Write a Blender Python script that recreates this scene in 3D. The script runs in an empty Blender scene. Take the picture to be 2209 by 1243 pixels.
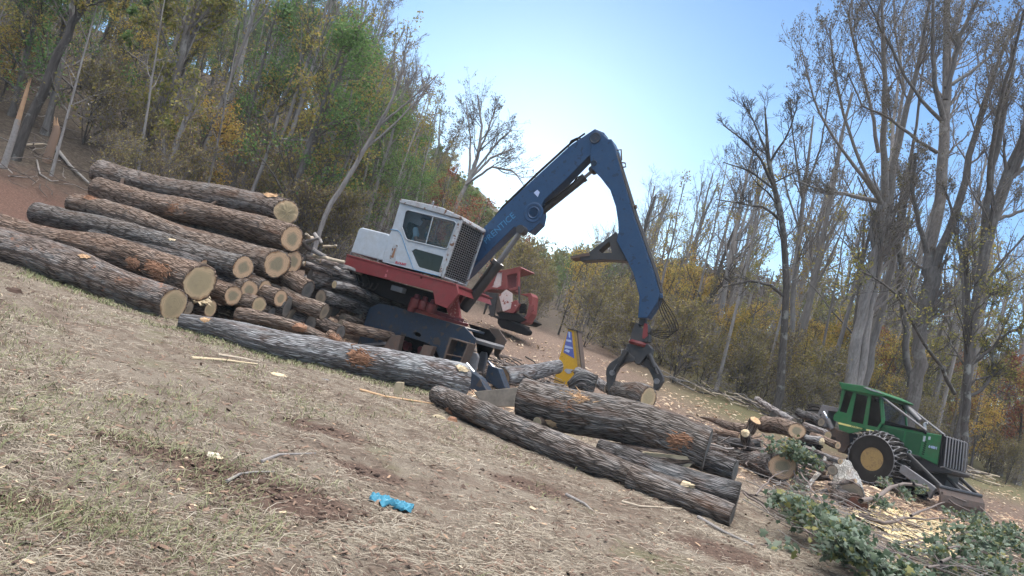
import bpy, math, random
import numpy as np
from mathutils import Vector, Matrix
C = bpy.context.scene
COL = C.collection
PI = math.pi
# ---------------------------------------------------------------- camera
IMG_W, IMG_H, FPX = 2209.0, 1243.0, 1580.0
ROLL, PITCH = math.radians(16.0), math.radians(2.9)
CAM = np.array([0.0, 0.0, 1.6])
FW = np.array([0, math.cos(PITCH), math.sin(PITCH)])
UP0 = np.array([0, -math.sin(PITCH), math.cos(PITCH)])
RT0 = np.array([1.0, 0, 0])
RT = RT0 * math.cos(ROLL) + UP0 * math.sin(ROLL)
UPV = UP0 * math.cos(ROLL) - RT0 * math.sin(ROLL)
cd = bpy.data.cameras.new('camera')
cam = bpy.data.objects.new('camera', cd); COL.objects.link(cam)
cd.sensor_width = 36; cd.lens = FPX / IMG_W * 36
cd.clip_start = 0.1; cd.clip_end = 3000
m = Matrix.Identity(4)
for i, a in enumerate((RT, UPV, -FW)):
    for j in range(3): m[j][i] = a[j]
for j in range(3): m[j][3] = CAM[j]
cam.matrix_world = m
C.camera = cam
# ---------------------------------------------------------------- sky, sun, exposure
SUN_EL, SUN_AZ = math.radians(15), math.radians(-1.0)     # azimuth from +Y towards +X
world = bpy.data.worlds.new('World'); C.world = world; world.use_nodes = True
nt = world.node_tree; nt.nodes.clear()
sky = nt.nodes.new('ShaderNodeTexSky'); sky.sky_type = 'NISHITA'; sky.sun_disc = False
sky.sun_elevation = SUN_EL; sky.sun_rotation = SUN_AZ
sky.altitude = 300; sky.air_density = 1.0; sky.dust_density = .2; sky.ozone_density = 1.5
hsv = nt.nodes.new('ShaderNodeHueSaturation'); hsv.inputs['Saturation'].default_value = 1.0
mx = nt.nodes.new('ShaderNodeMix'); mx.data_type = 'RGBA'; mx.blend_type = 'MULTIPLY'; mx.inputs[0].default_value = 1
mx.inputs[7].default_value = (0.66, 0.86, 1.08, 1)
# fill light added to the sky overhead, out of view: a bright neutral veil above about 40 degrees
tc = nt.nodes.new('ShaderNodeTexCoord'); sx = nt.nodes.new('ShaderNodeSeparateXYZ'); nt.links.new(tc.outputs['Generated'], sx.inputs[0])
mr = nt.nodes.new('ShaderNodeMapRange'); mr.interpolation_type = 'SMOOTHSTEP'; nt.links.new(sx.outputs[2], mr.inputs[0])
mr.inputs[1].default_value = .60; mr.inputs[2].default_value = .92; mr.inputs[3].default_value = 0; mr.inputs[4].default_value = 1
zenith_fill = nt.nodes.new('ShaderNodeMix'); zenith_fill.data_type = 'RGBA'; zenith_fill.blend_type = 'ADD'; zenith_fill.inputs[7].default_value = (34, 32.5, 31, 1)
nt.links.new(mr.outputs[0], zenith_fill.inputs[0])
bg = nt.nodes.new('ShaderNodeBackground'); bg.inputs[1].default_value = 0.125
wo = nt.nodes.new('ShaderNodeOutputWorld')
nt.links.new(sky.outputs[0], hsv.inputs['Color']); nt.links.new(hsv.outputs[0], mx.inputs[6])
nt.links.new(mx.outputs[2], zenith_fill.inputs[6]); nt.links.new(zenith_fill.outputs[2], bg.inputs[0]); nt.links.new(bg.outputs[0], wo.inputs[0])
sl = bpy.data.lights.new('sun', 'SUN'); sl.energy = 1.5; sl.angle = math.radians(12); sl.color = (1, .93, .84)
sun = bpy.data.objects.new('sun', sl); COL.objects.link(sun)
sd = Vector((math.sin(SUN_AZ) * math.cos(SUN_EL), math.cos(SUN_AZ) * math.cos(SUN_EL), math.sin(SUN_EL)))
sun.rotation_euler = sd.to_track_quat('Z', 'Y').to_euler()
C.view_settings.view_transform = 'Standard'; C.view_settings.look = 'None'
C.view_settings.gamma = 1; C.view_settings.use_curve_mapping = False
C.view_settings.exposure = 0.58
C.render.engine = 'CYCLES'
C.cycles.max_bounces = 8; C.cycles.diffuse_bounces = 3; C.cycles.glossy_bounces = 2
C.cycles.transmission_bounces = 4; C.cycles.transparent_max_bounces = 8; C.cycles.volume_bounces = 0
C.cycles.use_denoising = True
# ---------------------------------------------------------------- projection helpers (reading positions off the picture)
def ray(px, py):
    u = px - IMG_W / 2; v = IMG_H / 2 - py
    d = FW * FPX + RT * u + UPV * v
    return d
def P(px, py, D):
    d = ray(px, py); return CAM + d * (D / d[1])
def zz(x0, y0, k):
    return lambda x, y: (x0 + x / k, y0 + y / k)
def softplus(t, w):
    t = np.asarray(t, float); return w * np.logaddexp(0, t / w)
def vnoise(x, y, s, seed=0):
    x = np.asarray(x, float) / s + seed * 17.3; y = np.asarray(y, float) / s + seed * 9.1
    xi = np.floor(x); yi = np.floor(y); fx = x - xi; fy = y - yi
    fx = fx * fx * (3 - 2 * fx); fy = fy * fy * (3 - 2 * fy)
    def h(a, b):
        n = np.sin(a * 127.1 + b * 311.7 + seed * 7.7) * 43758.5453
        return n - np.floor(n)
    return (h(xi, yi) * (1 - fx) * (1 - fy) + h(xi + 1, yi) * fx * (1 - fy) + h(xi, yi + 1) * (1 - fx) * fy + h(xi + 1, yi + 1) * fx * fy) * 2 - 1
def G(x, y, fine=False):
    """ground height"""
    x = np.asarray(x, float); y = np.asarray(y, float)
    g = 0.11 * softplus(y - 22 - .45 * (x - 12), 1.6)
    g = g - 0.075 * softplus(y - 42, 6)                      # the field levels off behind
    e = (-x - 5) * .62 + (y - 26) * .78                      # the wooded hillside, up to the left
    hill = .34 * softplus(e - 2, 3.0)
    hill = hill * np.clip((6 - x - .05 * (y - 20)) / 22, 0, 1)
    hill = 11 * np.tanh(hill / 11)
    far = 9 * (1 - np.exp(-softplus(y - 62, 8) / 30)) * np.clip((x + 60) / 60, .4, 1)
    lf = .10 * vnoise(x, y, 6, 1) + .06 * vnoise(x, y, 2.3, 2)
    lf = lf * np.clip((y - 4) / 8, .25, 1)
    g = g + hill + far + lf * .6
    if fine:
        k = np.clip(1.2 - y / 40, .2, 1)
        g = g + k * (.022 * vnoise(x, y, .7, 3) + .014 * vnoise(x, y, .28, 4) + .008 * vnoise(x, y, .12, 5))
    return g
def gp(px, py, d0=1.5, d1=220):
    """where the sight line through a pixel meets the ground"""
    d = ray(px, py); d = d / d[1]
    t = np.geomspace(d0, d1, 3000); X = CAM[0] + d[0] * t; Z = CAM[2] + d[2] * t
    h = Z - G(X, t)
    k = int(np.argmax(h < 0)) if (h < 0).any() else len(t) - 1
    return np.array([X[k], t[k], float(G(X[k], t[k]))])
# ---------------------------------------------------------------- scene helpers
def tag(o, label=None, cat=None, group=None, kind=None):
    if label: o['label'] = label
    if cat: o['category'] = cat
    if group: o['group'] = group
    if kind: o['kind'] = kind
    return o
def empty(name, loc, label, cat, group=None):
    o = bpy.data.objects.new(name, None); COL.objects.link(o); o.empty_display_size = .3
    o.location = [float(a) for a in loc]
    return tag(o, label, cat, group)
def link_mesh(name, me, mats, parent=None, smooth=False):
    o = bpy.data.objects.new(name, me); COL.objects.link(o)
    for mt in (mats if isinstance(mats, (list, tuple)) else [mats]): me.materials.append(mt)
    if smooth: me.polygons.foreach_set('use_smooth', [True] * len(me.polygons))
    if parent is not None: o.parent = parent
    return o
def arr_mesh(name, V, quads=None, tris=None, uv=None, matidx=None):
    me = bpy.data.meshes.new(name)
    V = np.asarray(V, np.float32)
    nq = 0 if quads is None else len(quads); ntr = 0 if tris is None else len(tris)
    me.vertices.add(len(V)); me.vertices.foreach_set('co', V.ravel())
    li = []
    if nq: li.append(np.asarray(quads, np.int32).ravel())
    if ntr: li.append(np.asarray(tris, np.int32).ravel())
    li = np.concatenate(li); me.loops.add(len(li)); me.loops.foreach_set('vertex_index', li)
    tot = np.concatenate([np.full(nq, 4, np.int32), np.full(ntr, 3, np.int32)])
    st = np.concatenate([[0], np.cumsum(tot)[:-1]]).astype(np.int32)
    me.polygons.add(nq + ntr); me.polygons.foreach_set('loop_start', st)
    if uv is not None:
        l = me.uv_layers.new(name='UVMap'); l.data.foreach_set('uv', np.asarray(uv, np.float32)[li].ravel())
    if matidx is not None: me.polygons.foreach_set('material_index', np.asarray(matidx, np.int32))
    me.update(calc_edges=True)
    return me
class MB:
    """collects faces of one mesh, in world coordinates"""
    def __init__(s): s.v = []; s.f = []; s.org = np.zeros(3)
    def add(s, vs, fs):
        b = len(s.v); s.v += [tuple(float(c) for c in v) for v in vs]; s.f += [tuple(b + i for i in f) for f in fs]; return s
    def prism(s, pts, off):
        n = len(pts); pts = [np.asarray(p, float) for p in pts]; off = np.asarray(off, float)
        vs = pts + [p + off for p in pts]
        fs = [tuple(range(n)), tuple(range(2 * n - 1, n - 1, -1))] + [(i, n + i, n + (i + 1) % n, (i + 1) % n) for i in range(n)]
        return s.add(vs, fs)
    def box(s, c, ax, ay, az):
        c, ax, ay, az = [np.asarray(a, float) for a in (c, ax, ay, az)]
        q = [c - ax - ay, c + ax - ay, c + ax + ay, c - ax + ay]
        return s.prism([p - az for p in q], 2 * az)
    def tube(s, pts, r, k=10, cap=True):
        pts = [np.asarray(p, float) for p in pts]; n = len(pts)
        rs = [r] * n if np.isscalar(r) else list(r)
        T = [pts[min(i + 1, n - 1)] - pts[max(i - 1, 0)] for i in range(n)]
        T = [t / (np.linalg.norm(t) + 1e-9) for t in T]
        ref = np.array([0, 0, 1.]) if abs(T[0][2]) < .9 else np.array([1., 0, 0])
        a = np.cross(T[0], ref); a /= np.linalg.norm(a); vs = []
        for i in range(n):
            a = a - T[i] * a.dot(T[i]); a /= np.linalg.norm(a) + 1e-9; b = np.cross(T[i], a)
            for j in range(k):
                w = 2 * PI * j / k; vs.append(pts[i] + rs[i] * (a * math.cos(w) + b * math.sin(w)))
        fs = [(i * k + j, i * k + (j + 1) % k, (i + 1) * k + (j + 1) % k, (i + 1) * k + j) for i in range(n - 1) for j in range(k)]
        if cap: fs += [tuple(range(k - 1, -1, -1)), tuple((n - 1) * k + j for j in range(k))]
        return s.add(vs, fs)
    def lathe(s, c, ax, prof, k=40):
        """prof = [(axial, radius)] around axis ax through c"""
        c = np.asarray(c, float); ax = np.asarray(ax, float); ax /= np.linalg.norm(ax)
        ref = np.array([0, 0, 1.]) if abs(ax[2]) < .9 else np.array([1., 0, 0])
        a = np.cross(ax, ref); a /= np.linalg.norm(a); b = np.cross(ax, a); n = len(prof); vs = []
        for (t, r) in prof:
            for j in range(k):
                w = 2 * PI * j / k; vs.append(c + ax * t + r * (a * math.cos(w) + b * math.sin(w)))
        fs = [(i * k + j, i * k + (j + 1) % k, (i + 1) * k + (j + 1) % k, (i + 1) * k + j) for i in range(n - 1) for j in range(k)]
        if prof[0][1] > 1e-4: fs.append(tuple(range(k - 1, -1, -1)))
        if prof[-1][1] > 1e-4: fs.append(tuple((n - 1) * k + j for j in range(k)))
        return s.add(vs, fs)
    def build(s, name, mat, parent=None, bevel=0, smooth=False, seg=2):
        org = np.array(parent_world(parent)) if parent is not None else s.org
        me = bpy.data.meshes.new(name)
        me.from_pydata([tuple(np.array(v) - org) for v in s.v], [], s.f)
        me.validate(); me.update()
        import bmesh
        b = bmesh.new(); b.from_mesh(me); bmesh.ops.recalc_face_normals(b, faces=b.faces); b.to_mesh(me); b.free()
        o = link_mesh(name, me, mat, parent)
        if parent is None: o.location = [float(a) for a in s.org]
        if bevel:
            md = o.modifiers.new('bevel', 'BEVEL'); md.width = bevel; md.segments = seg; md.limit_method = 'ANGLE'
            md.angle_limit = math.radians(35)
        if smooth:
            for p in me.polygons: p.use_smooth = True
            try: me.set_sharp_from_angle(angle=math.radians(35))
            except Exception: pass
        return o
def parent_world(o):
    p = Vector((0, 0, 0))
    while o is not None: p = p + o.location; o = o.parent
    return p
def lettering(txt, origin, dx, dz, size, mat, parent, name='lettering', bold=0.0, ext=0.002):
    """flat raised letters on a surface: origin = lower left corner, dx along the line, dz up the letter"""
    cu = bpy.data.curves.new('lettering', 'FONT'); cu.body = txt; cu.size = size; cu.extrude = ext; cu.offset = bold
    cu.resolution_u = 3
    to = bpy.data.objects.new('lettering', cu); COL.objects.link(to)
    dg = bpy.context.evaluated_depsgraph_get(); me = bpy.data.meshes.new_from_object(to.evaluated_get(dg))
    bpy.data.objects.remove(to)
    dx = Vector(dx).normalized(); dz = Vector(dz); dz = (dz - dx * dz.dot(dx)).normalized(); dn = dx.cross(dz)
    M = Matrix((( dx.x, dz.x, dn.x, origin[0]), (dx.y, dz.y, dn.y, origin[1]), (dx.z, dz.z, dn.z, origin[2]), (0, 0, 0, 1)))
    me.transform(M)
    if parent is not None: me.transform(Matrix.Translation(-parent_world(parent)))
    me.materials.clear()
    return link_mesh(name, me, mat, parent)
# ---------------------------------------------------------------- materials
def new_mat(name):
    mt = bpy.data.materials.new(name); mt.use_nodes = True
    n = mt.node_tree; b = n.nodes['Principled BSDF']; return mt, n, b
class NT:
    def __init__(s, n): s.n = n
    def N(s, t, **k):
        x = s.n.nodes.new(t)
        for a, v in k.items(): setattr(x, a, v)
        return x
    def L(s, a, b): s.n.links.new(a, b)
    def noise(s, vec, scale, detail=4, rough=.6, dist=0):
        x = s.N('ShaderNodeTexNoise'); x.inputs['Scale'].default_value = scale; x.inputs['Detail'].default_value = detail
        x.inputs['Roughness'].default_value = rough; x.inputs['Distortion'].default_value = dist
        if vec is not None: s.L(vec, x.inputs['Vector'])
        return x.outputs['Fac']
    def ramp(s, fac, stops, interp='LINEAR'):
        x = s.N('ShaderNodeValToRGB'); x.color_ramp.interpolation = interp; e = x.color_ramp.elements
        e[0].position, e[0].color = stops[0][0], tuple(stops[0][1]) + (1,)
        e[1].position, e[1].color = stops[-1][0], tuple(stops[-1][1]) + (1,)
        for p, c in stops[1:-1]:
            q = e.new(p); q.color = tuple(c) + (1,)
        s.L(fac, x.inputs[0]); return x.outputs[0]
    def mix(s, fac, a, b, mode='MIX'):
        x = s.N('ShaderNodeMix', data_type='RGBA', blend_type=mode)
        for sock, v in ((x.inputs[0], fac), (x.inputs[6], a), (x.inputs[7], b)):
            if hasattr(v, 'is_linked') or isinstance(v, bpy.types.NodeSocket): s.L(v, sock)
            elif isinstance(v, (int, float)): sock.default_value = v
            else: sock.default_value = tuple(v) + (1,)
        return x.outputs[2]
    def math(s, op, a, b=0.0, clamp=False):
        x = s.N('ShaderNodeMath', operation=op, use_clamp=clamp)
        for i, v in enumerate((a, b)):
            if isinstance(v, bpy.types.NodeSocket): s.L(v, x.inputs[i])
            else: x.inputs[i].default_value = v
        return x.outputs[0]
    def maprange(s, v, a, b, c=0., d=1.):
        x = s.N('ShaderNodeMapRange'); s.L(v, x.inputs[0])
        for i, q in enumerate((a, b, c, d)): x.inputs[i + 1].default_value = q
        return x.outputs[0]
    def mapping(s, vec, scale=(1, 1, 1), loc=(0, 0, 0)):
        x = s.N('ShaderNodeMapping'); s.L(vec, x.inputs[0]); x.inputs['Scale'].default_value = scale
        x.inputs['Location'].default_value = loc; return x.outputs[0]
    def bump(s, h, strength, dist, b):
        x = s.N('ShaderNodeBump'); x.inputs['Strength'].default_value = strength; x.inputs['Distance'].default_value = dist
        s.L(h, x.inputs['Height']); s.L(x.outputs[0], b.inputs['Normal']); return x
def paint(name, col, rough=.45, dirt=.35, dirtcol=(.09, .07, .055), metal=0, chips=None, scale=3., spec=.5):
    """worn painted steel: colour varies, with grime patches and optional chipped spots"""
    mt, n, b = new_mat(name); t = NT(n); g = t.N('ShaderNodeNewGeometry').outputs['Position']
    n1 = t.noise(g, scale, 6, .65); n2 = t.noise(g, scale * 5, 4, .6)
    c = t.mix(t.ramp(n1, [(.35, (0, 0, 0)), (.75, (1, 1, 1))]), tuple(x * .8 for x in col), tuple(min(1, x * 1.15) for x in col))
    f = t.math('MULTIPLY', t.maprange(t.math('ADD', n1, t.math('MULTIPLY', n2, .5)), .68, 1.0), dirt, True)
    c = t.mix(f, c, dirtcol)
    if chips:
        v = t.noise(t.mapping(g, (1, 1, 1), (3, 1, 7)), chips[1], 3, .5)
        c = t.mix(t.maprange(v, chips[2], chips[2] + .02), c, chips[0])
    t.L(c, b.inputs['Base Color']); b.inputs['Metallic'].default_value = metal
    t.L(t.maprange(n2, .3, .8, rough - .1, rough + .2), b.inputs['Roughness'])
    b.inputs['Specular IOR Level'].default_value = spec
    t.bump(n2, .15, .01, b)
    return mt
def plain(name, col, rough=.6, metal=0, alpha=None, trans=0, var=.2, scale=8):
    mt, n, b = new_mat(name); t = NT(n); g = t.N('ShaderNodeNewGeometry').outputs['Position']
    nz = t.noise(g, scale, 4)
    t.L(t.mix(nz, tuple(x * (1 - var) for x in col), tuple(min(1, x * (1 + var)) for x in col)), b.inputs['Base Color'])
    b.inputs['Roughness'].default_value = rough; b.inputs['Metallic'].default_value = metal; b.inputs['Specular IOR Level'].default_value = .5 if metal else (.05 if max(col) < .05 else .25)
    if trans: b.inputs['Transmission Weight'].default_value = trans; b.inputs['IOR'].default_value = 1.1
    if alpha is not None: b.inputs['Alpha'].default_value = alpha
    return mt
def bark_mat(name, lo, mid, hi, patch=(.30, .13, .06), lichen=.35, patchk=.0, furrow=1.0, inner=(.33, .17, .10)):
    """log bark: furrows run along the log (UV u = metres along, v = metres around)"""
    mt, n, b = new_mat(name); t = NT(n)
    uv = t.N('ShaderNodeUVMap').outputs[0]; oi = t.N('ShaderNodeObjectInfo').outputs['Random']
    cmb = t.N('ShaderNodeCombineXYZ'); t.L(t.math('MULTIPLY', oi, 37.), cmb.inputs[0]); t.L(t.math('MULTIPLY', oi, 11.), cmb.inputs[1]); t.L(t.math('MULTIPLY', oi, 5.), cmb.inputs[2])
    va = t.N('ShaderNodeVectorMath', operation='ADD'); t.L(uv, va.inputs[0]); t.L(cmb.outputs[0], va.inputs[1]); u = va.outputs[0]
    w = t.N('ShaderNodeTexNoise'); w.inputs['Scale'].default_value = 6; t.L(u, w.inputs['Vector'])
    wm = t.N('ShaderNodeVectorMath', operation='SCALE'); t.L(w.outputs['Color'], wm.inputs[0]); wm.inputs['Scale'].default_value = .045
    wa = t.N('ShaderNodeVectorMath', operation='ADD'); t.L(u, wa.inputs[0]); t.L(wm.outputs[0], wa.inputs[1])
    vo = t.N('ShaderNodeTexVoronoi', feature='DISTANCE_TO_EDGE'); t.L(t.mapping(wa.outputs[0], (3.6 * furrow, 42 * furrow, 1)), vo.inputs['Vector']); vo.inputs['Scale'].default_value = 1
    ridge = t.maprange(vo.outputs['Distance'], 0., .24)
    fine = t.noise(t.mapping(wa.outputs[0], (16, 90, 1)), 1, 5, .75)
    h = t.math('ADD', t.math('MULTIPLY', ridge, .7), t.math('MULTIPLY', fine, .6))
    big = t.noise(t.mapping(u, (1.2, 2.5, 1)), 1.6, 5, .65)
    c = t.ramp(h, [(.25, lo), (.62, mid), (1.0, hi)])
    lich = t.maprange(t.math('ADD', big, t.math('MULTIPLY', fine, .25)), .62, .8)
    c = t.mix(t.math('MULTIPLY', t.maprange(oi, .2, 1.0), .5), c, t.mix(1.0, c, (1.25, .92, .70), 'MULTIPLY'))
    c = t.mix(t.math('MULTIPLY', lich, lichen), c, (.44, .46, .47))
    blot = t.noise(t.mapping(u, (.7, 1.6, 1), (2, 7, 0)), 1.0, 4, .55)
    c = t.mix(t.maprange(blot, .60, .70, 0, .45), c, tuple(x * .45 for x in mid))
    warm = t.noise(t.mapping(u, (1.0, 3.0, 1), (4, 9, 0)), 1.3, 4, .6)
    c = t.mix(t.maprange(warm, .52, .68, 0, .4), c, tuple(x * .55 for x in inner))
    if patchk > 0:
        pn = t.noise(t.mapping(u, (1.5, 2.2, 1), (9, 3, 0)), 1.5, 6, .7)
        c = t.mix(t.maprange(pn, .72 - patchk, .75 - patchk), c, t.mix(fine, patch, tuple(min(1, x * 2.1) for x in patch)))
    t.L(c, b.inputs['Base Color']); b.inputs['Roughness'].default_value = .88; b.inputs['Specular IOR Level'].default_value = .25
    t.bump(h, 1.0, .035, b)
    return mt
def wood_end(name, rim, heart, edge, heartsize=.55, rings=True, stain=.3):
    """sawn log end: UV = position on the face in log radii"""
    mt, n, b = new_mat(name); t = NT(n)
    uv = t.N('ShaderNodeUVMap').outputs[0]; oi = t.N('ShaderNodeObjectInfo').outputs['Random']
    wn = t.N('ShaderNodeTexNoise'); wn.inputs['Scale'].default_value = 1.7; wn.noise_dimensions = '4D'; t.L(uv, wn.inputs['Vector']); t.L(t.math('MULTIPLY', oi, 50.), wn.inputs['W'])
    ln = t.N('ShaderNodeVectorMath', operation='LENGTH'); t.L(uv, ln.inputs[0])
    r = t.math('ADD', ln.outputs['Value'], t.math('MULTIPLY', t.math('SUBTRACT', wn.outputs['Fac'], .5), .62))
    c = t.ramp(r, [(heartsize - .14, heart), (heartsize, tuple((a + d) / 2 for a, d in zip(heart, rim))), (heartsize + .08, rim), (.90, rim), (1.0, edge)])
    sn = t.math('SINE', t.math('MULTIPLY', r, 62.))
    c = t.mix(t.math('MULTIPLY', t.maprange(sn, -.2, 1.), .38), c, tuple(x * .5 for x in heart))
    # heart crack: a dark wedge
    sxy = t.N('ShaderNodeSeparateXYZ'); t.L(uv, sxy.inputs[0]); an = t.math('ARCTAN2', sxy.outputs[1], sxy.outputs[0]); an = t.math('ADD', an, t.math('MULTIPLY', oi, 17.)); cr = t.math('ABSOLUTE', t.math('SINE', t.math('MULTIPLY', an, 1.5)))
    w_ = t.math('ADD', cr, t.math('MULTIPLY', ln.outputs['Value'], .10)); c = t.mix(t.math('MULTIPLY', t.maprange(w_, .03, .075, 1, 0), t.maprange(ln.outputs['Value'], .1, .75, .8, 0)), c, (.05, .035, .025))
    fn = t.noise(t.mapping(uv, (1, 9, 1)), 9, 5, .7)
    c = t.mix(t.maprange(fn, .35, .75, 0, .30), c, tuple(x * .5 for x in rim))
    # radial checks (cracks) from the heart
    gr = t.N('ShaderNodeTexNoise'); gr.inputs['Scale'].default_value = 1.1; gr.inputs['Detail'].default_value = 6; t.L(uv, gr.inputs['Vector'])
    st = t.noise(t.mapping(uv, (1, 1, 1), (5, 2, 1)), 2.2, 6, .7)
    c = t.mix(t.maprange(st, .55, .75, 0, stain), c, (.20, .17, .13))
    t.L(c, b.inputs['Base Color']); b.inputs['Roughness'].default_value = .8; b.inputs['Specular IOR Level'].default_value = .2
    t.bump(fn, .4, .01, b)
    return mt
# ================================================================ materials used by the setting
M = {}
M['bark_grey'] = bark_mat('bark_grey', (.018, .015, .013), (.125, .105, .092), (.27, .245, .225), lichen=.35)
M['bark_brown'] = bark_mat('bark_brown', (.024, .018, .014), (.165, .125, .10), (.33, .27, .225), lichen=.15)
M['bark_light'] = bark_mat('bark_light', (.03, .028, .028), (.19, .18, .18), (.42, .42, .43), lichen=.75)
M['bark_torn'] = bark_mat('bark_torn', (.02, .016, .014), (.12, .10, .09), (.28, .25, .23), lichen=.4, patchk=.11, patch=(.22, .12, .08))
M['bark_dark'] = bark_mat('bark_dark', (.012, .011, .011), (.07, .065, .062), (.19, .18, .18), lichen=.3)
M['bark_white'] = bark_mat('bark_white', (.10, .09, .08), (.33, .32, .29), (.55, .54, .50), lichen=.8)
M['end_fresh'] = wood_end('end_fresh', (.62, .42, .27), (.30, .26, .175), (.32, .18, .10), .55)
M['end_pale'] = wood_end('end_pale', (.58, .43, .27), (.42, .34, .21), (.32, .20, .12), .72, stain=.55)
M['end_pink'] = wood_end('end_pink', (.58, .38, .25), (.40, .36, .25), (.38, .2, .12), .7)
M['end_old'] = wood_end('end_old', (.30, .24, .18), (.21, .18, .14), (.14, .10, .08), .5, stain=.6)
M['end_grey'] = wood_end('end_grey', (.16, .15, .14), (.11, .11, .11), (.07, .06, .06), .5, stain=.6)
M['end_red'] = wood_end('end_red', (.13, .06, .045), (.10, .05, .04), (.05, .03, .025), .5, stain=.5)
M['splinter'] = plain('splinter', (.62, .50, .33), .8, var=.3, scale=30)
M['old_slab'] = plain('old_slab', (.23, .20, .165), .9, var=.6, scale=9)
M['torn'] = plain('torn', (.26, .14, .085), .85, var=.6, scale=40)
M['torn_pale'] = plain('torn_pale', (.55, .36, .21), .85, var=.4, scale=40)
M['sawn_face'] = plain('sawn_face', (.40, .33, .22), .8, var=.35, scale=14)
# ---------------------------------------------------------------- ground
def ground_material():
    mt, n, b = new_mat('ground_soil'); t = NT(n)
    pos = t.N('ShaderNodeNewGeometry').outputs['Position']; sp = t.N('ShaderNodeSeparateXYZ'); t.L(pos, sp.inputs[0])
    X, Y = sp.outputs[0], sp.outputs[1]
    n1 = t.noise(pos, .45, 6, .62); n2 = t.noise(pos, 2.6, 6, .65); n3 = t.noise(pos, 22, 5, .7); n4 = t.noise(pos, 90, 3, .7)
    st_ = t.noise(t.mapping(pos, (.9, 9, 1)), 1.4, 5, .65)
    soil = t.ramp(t.math('ADD', t.math('MULTIPLY', n3, .55), t.math('MULTIPLY', st_, .45)), [(.3, (.070, .053, .041)), (.5, (.140, .108, .083)), (.7, (.23, .18, .14))])
    straw = t.ramp(n4, [(.3, (.105, .085, .067)), (.5, (.20, .168, .13)), (.7, (.31, .27, .215))])
    c = t.mix(t.maprange(t.math('ADD', t.math('MULTIPLY', n1, .5), t.math('MULTIPLY', n2, .6)), .49, .60), soil, straw)
    gm = t.maprange(t.noise(t.mapping(pos, (1, 1, 1), (11, 5, 0)), .9, 5, .6), .58, .72, 0, .5)
    c = t.mix(gm, c, (.13, .14, .065))
    # torn up patches of bare dark soil in the foreground
    for (cx, cy, rx, ry) in [(*gp(px, py)[:2], a_, b_) for px, py, a_, b_ in ((540, 1050, .55, .42), (660, 1085, .42, .3), (60, 1085, .3, .2), (440, 1000, .3, .25), (790, 1015, .35, .25), (700, 930, .5, .25), (300, 965, .45, .25), (1150, 1050, .5, .3), (1560, 1190, .5, .4))]:
        dx = t.math('DIVIDE', t.math('SUBTRACT', X, float(cx)), rx); dy = t.math('DIVIDE', t.math('SUBTRACT', Y, float(cy)), ry)
        rr_ = t.math('ADD', t.math('ADD', t.math('MULTIPLY', dx, dx), t.math('MULTIPLY', dy, dy)), t.math('MULTIPLY', n2, 1.2)); c = t.mix(t.maprange(rr_, 1.1, 2.2, .9, 0), c, t.ramp(n3, [(.35, (.055, .036, .028)), (.7, (.16, .105, .08))]))
    # the field beyond the loader: bare, strewn with bark and chips
    chips = t.ramp(t.noise(pos, 14, 6, .75), [(.32, (.075, .053, .042)), (.5, (.16, .115, .09)), (.62, (.26, .19, .145)), (.72, (.40, .32, .245))])
    c = t.mix(t.maprange(t.math('ADD', Y, t.math('MULTIPLY', n1, 5)), 14.5, 18), c, chips)
    # red subsoil on the bank at the left
    bx = t.math('MULTIPLY', X, -1.0)
    k = t.math('MULTIPLY', t.maprange(bx, 6.5, 9.5), t.maprange(t.math('ADD', Y, t.math('MULTIPLY', n2, 3)), 14.8, 17.5))
    red = t.ramp(n3, [(.3, (.055, .034, .027)), (.55, (.125, .072, .054)), (.75, (.23, .16, .125))])
    c = t.mix(k, c, red)
    # leaf litter under the wood
    e = t.math('ADD', t.math('MULTIPLY', X, -.62), t.math('MULTIPLY', Y, .78))
    lit = t.ramp(t.noise(pos, 9, 6, .8), [(.3, (.03, .024, .02)), (.5, (.075, .060, .048)), (.65, (.14, .115, .085)), (.75, (.22, .18, .13))])
    c = t.mix(t.maprange(t.math('ADD', e, t.math('MULTIPLY', n2, 3)), 25.2, 28.2), c, lit)
    # grassy strip before the trees on the right
    gr = t.math('MULTIPLY', t.maprange(t.math('ADD', X, t.math('MULTIPLY', n1, 4)), 7, 12), t.maprange(t.math('ADD', t.math('SUBTRACT', Y, t.math('MULTIPLY', X, .35)), t.math('MULTIPLY', n2, 2)), 21.5, 25))
    c = t.mix(t.math('MULTIPLY', gr, .75), c, t.ramp(n3, [(.3, (.06, .065, .03)), (.7, (.19, .19, .09))]))
    t.L(c, b.inputs['Base Color']); b.inputs['Roughness'].default_value = .95; b.inputs['Specular IOR Level'].default_value = .15
    t.bump(t.math('ADD', n3, t.math('MULTIPLY', n4, .5)), .8, .03, b)
    return mt
M['ground'] = ground_material()
def build_ground():
    th = np.radians(np.concatenate([np.linspace(-180, -50, 26)[:-1], np.linspace(-50, 50, 420), np.linspace(50, 180, 26)[1:]]))
    r = np.concatenate([[0], np.geomspace(.6, 30, 330), np.geomspace(30.3, 205, 90)])
    T, R = np.meshgrid(th, r); X = R * np.sin(T); Y = R * np.cos(T)
    Z = G(X, Y, True)
    nr, ntt = len(r), len(th); V = np.stack([X, Y, Z], -1).reshape(-1, 3)
    i = np.arange(nr - 1)[:, None] * ntt + np.arange(ntt - 1)[None, :]
    q = np.stack([i, i + 1, i + 1 + ntt, i + ntt], -1).reshape(-1, 4)
    me = arr_mesh('ground', V, q)
    o = link_mesh('ground', me, M['ground'], smooth=True); tag(o, kind='structure')
build_ground()
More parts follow.
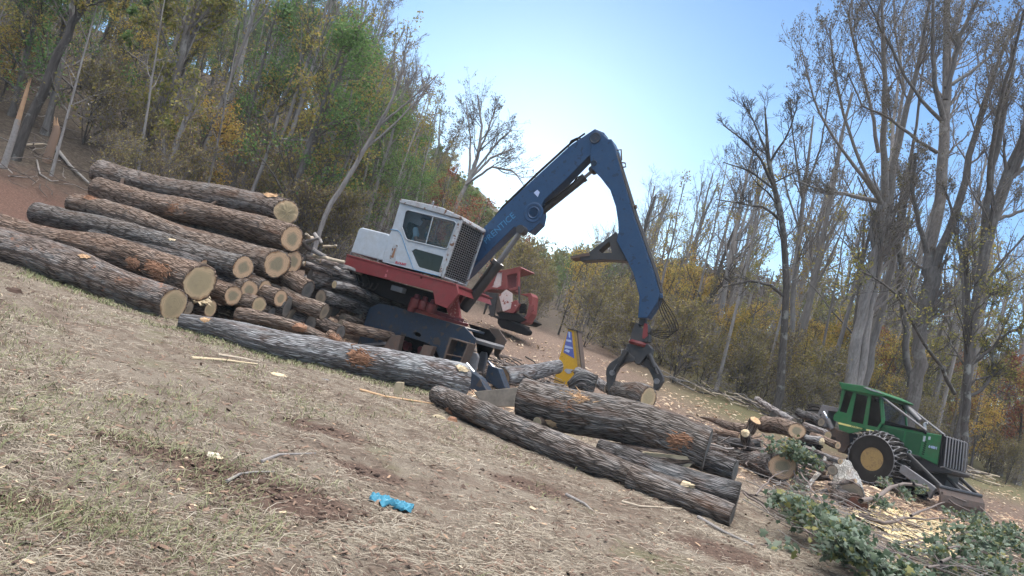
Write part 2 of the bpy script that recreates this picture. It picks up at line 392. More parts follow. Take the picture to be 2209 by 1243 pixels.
# ================================================================ logs
LOGS = []
def solve_ground_D(px, py, w, d0=5, d1=40, sink=.02):
    t = np.linspace(d0, d1, 2000); d = ray(px, py); d = d / d[1]
    X = d[0] * t; Z = CAM[2] + d[2] * t - w / 2 * t / FPX
    k = np.argmax(Z < G(X, t) - sink + .0)
    return float(t[k]) if (Z < G(X, t) - sink).any() else d1
def log_path(pts):
    """pts: list of (px, py, D, w) -> axis points, radii; resampled"""
    A = np.array([P(a, b, D) for a, b, D, w in pts]); R = np.array([w / 2 * D / FPX for a, b, D, w in pts])
    s = np.concatenate([[0], np.cumsum(np.linalg.norm(np.diff(A, axis=0), axis=1))]); L = s[-1]
    n = int(max(8, min(90, L / .06))); t = np.linspace(0, L, n)
    if len(pts) > 2:      # smooth through the control points
        def sm(v):
            q = np.interp(t, s, v); k = max(1, n // 10); pad = np.concatenate([2 * q[0] - q[k:0:-1], q, 2 * q[-1] - q[-2:-k - 2:-1]])
            return np.convolve(pad, np.ones(2 * k + 1) / (2 * k + 1), 'valid')
    else:
        def sm(v): return np.interp(t, s, v)
    AX = np.stack([sm(A[:, j]) for j in range(3)], -1); RR = sm(R)
    return AX, RR, t
def frames(AX):
    n = len(AX); T = np.gradient(AX, axis=0); T /= np.linalg.norm(T, axis=1)[:, None]
    ref = np.array([0, 0, 1.]) if abs(T[0][2]) < .9 else np.array([1., 0, 0])
    a = np.cross(T, ref); a /= np.linalg.norm(a, axis=1)[:, None]; b = np.cross(a, T)
    return T, a, b                                       # b points up
def make_log(label, pts, bark='bark_grey', ends=('end_fresh', 'end_fresh'), group=None, seed=None, rough=1.0, cut=(0, 0), name='log', cat='log', k=44, oval=0.0, flare=0.0, jag=None):
    seed = len(LOGS) + 1 if seed is None else seed; rg = np.random.default_rng(seed * 7 + 1)
    AX, RR, t = log_path(pts); T, a, b = frames(AX); n = len(AX); L = t[-1]
    th = np.linspace(0, 2 * PI, k, endpoint=False)
    ph = rg.uniform(0, 6.28, 12)
    TT, TH = np.meshgrid(t, th, indexing='ij')
    low = .030 * np.sin(TH + ph[0] + TT * .8) + .024 * np.sin(2 * TH + ph[1] - TT * 1.3) + .018 * np.sin(3 * TH + ph[2] + TT * 2.1) + .02 * np.sin(TT * 3.1 + ph[3])
    fur = .011 * np.sin(11 * TH + ph[4] + 1.6 * np.sin(TT * 5 + ph[5])) + .009 * np.sin(17 * TH + ph[6] + 2 * np.sin(TT * 7 + ph[7])) + rg.normal(0, .006, TT.shape)
    knots = 0
    for _ in range(int(2 + L * 1.3)):
        ku, kt, ks, kh = rg.uniform(0, L), rg.uniform(0, 2 * PI), rg.uniform(.09, .2), rg.uniform(-.05, .16); da = np.abs((TH - kt + PI) % (2 * PI) - PI) * RR.mean()
        knots = knots + kh * np.exp(-((TT - ku) ** 2 + da ** 2) / ks ** 2)
    bend = RR.mean() * rg.uniform(.10, .32) * np.sin(t / L * PI * rg.uniform(1.2, 2.6) + rg.uniform(0, 6))
    bend = bend - np.interp(t, [0, L], [bend[0], bend[-1]]); AX = AX + b * (bend * .8)[:, None] + a * (bend * rg.uniform(-1, 1))[:, None]
    rr = RR[:, None] * (1 + (low * 1.3 + fur + knots) * rough)
    if flare: rr = rr * (1 + flare * np.exp(-(L - TT) / .35))
    ct = np.cos(TH); st = np.sin(TH) * (1 - oval)
    sh = np.zeros_like(TT)
    c0, c1 = math.tan(math.radians(cut[0])), -math.tan(math.radians(min(30, cut[1])))
    wA = np.clip(1 - TT / .5, 0, 1); wB = np.clip(1 - (L - TT) / .5, 0, 1)
    sh = rr * ct * (-(c0) * wA + c1 * wB)
    V = AX[:, None, :] + a[:, None, :] * (rr * ct)[..., None] + b[:, None, :] * (rr * st)[..., None] + T[:, None, :] * sh[..., None]
    UV = np.stack([TT + 0 * TH, TH * RR.mean()], -1)
    # inner lip rings at both ends
    lips = []
    for e in (0, n - 1):
        cen = AX[e]; lips.append(cen + (V[e] - cen) * .9)
    Vall = np.concatenate([lips[0][None], V, lips[1][None]]); UVa = np.concatenate([UV[:1] - .02, UV, UV[-1:] + .02])
    nn = n + 2; i = np.arange(nn - 1)[:, None] * k + np.arange(k)[None, :]; j = np.arange(nn - 1)[:, None] * k + (np.arange(k)[None, :] + 1) % k
    q = np.stack([i, i + k, j + k, j], -1).reshape(-1, 4)
    org = AX[n // 2].copy(); org[2] -= RR[n // 2]
    me = arr_mesh(name, Vall.reshape(-1, 3) - org, q, uv=UVa.reshape(-1, 2))
    o = link_mesh(name, me, M[bark], smooth=True); o.location = org.tolist(); tag(o, label, cat, group)
    # faces
    for e, em in ((0, ends[0]), (1, ends[1])):
        if em is None: continue
        ring = lips[e]; cen = AX[0 if e == 0 else n - 1]; d = T[0] * -1 if e == 0 else T[-1]
        fr = [1.0, .8, .6, .4, .2]; rows = []
        jg = (jag or (0, 0))[e]
        for f in fr:
            rw = cen + (ring - cen) * f + d * .004
            if jg: rw = rw + d * (jg * (1 - f) ** .7 * rg.uniform(.55, 1.25, (k, 1)) + (0 if f == 1.0 else 1) * rg.normal(0, jg * .22, (k, 1)))
            rows.append(rw)
        Vc = np.concatenate(rows + [(cen + d * (.004 + jg))[None]])
        ang = np.stack([ct[0], st[0]], -1)
        UVc = np.concatenate([ang * f for f in fr] + [np.zeros((1, 2))]) + 0.0
        ii = np.arange(4)[:, None] * k + np.arange(k)[None, :]; jj = np.arange(4)[:, None] * k + (np.arange(k)[None, :] + 1) % k
        qs = np.stack([ii, jj, jj + k, ii + k], -1).reshape(-1, 4) if e == 1 else np.stack([ii, ii + k, jj + k, jj], -1).reshape(-1, 4)
        tr = np.stack([4 * k + np.arange(k), 4 * k + (np.arange(k) + 1) % k, np.full(k, 5 * k)], -1)
        if e == 0: tr = tr[:, ::-1]
        mc = arr_mesh('cut_end', Vc - org, qs, tr, uv=UVc)
        link_mesh('cut_end', mc, M[em], o)
    LOGS.append((o, AX, RR, T, a, b, label))
    return o
def surf(rec, px, py):
    """point on a log's surface seen at a pixel, and the outward direction there"""
    o, AX, RR, T, a, b, _ = rec; d = ray(px, py); d = d / np.linalg.norm(d)
    w = AX - CAM; s = w @ d; dist = np.linalg.norm(w - s[:, None] * d, axis=1); i = int(np.argmin(dist))
    h = RR[i] ** 2 - dist[i] ** 2; tt = s[i] - math.sqrt(max(h, 0)); p = CAM + d * tt
    nrm = p - AX[i]; nrm -= T[i] * nrm.dot(T[i]); nrm /= np.linalg.norm(nrm); return AX[i] + nrm * RR[i], nrm, T[i], i
def torn_patch(o, px, py, size, mat='torn', label=None, seed=0, cnt=70, lift=.03, name='torn_patch'):
    rec = [r for r in LOGS if r[0] == o][0]; p, nr, tg, i = surf(rec, px, py); bt = np.cross(nr, tg); rg = np.random.default_rng(seed + int(px))
    mb = MB(); sz = size
    # ragged base that hugs the surface
    ring = []; R = rec[2][i]
    for j in range(18):
        w = 2 * PI * j / 18; rr = sz * rg.uniform(.7, 1.1); ring.append((rr * math.cos(w) * 1.25, rr * math.sin(w) * .8))
    ctr = p + nr * lift * .8; vs = [ctr]
    for u, v in ring:
        an = v / R; vs.append(rec[1][i] + tg * ((p - rec[1][i]).dot(tg) + u) + (nr * math.cos(an) + bt * math.sin(an)) * (R + .004))
    mb.add(vs, [(0, 1 + j, 1 + (j + 1) % 18) for j in range(18)])
    for _ in range(cnt):
        u = rg.normal(0, sz * .5); v = rg.normal(0, sz * .33); an = v / R
        c = rec[1][i] + tg * ((p - rec[1][i]).dot(tg) + u) + (nr * math.cos(an) + bt * math.sin(an)) * (R + .006)
        dd = tg * rg.choice([-1, 1]) * rg.uniform(.5, 1) + nr * rg.uniform(.1, .6) + bt * rg.uniform(-.4, .4); dd /= np.linalg.norm(dd)
        ln = rg.uniform(.3, .9) * sz * .8; w = rg.uniform(.1, .25) * sz * .4; sd_ = np.cross(dd, nr) * w
        mb.add([c - sd_, c + sd_, c + nr * w, c + dd * ln], [(0, 1, 3), (1, 2, 3), (2, 0, 3), (0, 2, 1)])
    q = mb.build(name, M[mat], o)
    if label: q['label'] = label
    return q
def stub(o, px, py, r, ln, dirn=None, bark='bark_brown', end='end_fresh'):
    """short branch stub rising out of a log"""
    rec = [x for x in LOGS if x[0] == o][0]; p, nr, tg, i = surf(rec, px, py)
    d = nr if dirn is None else np.asarray(dirn, float); d = d / np.linalg.norm(d)
    mb = MB(); mb.tube([p - d * r, p + d * ln * .5, p + d * ln], [r * 1.5, r * 1.05, r], 14, cap=False)
    s = mb.build('branch_stub', M[bark], o, smooth=True)
    e = MB(); e.lathe(p + d * ln, d, [(-.003, r * .98), (.004, r * .9), (.006, 0)], 14); e.build('cut_end', M[end], s)
def gl(px, py, w, **k): return (px, py, solve_ground_D(px, py, w, **k), w)
za = zz(0, 300, 2.96); zf = zz(350, 500, 4.418); zr = zz(900, 760, 2.945); zh = zz(1450, 860, 4.142); zs = zz(600, 480, 4.438)
def q_(zfn, x, y, D, w): a, b_ = zfn(x, y); return (a, b_, D, w)
GP = 'long logs stacked on the left pile'
D6 = solve_ground_D(*za(1090, 1045), 75)
L6 = make_log('thickest log at the foot of the left pile, with a pale cracked cut end', [q_(za, -420, 560, D6 + 1.1, 82), q_(za, 500, 850, D6 + .35, 80), q_(za, 1105, 1062, D6, 73)], 'bark_torn', ('end_old', 'end_pale'), GP, cut=(0, 14))
L5 = make_log('second log from the front of the left pile with a greenish jagged uneven cut end', [q_(za, -200, 500, 14.9, 56), q_(za, 600, 715, 14.2, 62), q_(za, 1275, 925, 13.4, 74)], 'bark_brown', ('end_old', 'end_pale'), GP, cut=(0, 18), rough=1.8, seed=22, flare=.04)
L4b = make_log('dark greenish log wedged between two longer logs in the left pile', [q_(za, 590, 640, 15.2, 44), q_(za, 1305, 830, 14.3, 46)], 'bark_dark', ('end_old', 'end_pink'), GP, seed=5)
L4 = make_log('long log mid pile on the left with a neat round orange rimmed end', [q_(za, 235, 470, 16.1, 46), q_(za, 1555, 820, 14.3, 49)], 'bark_grey', ('end_old', 'end_fresh'), GP, cut=(0, 16), seed=8)
L3 = make_log('brown log in the left pile with a large oval end under the top pair', [q_(za, 470, 415, 16.6, 44), q_(za, 1765, 795, 14.9, 64)], 'bark_brown', ('end_old', 'end_fresh'), GP, cut=(0, 18), seed=9, rough=1.5)
L2 = make_log('second log from the top of the left pile, bent with swollen knots', [q_(za, 625, 315, 17.2, 50), q_(za, 900, 395, 16.8, 50), q_(za, 1000, 420, 16.6, 56), q_(za, 1350, 510, 16.0, 50), q_(za, 1865, 640, 15.3, 58)], 'bark_brown', ('end_old', 'end_fresh'), GP, cut=(0, 20), seed=11, rough=1.3)
L1 = make_log('topmost log of the left pile with a pale cracked hollow end', [q_(za, 640, 215, 17.9, 53), q_(za, 1500, 385, 16.4, 52), q_(za, 1825, 465, 15.9, 55)], 'bark_grey', ('end_old', 'end_pale'), GP, cut=(0, 24), seed=12, rough=1.1, jag=(0, .03))
torn_patch(L1, *za(960, 275), .13, 'torn'); torn_patch(L1, *za(1750, 368), .16, 'torn_pale', lift=.05)
torn_patch(L2, *za(1165, 465), .2, 'torn'); torn_patch(L3, *za(600, 385), .15, 'torn')
torn_patch(L3, *za(875, 490), .12, 'torn_pale'); torn_patch(L5, *za(1090, 860), .24, 'torn', lift=.07, cnt=140); torn_patch(L5, *za(925, 810), .15, 'torn')
torn_patch(L6, *za(590, 780), .09, 'torn_pale'); torn_patch(L4, *za(1130, 665), .1, 'splinter', cnt=20)
stub(L2, *za(780, 272), .035, .14); stub(L1, *za(1435, 405), .03, .16)
torn_patch(L5, *za(1345, 1010), .2, 'splinter', cnt=120, lift=.08, name='splintered_edge')
# logs whose sawn ends look out of the pile, each running back to the left
GE = 'shorter logs packed under the left pile'
def inner(label, x, y, w, D, L=4.0, zfn=za, yaw=20, bark='bark_brown', end='end_fresh', taper=.9, up=0.0, **kw):
    px, py = zfn(x, y); p = P(px, py, D); d = np.array([-math.cos(math.radians(yaw)), math.sin(math.radians(yaw)), up]); e = p + d * L
    r = w / 2 * D / FPX
    # express the far end as pixel again
    v = e - CAM; k = FPX / v.dot(FW); u_, v_ = v.dot(RT) * k, v.dot(UPV) * k
    return make_log(label, [(IMG_W / 2 + u_, IMG_H / 2 - v_, e[1], 2 * r * taper / e[1] * FPX), (px, py, D, w)], bark, ('end_old', end), kw.pop('group', GE), **kw)
inner('small log end showing just behind the front log of the left pile', 1200, 1085, 32, 13.3, zfn=za, end='end_old')
inner('pale flat log end low in the pile below the jagged ended log', 1345, 1085, 36, 13.7, zfn=za, end='end_pale')
inner('lowest dark hearted round log end in the pile, with greyish green heart', 1485, 1000, 45, 14.0, end='end_fresh', cut=(0, 14))
inner('round log end right of the grey hearted one, thick orange rim', 1590, 965, 45, 14.3, end='end_fresh', cut=(0, 14))
inner('small round log end split at its left, above the cracked pale one', 1690, 952, 35, 14.7, end='end_fresh', cut=(0, 10))
inner('small pale log end with two dark cracks', 1655, 1060, 35, 14.2, end='end_pale', cut=(0, 14))
inner('round tan log end at the right of the bottom row of cut ends', 1790, 1020, 38, 14.6, end='end_fresh', cut=(0, 12))
inner('oval log end tucked beneath the second highest log', 1872, 780, 52, 15.5, end='end_fresh', cut=(0, 8))
inner('weathered grey log end leaning low in the pile', 1835, 1075, 50, 14.9, end='end_grey', bark='bark_dark', yaw=5)
inner('brown shaded log end lowest in the pile behind the weathered grey one', 1865, 1135, 42, 15.2, end='end_old', bark='bark_dark')
inner('dark grey log end half hidden behind the reddish thin log', 1735, 1108, 26, 14.6, end='end_grey', bark='bark_dark')
# ---- jumble between the long logs and the loader: shorter logs, ends turned this way and that
GJ = 'short logs jumbled between the left pile and the loader'
def jum(label, x, y, w, D, L=1.6, yaw=60, end='end_old', bark='bark_dark', up=0.0, zfn=zf, **kw):
    return inner(label, x, y, w, D, L, zfn, yaw, bark, end, .92, up, group=GJ, **kw)
jum('big dark grey log end high in the jumble under the small branches', 1400, 450, 46, 16.6, 2.5, 150, 'end_grey', cut=(0, 0))
jum('dark brown barked log slanting down toward the split log', 1385, 560, 44, 15.4, 1.3, 22, 'end_grey', 'bark_brown', up=.12)
jum('dim tan log end with a dark central spot, deep in the jumble', 1510, 625, 33, 16.2, 2.6, 120, 'end_old')
jum('split log with bark stripped from its pale side, in the jumble', 1545, 765, 34, 15.0, 1.1, 18, 'end_old', 'bark_brown', up=.1)
jum('round ringed tan log end left of the blue loader base', 1812, 690, 30, 17.6, 1.5, 125, 'end_fresh')
jum('large irregular pale log end under the red deck', 1990, 630, 42, 18.3, 1.5, 140, 'end_pale', 'bark_grey', oval=.15)
jum('large slab shaped log end touching the blue loader base', 1850, 795, 46, 17.4, 1.5, 125, 'end_old', 'bark_brown', oval=.2)
jum('small triangular log end low beside the slab shaped one', 1718, 832, 24, 16.8, 1.5, 120, 'end_old', 'bark_brown')
jum('dim round log at the bottom of the jumble behind the front log', 1400, 890, 48, 15.3, 2.2, 20, 'end_grey')
jum('slim knotty log lying crosswise above the ringed round end', 1905, 620, 18, 17.6, 1.35, 14, 'end_old', 'bark_brown', up=.03)
jum('thin pale log stub among the small branches, topmost round end', 1362, 305, 13, 16.4, 1.2, 150, 'end_fresh', 'bark_light')
jum('small light log end beneath the pile of pale branches', 1655, 400, 26, 17.0, 1.6, 140, 'end_pale', 'bark_light')
jum('small log end slanting right just left of the red deck', 1740, 470, 24, 17.6, 1.0, 20, 'end_pale', 'bark_brown', up=-.05)
jum('small pale log end below the slanting one beside the red deck', 1640, 505, 18, 16.4, 1.5, 130, 'end_pale', 'bark_light')
jum('flat light log end right under the corner of the red deck', 1815, 490, 17, 18.0, 1.5, 130, 'end_fresh', 'bark_light', oval=.3)
jum('tiny tan branch end sticking out above the jumble', 1510, 280, 11, 16.5, 1.0, 150, 'end_fresh', 'bark_light')
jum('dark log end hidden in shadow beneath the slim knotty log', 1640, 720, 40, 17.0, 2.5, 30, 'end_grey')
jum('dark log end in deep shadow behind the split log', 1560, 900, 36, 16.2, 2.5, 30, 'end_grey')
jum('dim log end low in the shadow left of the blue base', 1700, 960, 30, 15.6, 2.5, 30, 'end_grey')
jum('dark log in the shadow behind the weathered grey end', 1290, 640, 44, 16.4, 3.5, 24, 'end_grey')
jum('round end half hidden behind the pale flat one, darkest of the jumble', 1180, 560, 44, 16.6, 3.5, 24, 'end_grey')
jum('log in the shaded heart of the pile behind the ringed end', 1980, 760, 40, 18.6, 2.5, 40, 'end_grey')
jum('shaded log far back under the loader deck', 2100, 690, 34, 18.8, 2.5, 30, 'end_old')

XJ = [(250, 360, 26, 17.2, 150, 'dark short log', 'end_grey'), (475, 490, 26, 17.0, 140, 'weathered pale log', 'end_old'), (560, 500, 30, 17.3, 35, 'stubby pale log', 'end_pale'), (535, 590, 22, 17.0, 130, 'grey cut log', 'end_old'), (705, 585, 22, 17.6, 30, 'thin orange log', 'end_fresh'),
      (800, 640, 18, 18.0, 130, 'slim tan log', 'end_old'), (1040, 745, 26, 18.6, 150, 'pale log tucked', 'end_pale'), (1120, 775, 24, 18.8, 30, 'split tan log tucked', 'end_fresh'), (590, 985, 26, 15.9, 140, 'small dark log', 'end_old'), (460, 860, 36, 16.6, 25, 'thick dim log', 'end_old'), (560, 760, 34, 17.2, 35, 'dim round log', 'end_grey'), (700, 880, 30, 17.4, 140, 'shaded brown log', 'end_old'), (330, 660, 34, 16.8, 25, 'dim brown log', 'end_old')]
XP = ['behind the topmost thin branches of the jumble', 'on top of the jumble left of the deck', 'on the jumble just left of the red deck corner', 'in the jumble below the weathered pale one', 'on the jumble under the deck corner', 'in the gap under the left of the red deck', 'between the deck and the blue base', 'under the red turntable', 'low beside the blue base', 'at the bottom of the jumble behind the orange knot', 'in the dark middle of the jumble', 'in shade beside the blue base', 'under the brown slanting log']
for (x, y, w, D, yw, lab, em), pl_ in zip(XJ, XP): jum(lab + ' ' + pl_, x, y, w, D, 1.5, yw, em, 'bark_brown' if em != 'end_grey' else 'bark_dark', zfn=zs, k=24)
# pale branches thrown on top of the jumble
rb = np.random.default_rng(4)
def stick(label, pts, mat, group=None, name='branch', cat='branch', k=8, ends=True):
    pp = [P(*p[:3]) if len(p) == 4 else p[0] for p in pts]; rr = [p[-1] / 2 * p[2] / FPX if len(p) == 4 else p[1] for p in pts]
    mb = MB(); mb.org = np.array(pp[len(pp) // 2])
    # add wobble between points
    q = []; r2 = []
    for i in range(len(pp) - 1):
        for s in range(3):
            f = s / 3; q.append(pp[i] * (1 - f) + pp[i + 1] * f + rb.normal(0, rr[i] * .35, 3) * (1 if s else 0)); r2.append(rr[i] * (1 - f) + rr[i + 1] * f)
    q.append(pp[-1]); r2.append(rr[-1]); mb.tube(q, r2, k)
    o = mb.build(name, mat, None, smooth=True); tag(o, label, cat, group)
    me = o.data; uvl = me.uv_layers.new(name='UVMap')
    return o
M['branch_grey'] = plain('branch_grey', (.27, .25, .235), .9, var=.45, scale=18)
M['branch_pale'] = plain('branch_pale', (.50, .42, .32), .85, var=.35, scale=18)
M['branch_dark'] = plain('branch_dark', (.085, .07, .062), .9, var=.4, scale=18)
GB = 'cut branches thrown on top of the jumbled logs'
B_ = [((1310, 120), (1500, 60), 9, 'branch_grey', 'crooked grey branch at the left of the heap of cut branches'), ((1430, 60), (1370, 20), 8, 'branch_pale', 'short pale branch stub pointing up at the back of the branch heap'),
      ((1540, 140), (1660, 130), 6, 'branch_pale', 'bright split stick poking out to the right on the branch heap'), ((1440, 230), (1740, 290), 9, 'branch_pale', 'long pale peeled branch reaching the red deck'),
      ((1430, 170), (1560, 240), 12, 'branch_grey', 'thick grey branch in the middle of the branch heap'), ((1480, 260), (1700, 370), 11, 'branch_grey', 'grey branch slanting under the long peeled one'),
      ((1340, 300), (1560, 390), 10, 'branch_pale', 'tan knotted branch lying below the grey slanting branch'), ((1560, 250), (1740, 330), 7, 'branch_pale', 'thin pale branch ending behind the red deck'),
      ((1330, 90), (1450, 190), 12, 'branch_dark', 'dark short branch at the left edge of the branch heap'), ((1600, 330), (1760, 350), 6, 'branch_grey', 'thin grey stick beneath the others beside the deck'),
      ((1450, 20), (1520, 110), 9, 'branch_grey', 'grey stub standing at the top of the branch heap'), ((1450, 330), (1620, 420), 8, 'branch_dark', 'dark stick crossing the lower part of the branch heap')]
for (a0, a1, w, mt_, lab) in B_:
    x0, y0 = zf(*a0); x1, y1 = zf(*a1); dd = rb.uniform(-.25, .25)
    stick(lab, [(x0, y0, 16.9 + dd, w), (x1, y1, 16.7 - dd, w * .7)], M[mt_], GB)
# ---- the light log along the front of the loader
F2 = make_log('long silvery log lying on the grass along the front of the loader', [gl(388, 694, 34), gl(470, 708, 48), gl(559, 732, 60), gl(780, 777, 68), gl(1000, 822, 72)], 'bark_light', ('end_old', 'end_pale'), seed=31, cut=(0, 6))
torn_patch(F2, 768, 768, .22, 'torn', cnt=160, lift=.06); torn_patch(F2, *zz(350, 640, 4.78)(480, 250), .07, 'torn_pale')
zt = zz(720, 620, 4.78)
torn_patch(F2, *zt(1270, 830), .12, 'splinter', cnt=40)
F3 = make_log('slim reddish brown log with a knotted end behind the silvery log', [(512, 676, 13.6, 26), (600, 695, 13.4, 27), (655, 712, 13.3, 27), (712, 733, 13.2, 13)], 'bark_brown', ('end_old', 'end_old'), seed=33, rough=1.5)
torn_patch(F3, 650, 708, .12, 'torn', lift=.08)
F4 = make_log('knobbly orange brown stump end behind the silvery log', [(712, 724, 13.3, 22), (730, 738, 13.1, 20), (748, 752, 13.0, 8)], 'bark_brown', ('end_old', 'end_old'), seed=34, rough=4); torn_patch(F4, 726, 733, .14, 'torn', lift=.05)
# ---- logs at the right front
R1 = make_log('long curved dark log in front with a broken pale splintered tip', [gl(*zr(130, 270), 44), gl(*zr(330, 372), 54), gl(*zr(700, 530), 58), gl(*zr(1150, 705), 58), gl(*zr(1450, 810), 45), (zr(1690, 845) + (solve_ground_D(*zr(1450, 810), 45) - .45, 22))], 'bark_grey', ('end_old', 'splinter'), seed=41, jag=(0, .14), rough=1.2)
DR2 = solve_ground_D(*zr(700, 530), 58)
R2 = make_log('thickest log at the front right, resting on top of the long curved log', [q_(zr, 665, 290, DR2 + .62, 88), q_(zr, 1300, 445, DR2 + .1, 94), q_(zr, 1845, 615, DR2 - .35, 92)], 'bark_grey', ('end_pink', 'end_grey'), seed=42, k=56)
R3 = make_log('lowest log at the right front with its dark end nearest the camera', [gl(*zr(1350, 790), 50), gl(*zr(2000, 1040), 48)], 'bark_grey', ('end_old', 'end_grey'), seed=43)
D4 = solve_ground_D(*zr(2000, 1040), 48)
R4 = make_log('thick furrowed log behind the lowest one at the right front', [q_(zr, 1150, 630, D4 + 1.3, 58), q_(zr, 2040, 915, D4 + .55, 60)], 'bark_dark', ('end_old', 'end_grey'), seed=44)
R5 = make_log('short log end peeping out above the furrowed log', [q_(zr, 1500, 600, D4 + 1.8, 42), q_(zr, 2020, 755, D4 + 1.1, 44)], 'bark_dark', ('end_old', 'end_grey'), seed=45)
torn_patch(R2, *zr(1020, 290), .20, 'torn_pale', cnt=60); torn_patch(R2, *zr(955, 345), .15, 'torn'); torn_patch(R2, *zr(1700, 580), .17, 'torn', cnt=60, lift=.005)
stub(R2, *zr(800, 445), .075, .12, dirn=(-.55, -.75, -.1), end='end_fresh'); torn_patch(R2, *zr(865, 455), .1, 'torn_pale')
torn_patch(R1, *zr(230, 385), .1, 'torn'); torn_patch(R1, *zr(450, 500), .07, 'torn')
def slab(label, outline, D0, D1, thick, mat, name='split_slab', cat='slab', group=None):
    mb = MB(); pts = [P(x, y, D0 + (D1 - D0) * i / max(1, len(outline) - 1) if not isinstance(D0, (list, tuple)) else D0[i]) for i, (x, y) in enumerate(outline)]
    mb.org = np.mean(pts, axis=0); mb.prism(pts, thick)
    o = mb.build(name, mat, None, bevel=.008); return tag(o, label, cat, group)
# split log with a pale hewn face
R6 = make_log('split log with a pale greenish hewn face, squeezed under the thickest log', [q_(zr, 1180, 590, DR2 + .1, 18), q_(zr, 1400, 640, DR2 - .15, 38), q_(zr, 1600, 680, DR2 - .35, 36), q_(zr, 1790, 692, DR2 - .5, 10)], 'bark_brown', ('end_old', 'splinter'), seed=46)
rec = LOGS[-1]; mbf = MB(); pts = []
for (x, y) in ((1400, 652), (1470, 640), (1600, 655), (1790, 672), (1740, 715), (1600, 733), (1470, 715)):
    p, nr, tg, i = surf(rec, *zr(x, y)); pts.append(p + nr * .02 - np.array([0, .03, 0]))
mbf.prism(pts, (0, .05, 0)); mbf.build('hewn_face', M['sawn_face'], R6, bevel=.01)
slab('flat pale slab of sawn wood lying behind the long curved log', [zr(360, 250), zr(650, 222), zr(648, 345), zr(420, 345)], 12.6, 12.6, (0, .12, -.02), M['old_slab'], 'wood_slab')
slab('small upright chip of pale wood wedged before the silvery log', [zt(640, 975), zt(710, 980), zt(690, 1110), zt(605, 1100)], 10.9, 10.9, (.02, .09, 0), M['sawn_face'], 'wood_block', 'wood block')
make_log('log with a round tan end lying behind the loader feet', [(1205, 790, 18.3, 30), (1140, 803, 17.7, 36), (1085, 813, 17.1, 42)], 'bark_light', ('end_old', 'end_fresh'), seed=50)
make_log('grey crooked log leaning behind the yellow post', [(1245, 800, 19.5, 20), (1310, 838, 18.5, 22)], 'bark_light', ('end_old', 'end_old'), seed=51)
make_log('rough dark stump chunk between the yellow post and the thickest log', [(1228, 836, 15.6, 20), (1258, 824, 15.55, 36), (1284, 832, 15.5, 40)], 'bark_dark', ('end_old', 'end_grey'), seed=52, rough=3)
HELD = make_log('short log gripped by the grapple, bright yellowish sawn end', [(1318, 836, 15.6, 34), (1398, 859, 14.7, 50)], 'bark_grey', ('end_old', 'end_pale'), seed=53)
# ---- heap beside the skidder
GH = 'logs heaped beside the green skidder'
make_log('peeled orange brown log with a big ringed end on the right heap', [q_(zh, 420, 480, 17.2, 36), q_(zh, 700, 545, 15.7, 44), q_(zh, 985, 605, 14.3, 56)], 'bark_torn', ('end_old', 'end_fresh'), GH, seed=60, cut=(0, 26))
make_log('log with an orange rimmed end behind the green leaves on the right heap', [q_(zh, 820, 225, 17.14, 34), q_(zh, 1110, 290, 16.00, 36)], 'bark_brown', ('end_old', 'end_fresh'), GH, seed=61, cut=(0, 24))
make_log('long pointed broken log at the back of the right heap', [q_(zh, 250, 165, 18.29, 3), q_(zh, 420, 215, 17.78, 15), q_(zh, 690, 285, 16.76, 28)], 'bark_brown', ('end_old', 'end_old'), GH, seed=62)
make_log('upright broken stub with an orange torn top on the right heap', [q_(zh, 690, 285, 16.26, 22), q_(zh, 745, 195, 16.13, 26)], 'bark_brown', ('end_old', 'torn_pale'), GH, seed=63, jag=(0, .04))
make_log('short stub with a frayed whitish end on the right heap', [q_(zh, 690, 440, 16.00, 22), q_(zh, 652, 310, 15.49, 20)], 'bark_dark', ('end_old', 'splinter'), GH, seed=64, jag=(0, .05))
make_log('thin silvery trunk pointing up behind the right heap', [q_(zh, 755, 0, 19.05, 12), q_(zh, 1085, 205, 17.53, 14)], 'bark_light', ('splinter', 'end_old'), GH, seed=65)
make_log('grey birch like limb lying on the right heap', [q_(zh, 1140, 330, 16.26, 16), q_(zh, 1335, 385, 15.75, 18)], 'bark_light', ('end_old', 'splinter'), GH, seed=66, jag=(0, .04))
make_log('dark lichen flecked log across the left of the right heap', [q_(zh, 420, 375, 16.51, 18), q_(zh, 800, 400, 15.88, 20)], 'bark_dark', ('end_old', 'end_old'), GH, seed=67)
make_log('thick whitish lichen covered trunk below the skidder wheel', [q_(zh, 1500, 650, 16.9, 46), q_(zh, 1600, 860, 14.6, 60)], 'bark_white', ('end_old', 'end_old'), GH, seed=68, rough=1.6)
make_log('log with a dark reddish cut end beside the sawdust', [q_(zh, 1490, 895, 14.73, 42), q_(zh, 1655, 955, 14.10, 44)], 'bark_dark', ('end_old', 'end_red'), GH, seed=69, cut=(0, 22))
make_log('thin cut limb crossing before the whitish trunk', [q_(zh, 1400, 765, 14.86, 7), q_(zh, 1640, 735, 14.35, 9)], 'bark_light', ('end_old', 'end_fresh'), GH, seed=70)
make_log('orange peeled stick on the right heap', [q_(zh, 1150, 580, 15.11, 7), q_(zh, 1380, 665, 14.73, 11)], 'bark_torn', ('end_fresh', 'end_fresh'), GH, seed=71)
make_log('light forked limb lying in the middle of the right heap', [q_(zh, 1200, 810, 14.35, 9), q_(zh, 1330, 640, 15.37, 10), q_(zh, 1370, 520, 15.88, 7)], 'bark_white', ('end_fresh', 'end_old'), GH, seed=72)
make_log('dark log in the shadow under the ringed log', [q_(zh, 600, 640, 16.76, 36), q_(zh, 1200, 780, 15.24, 30)], 'bark_dark', ('end_old', 'end_old'), GH, seed=73)
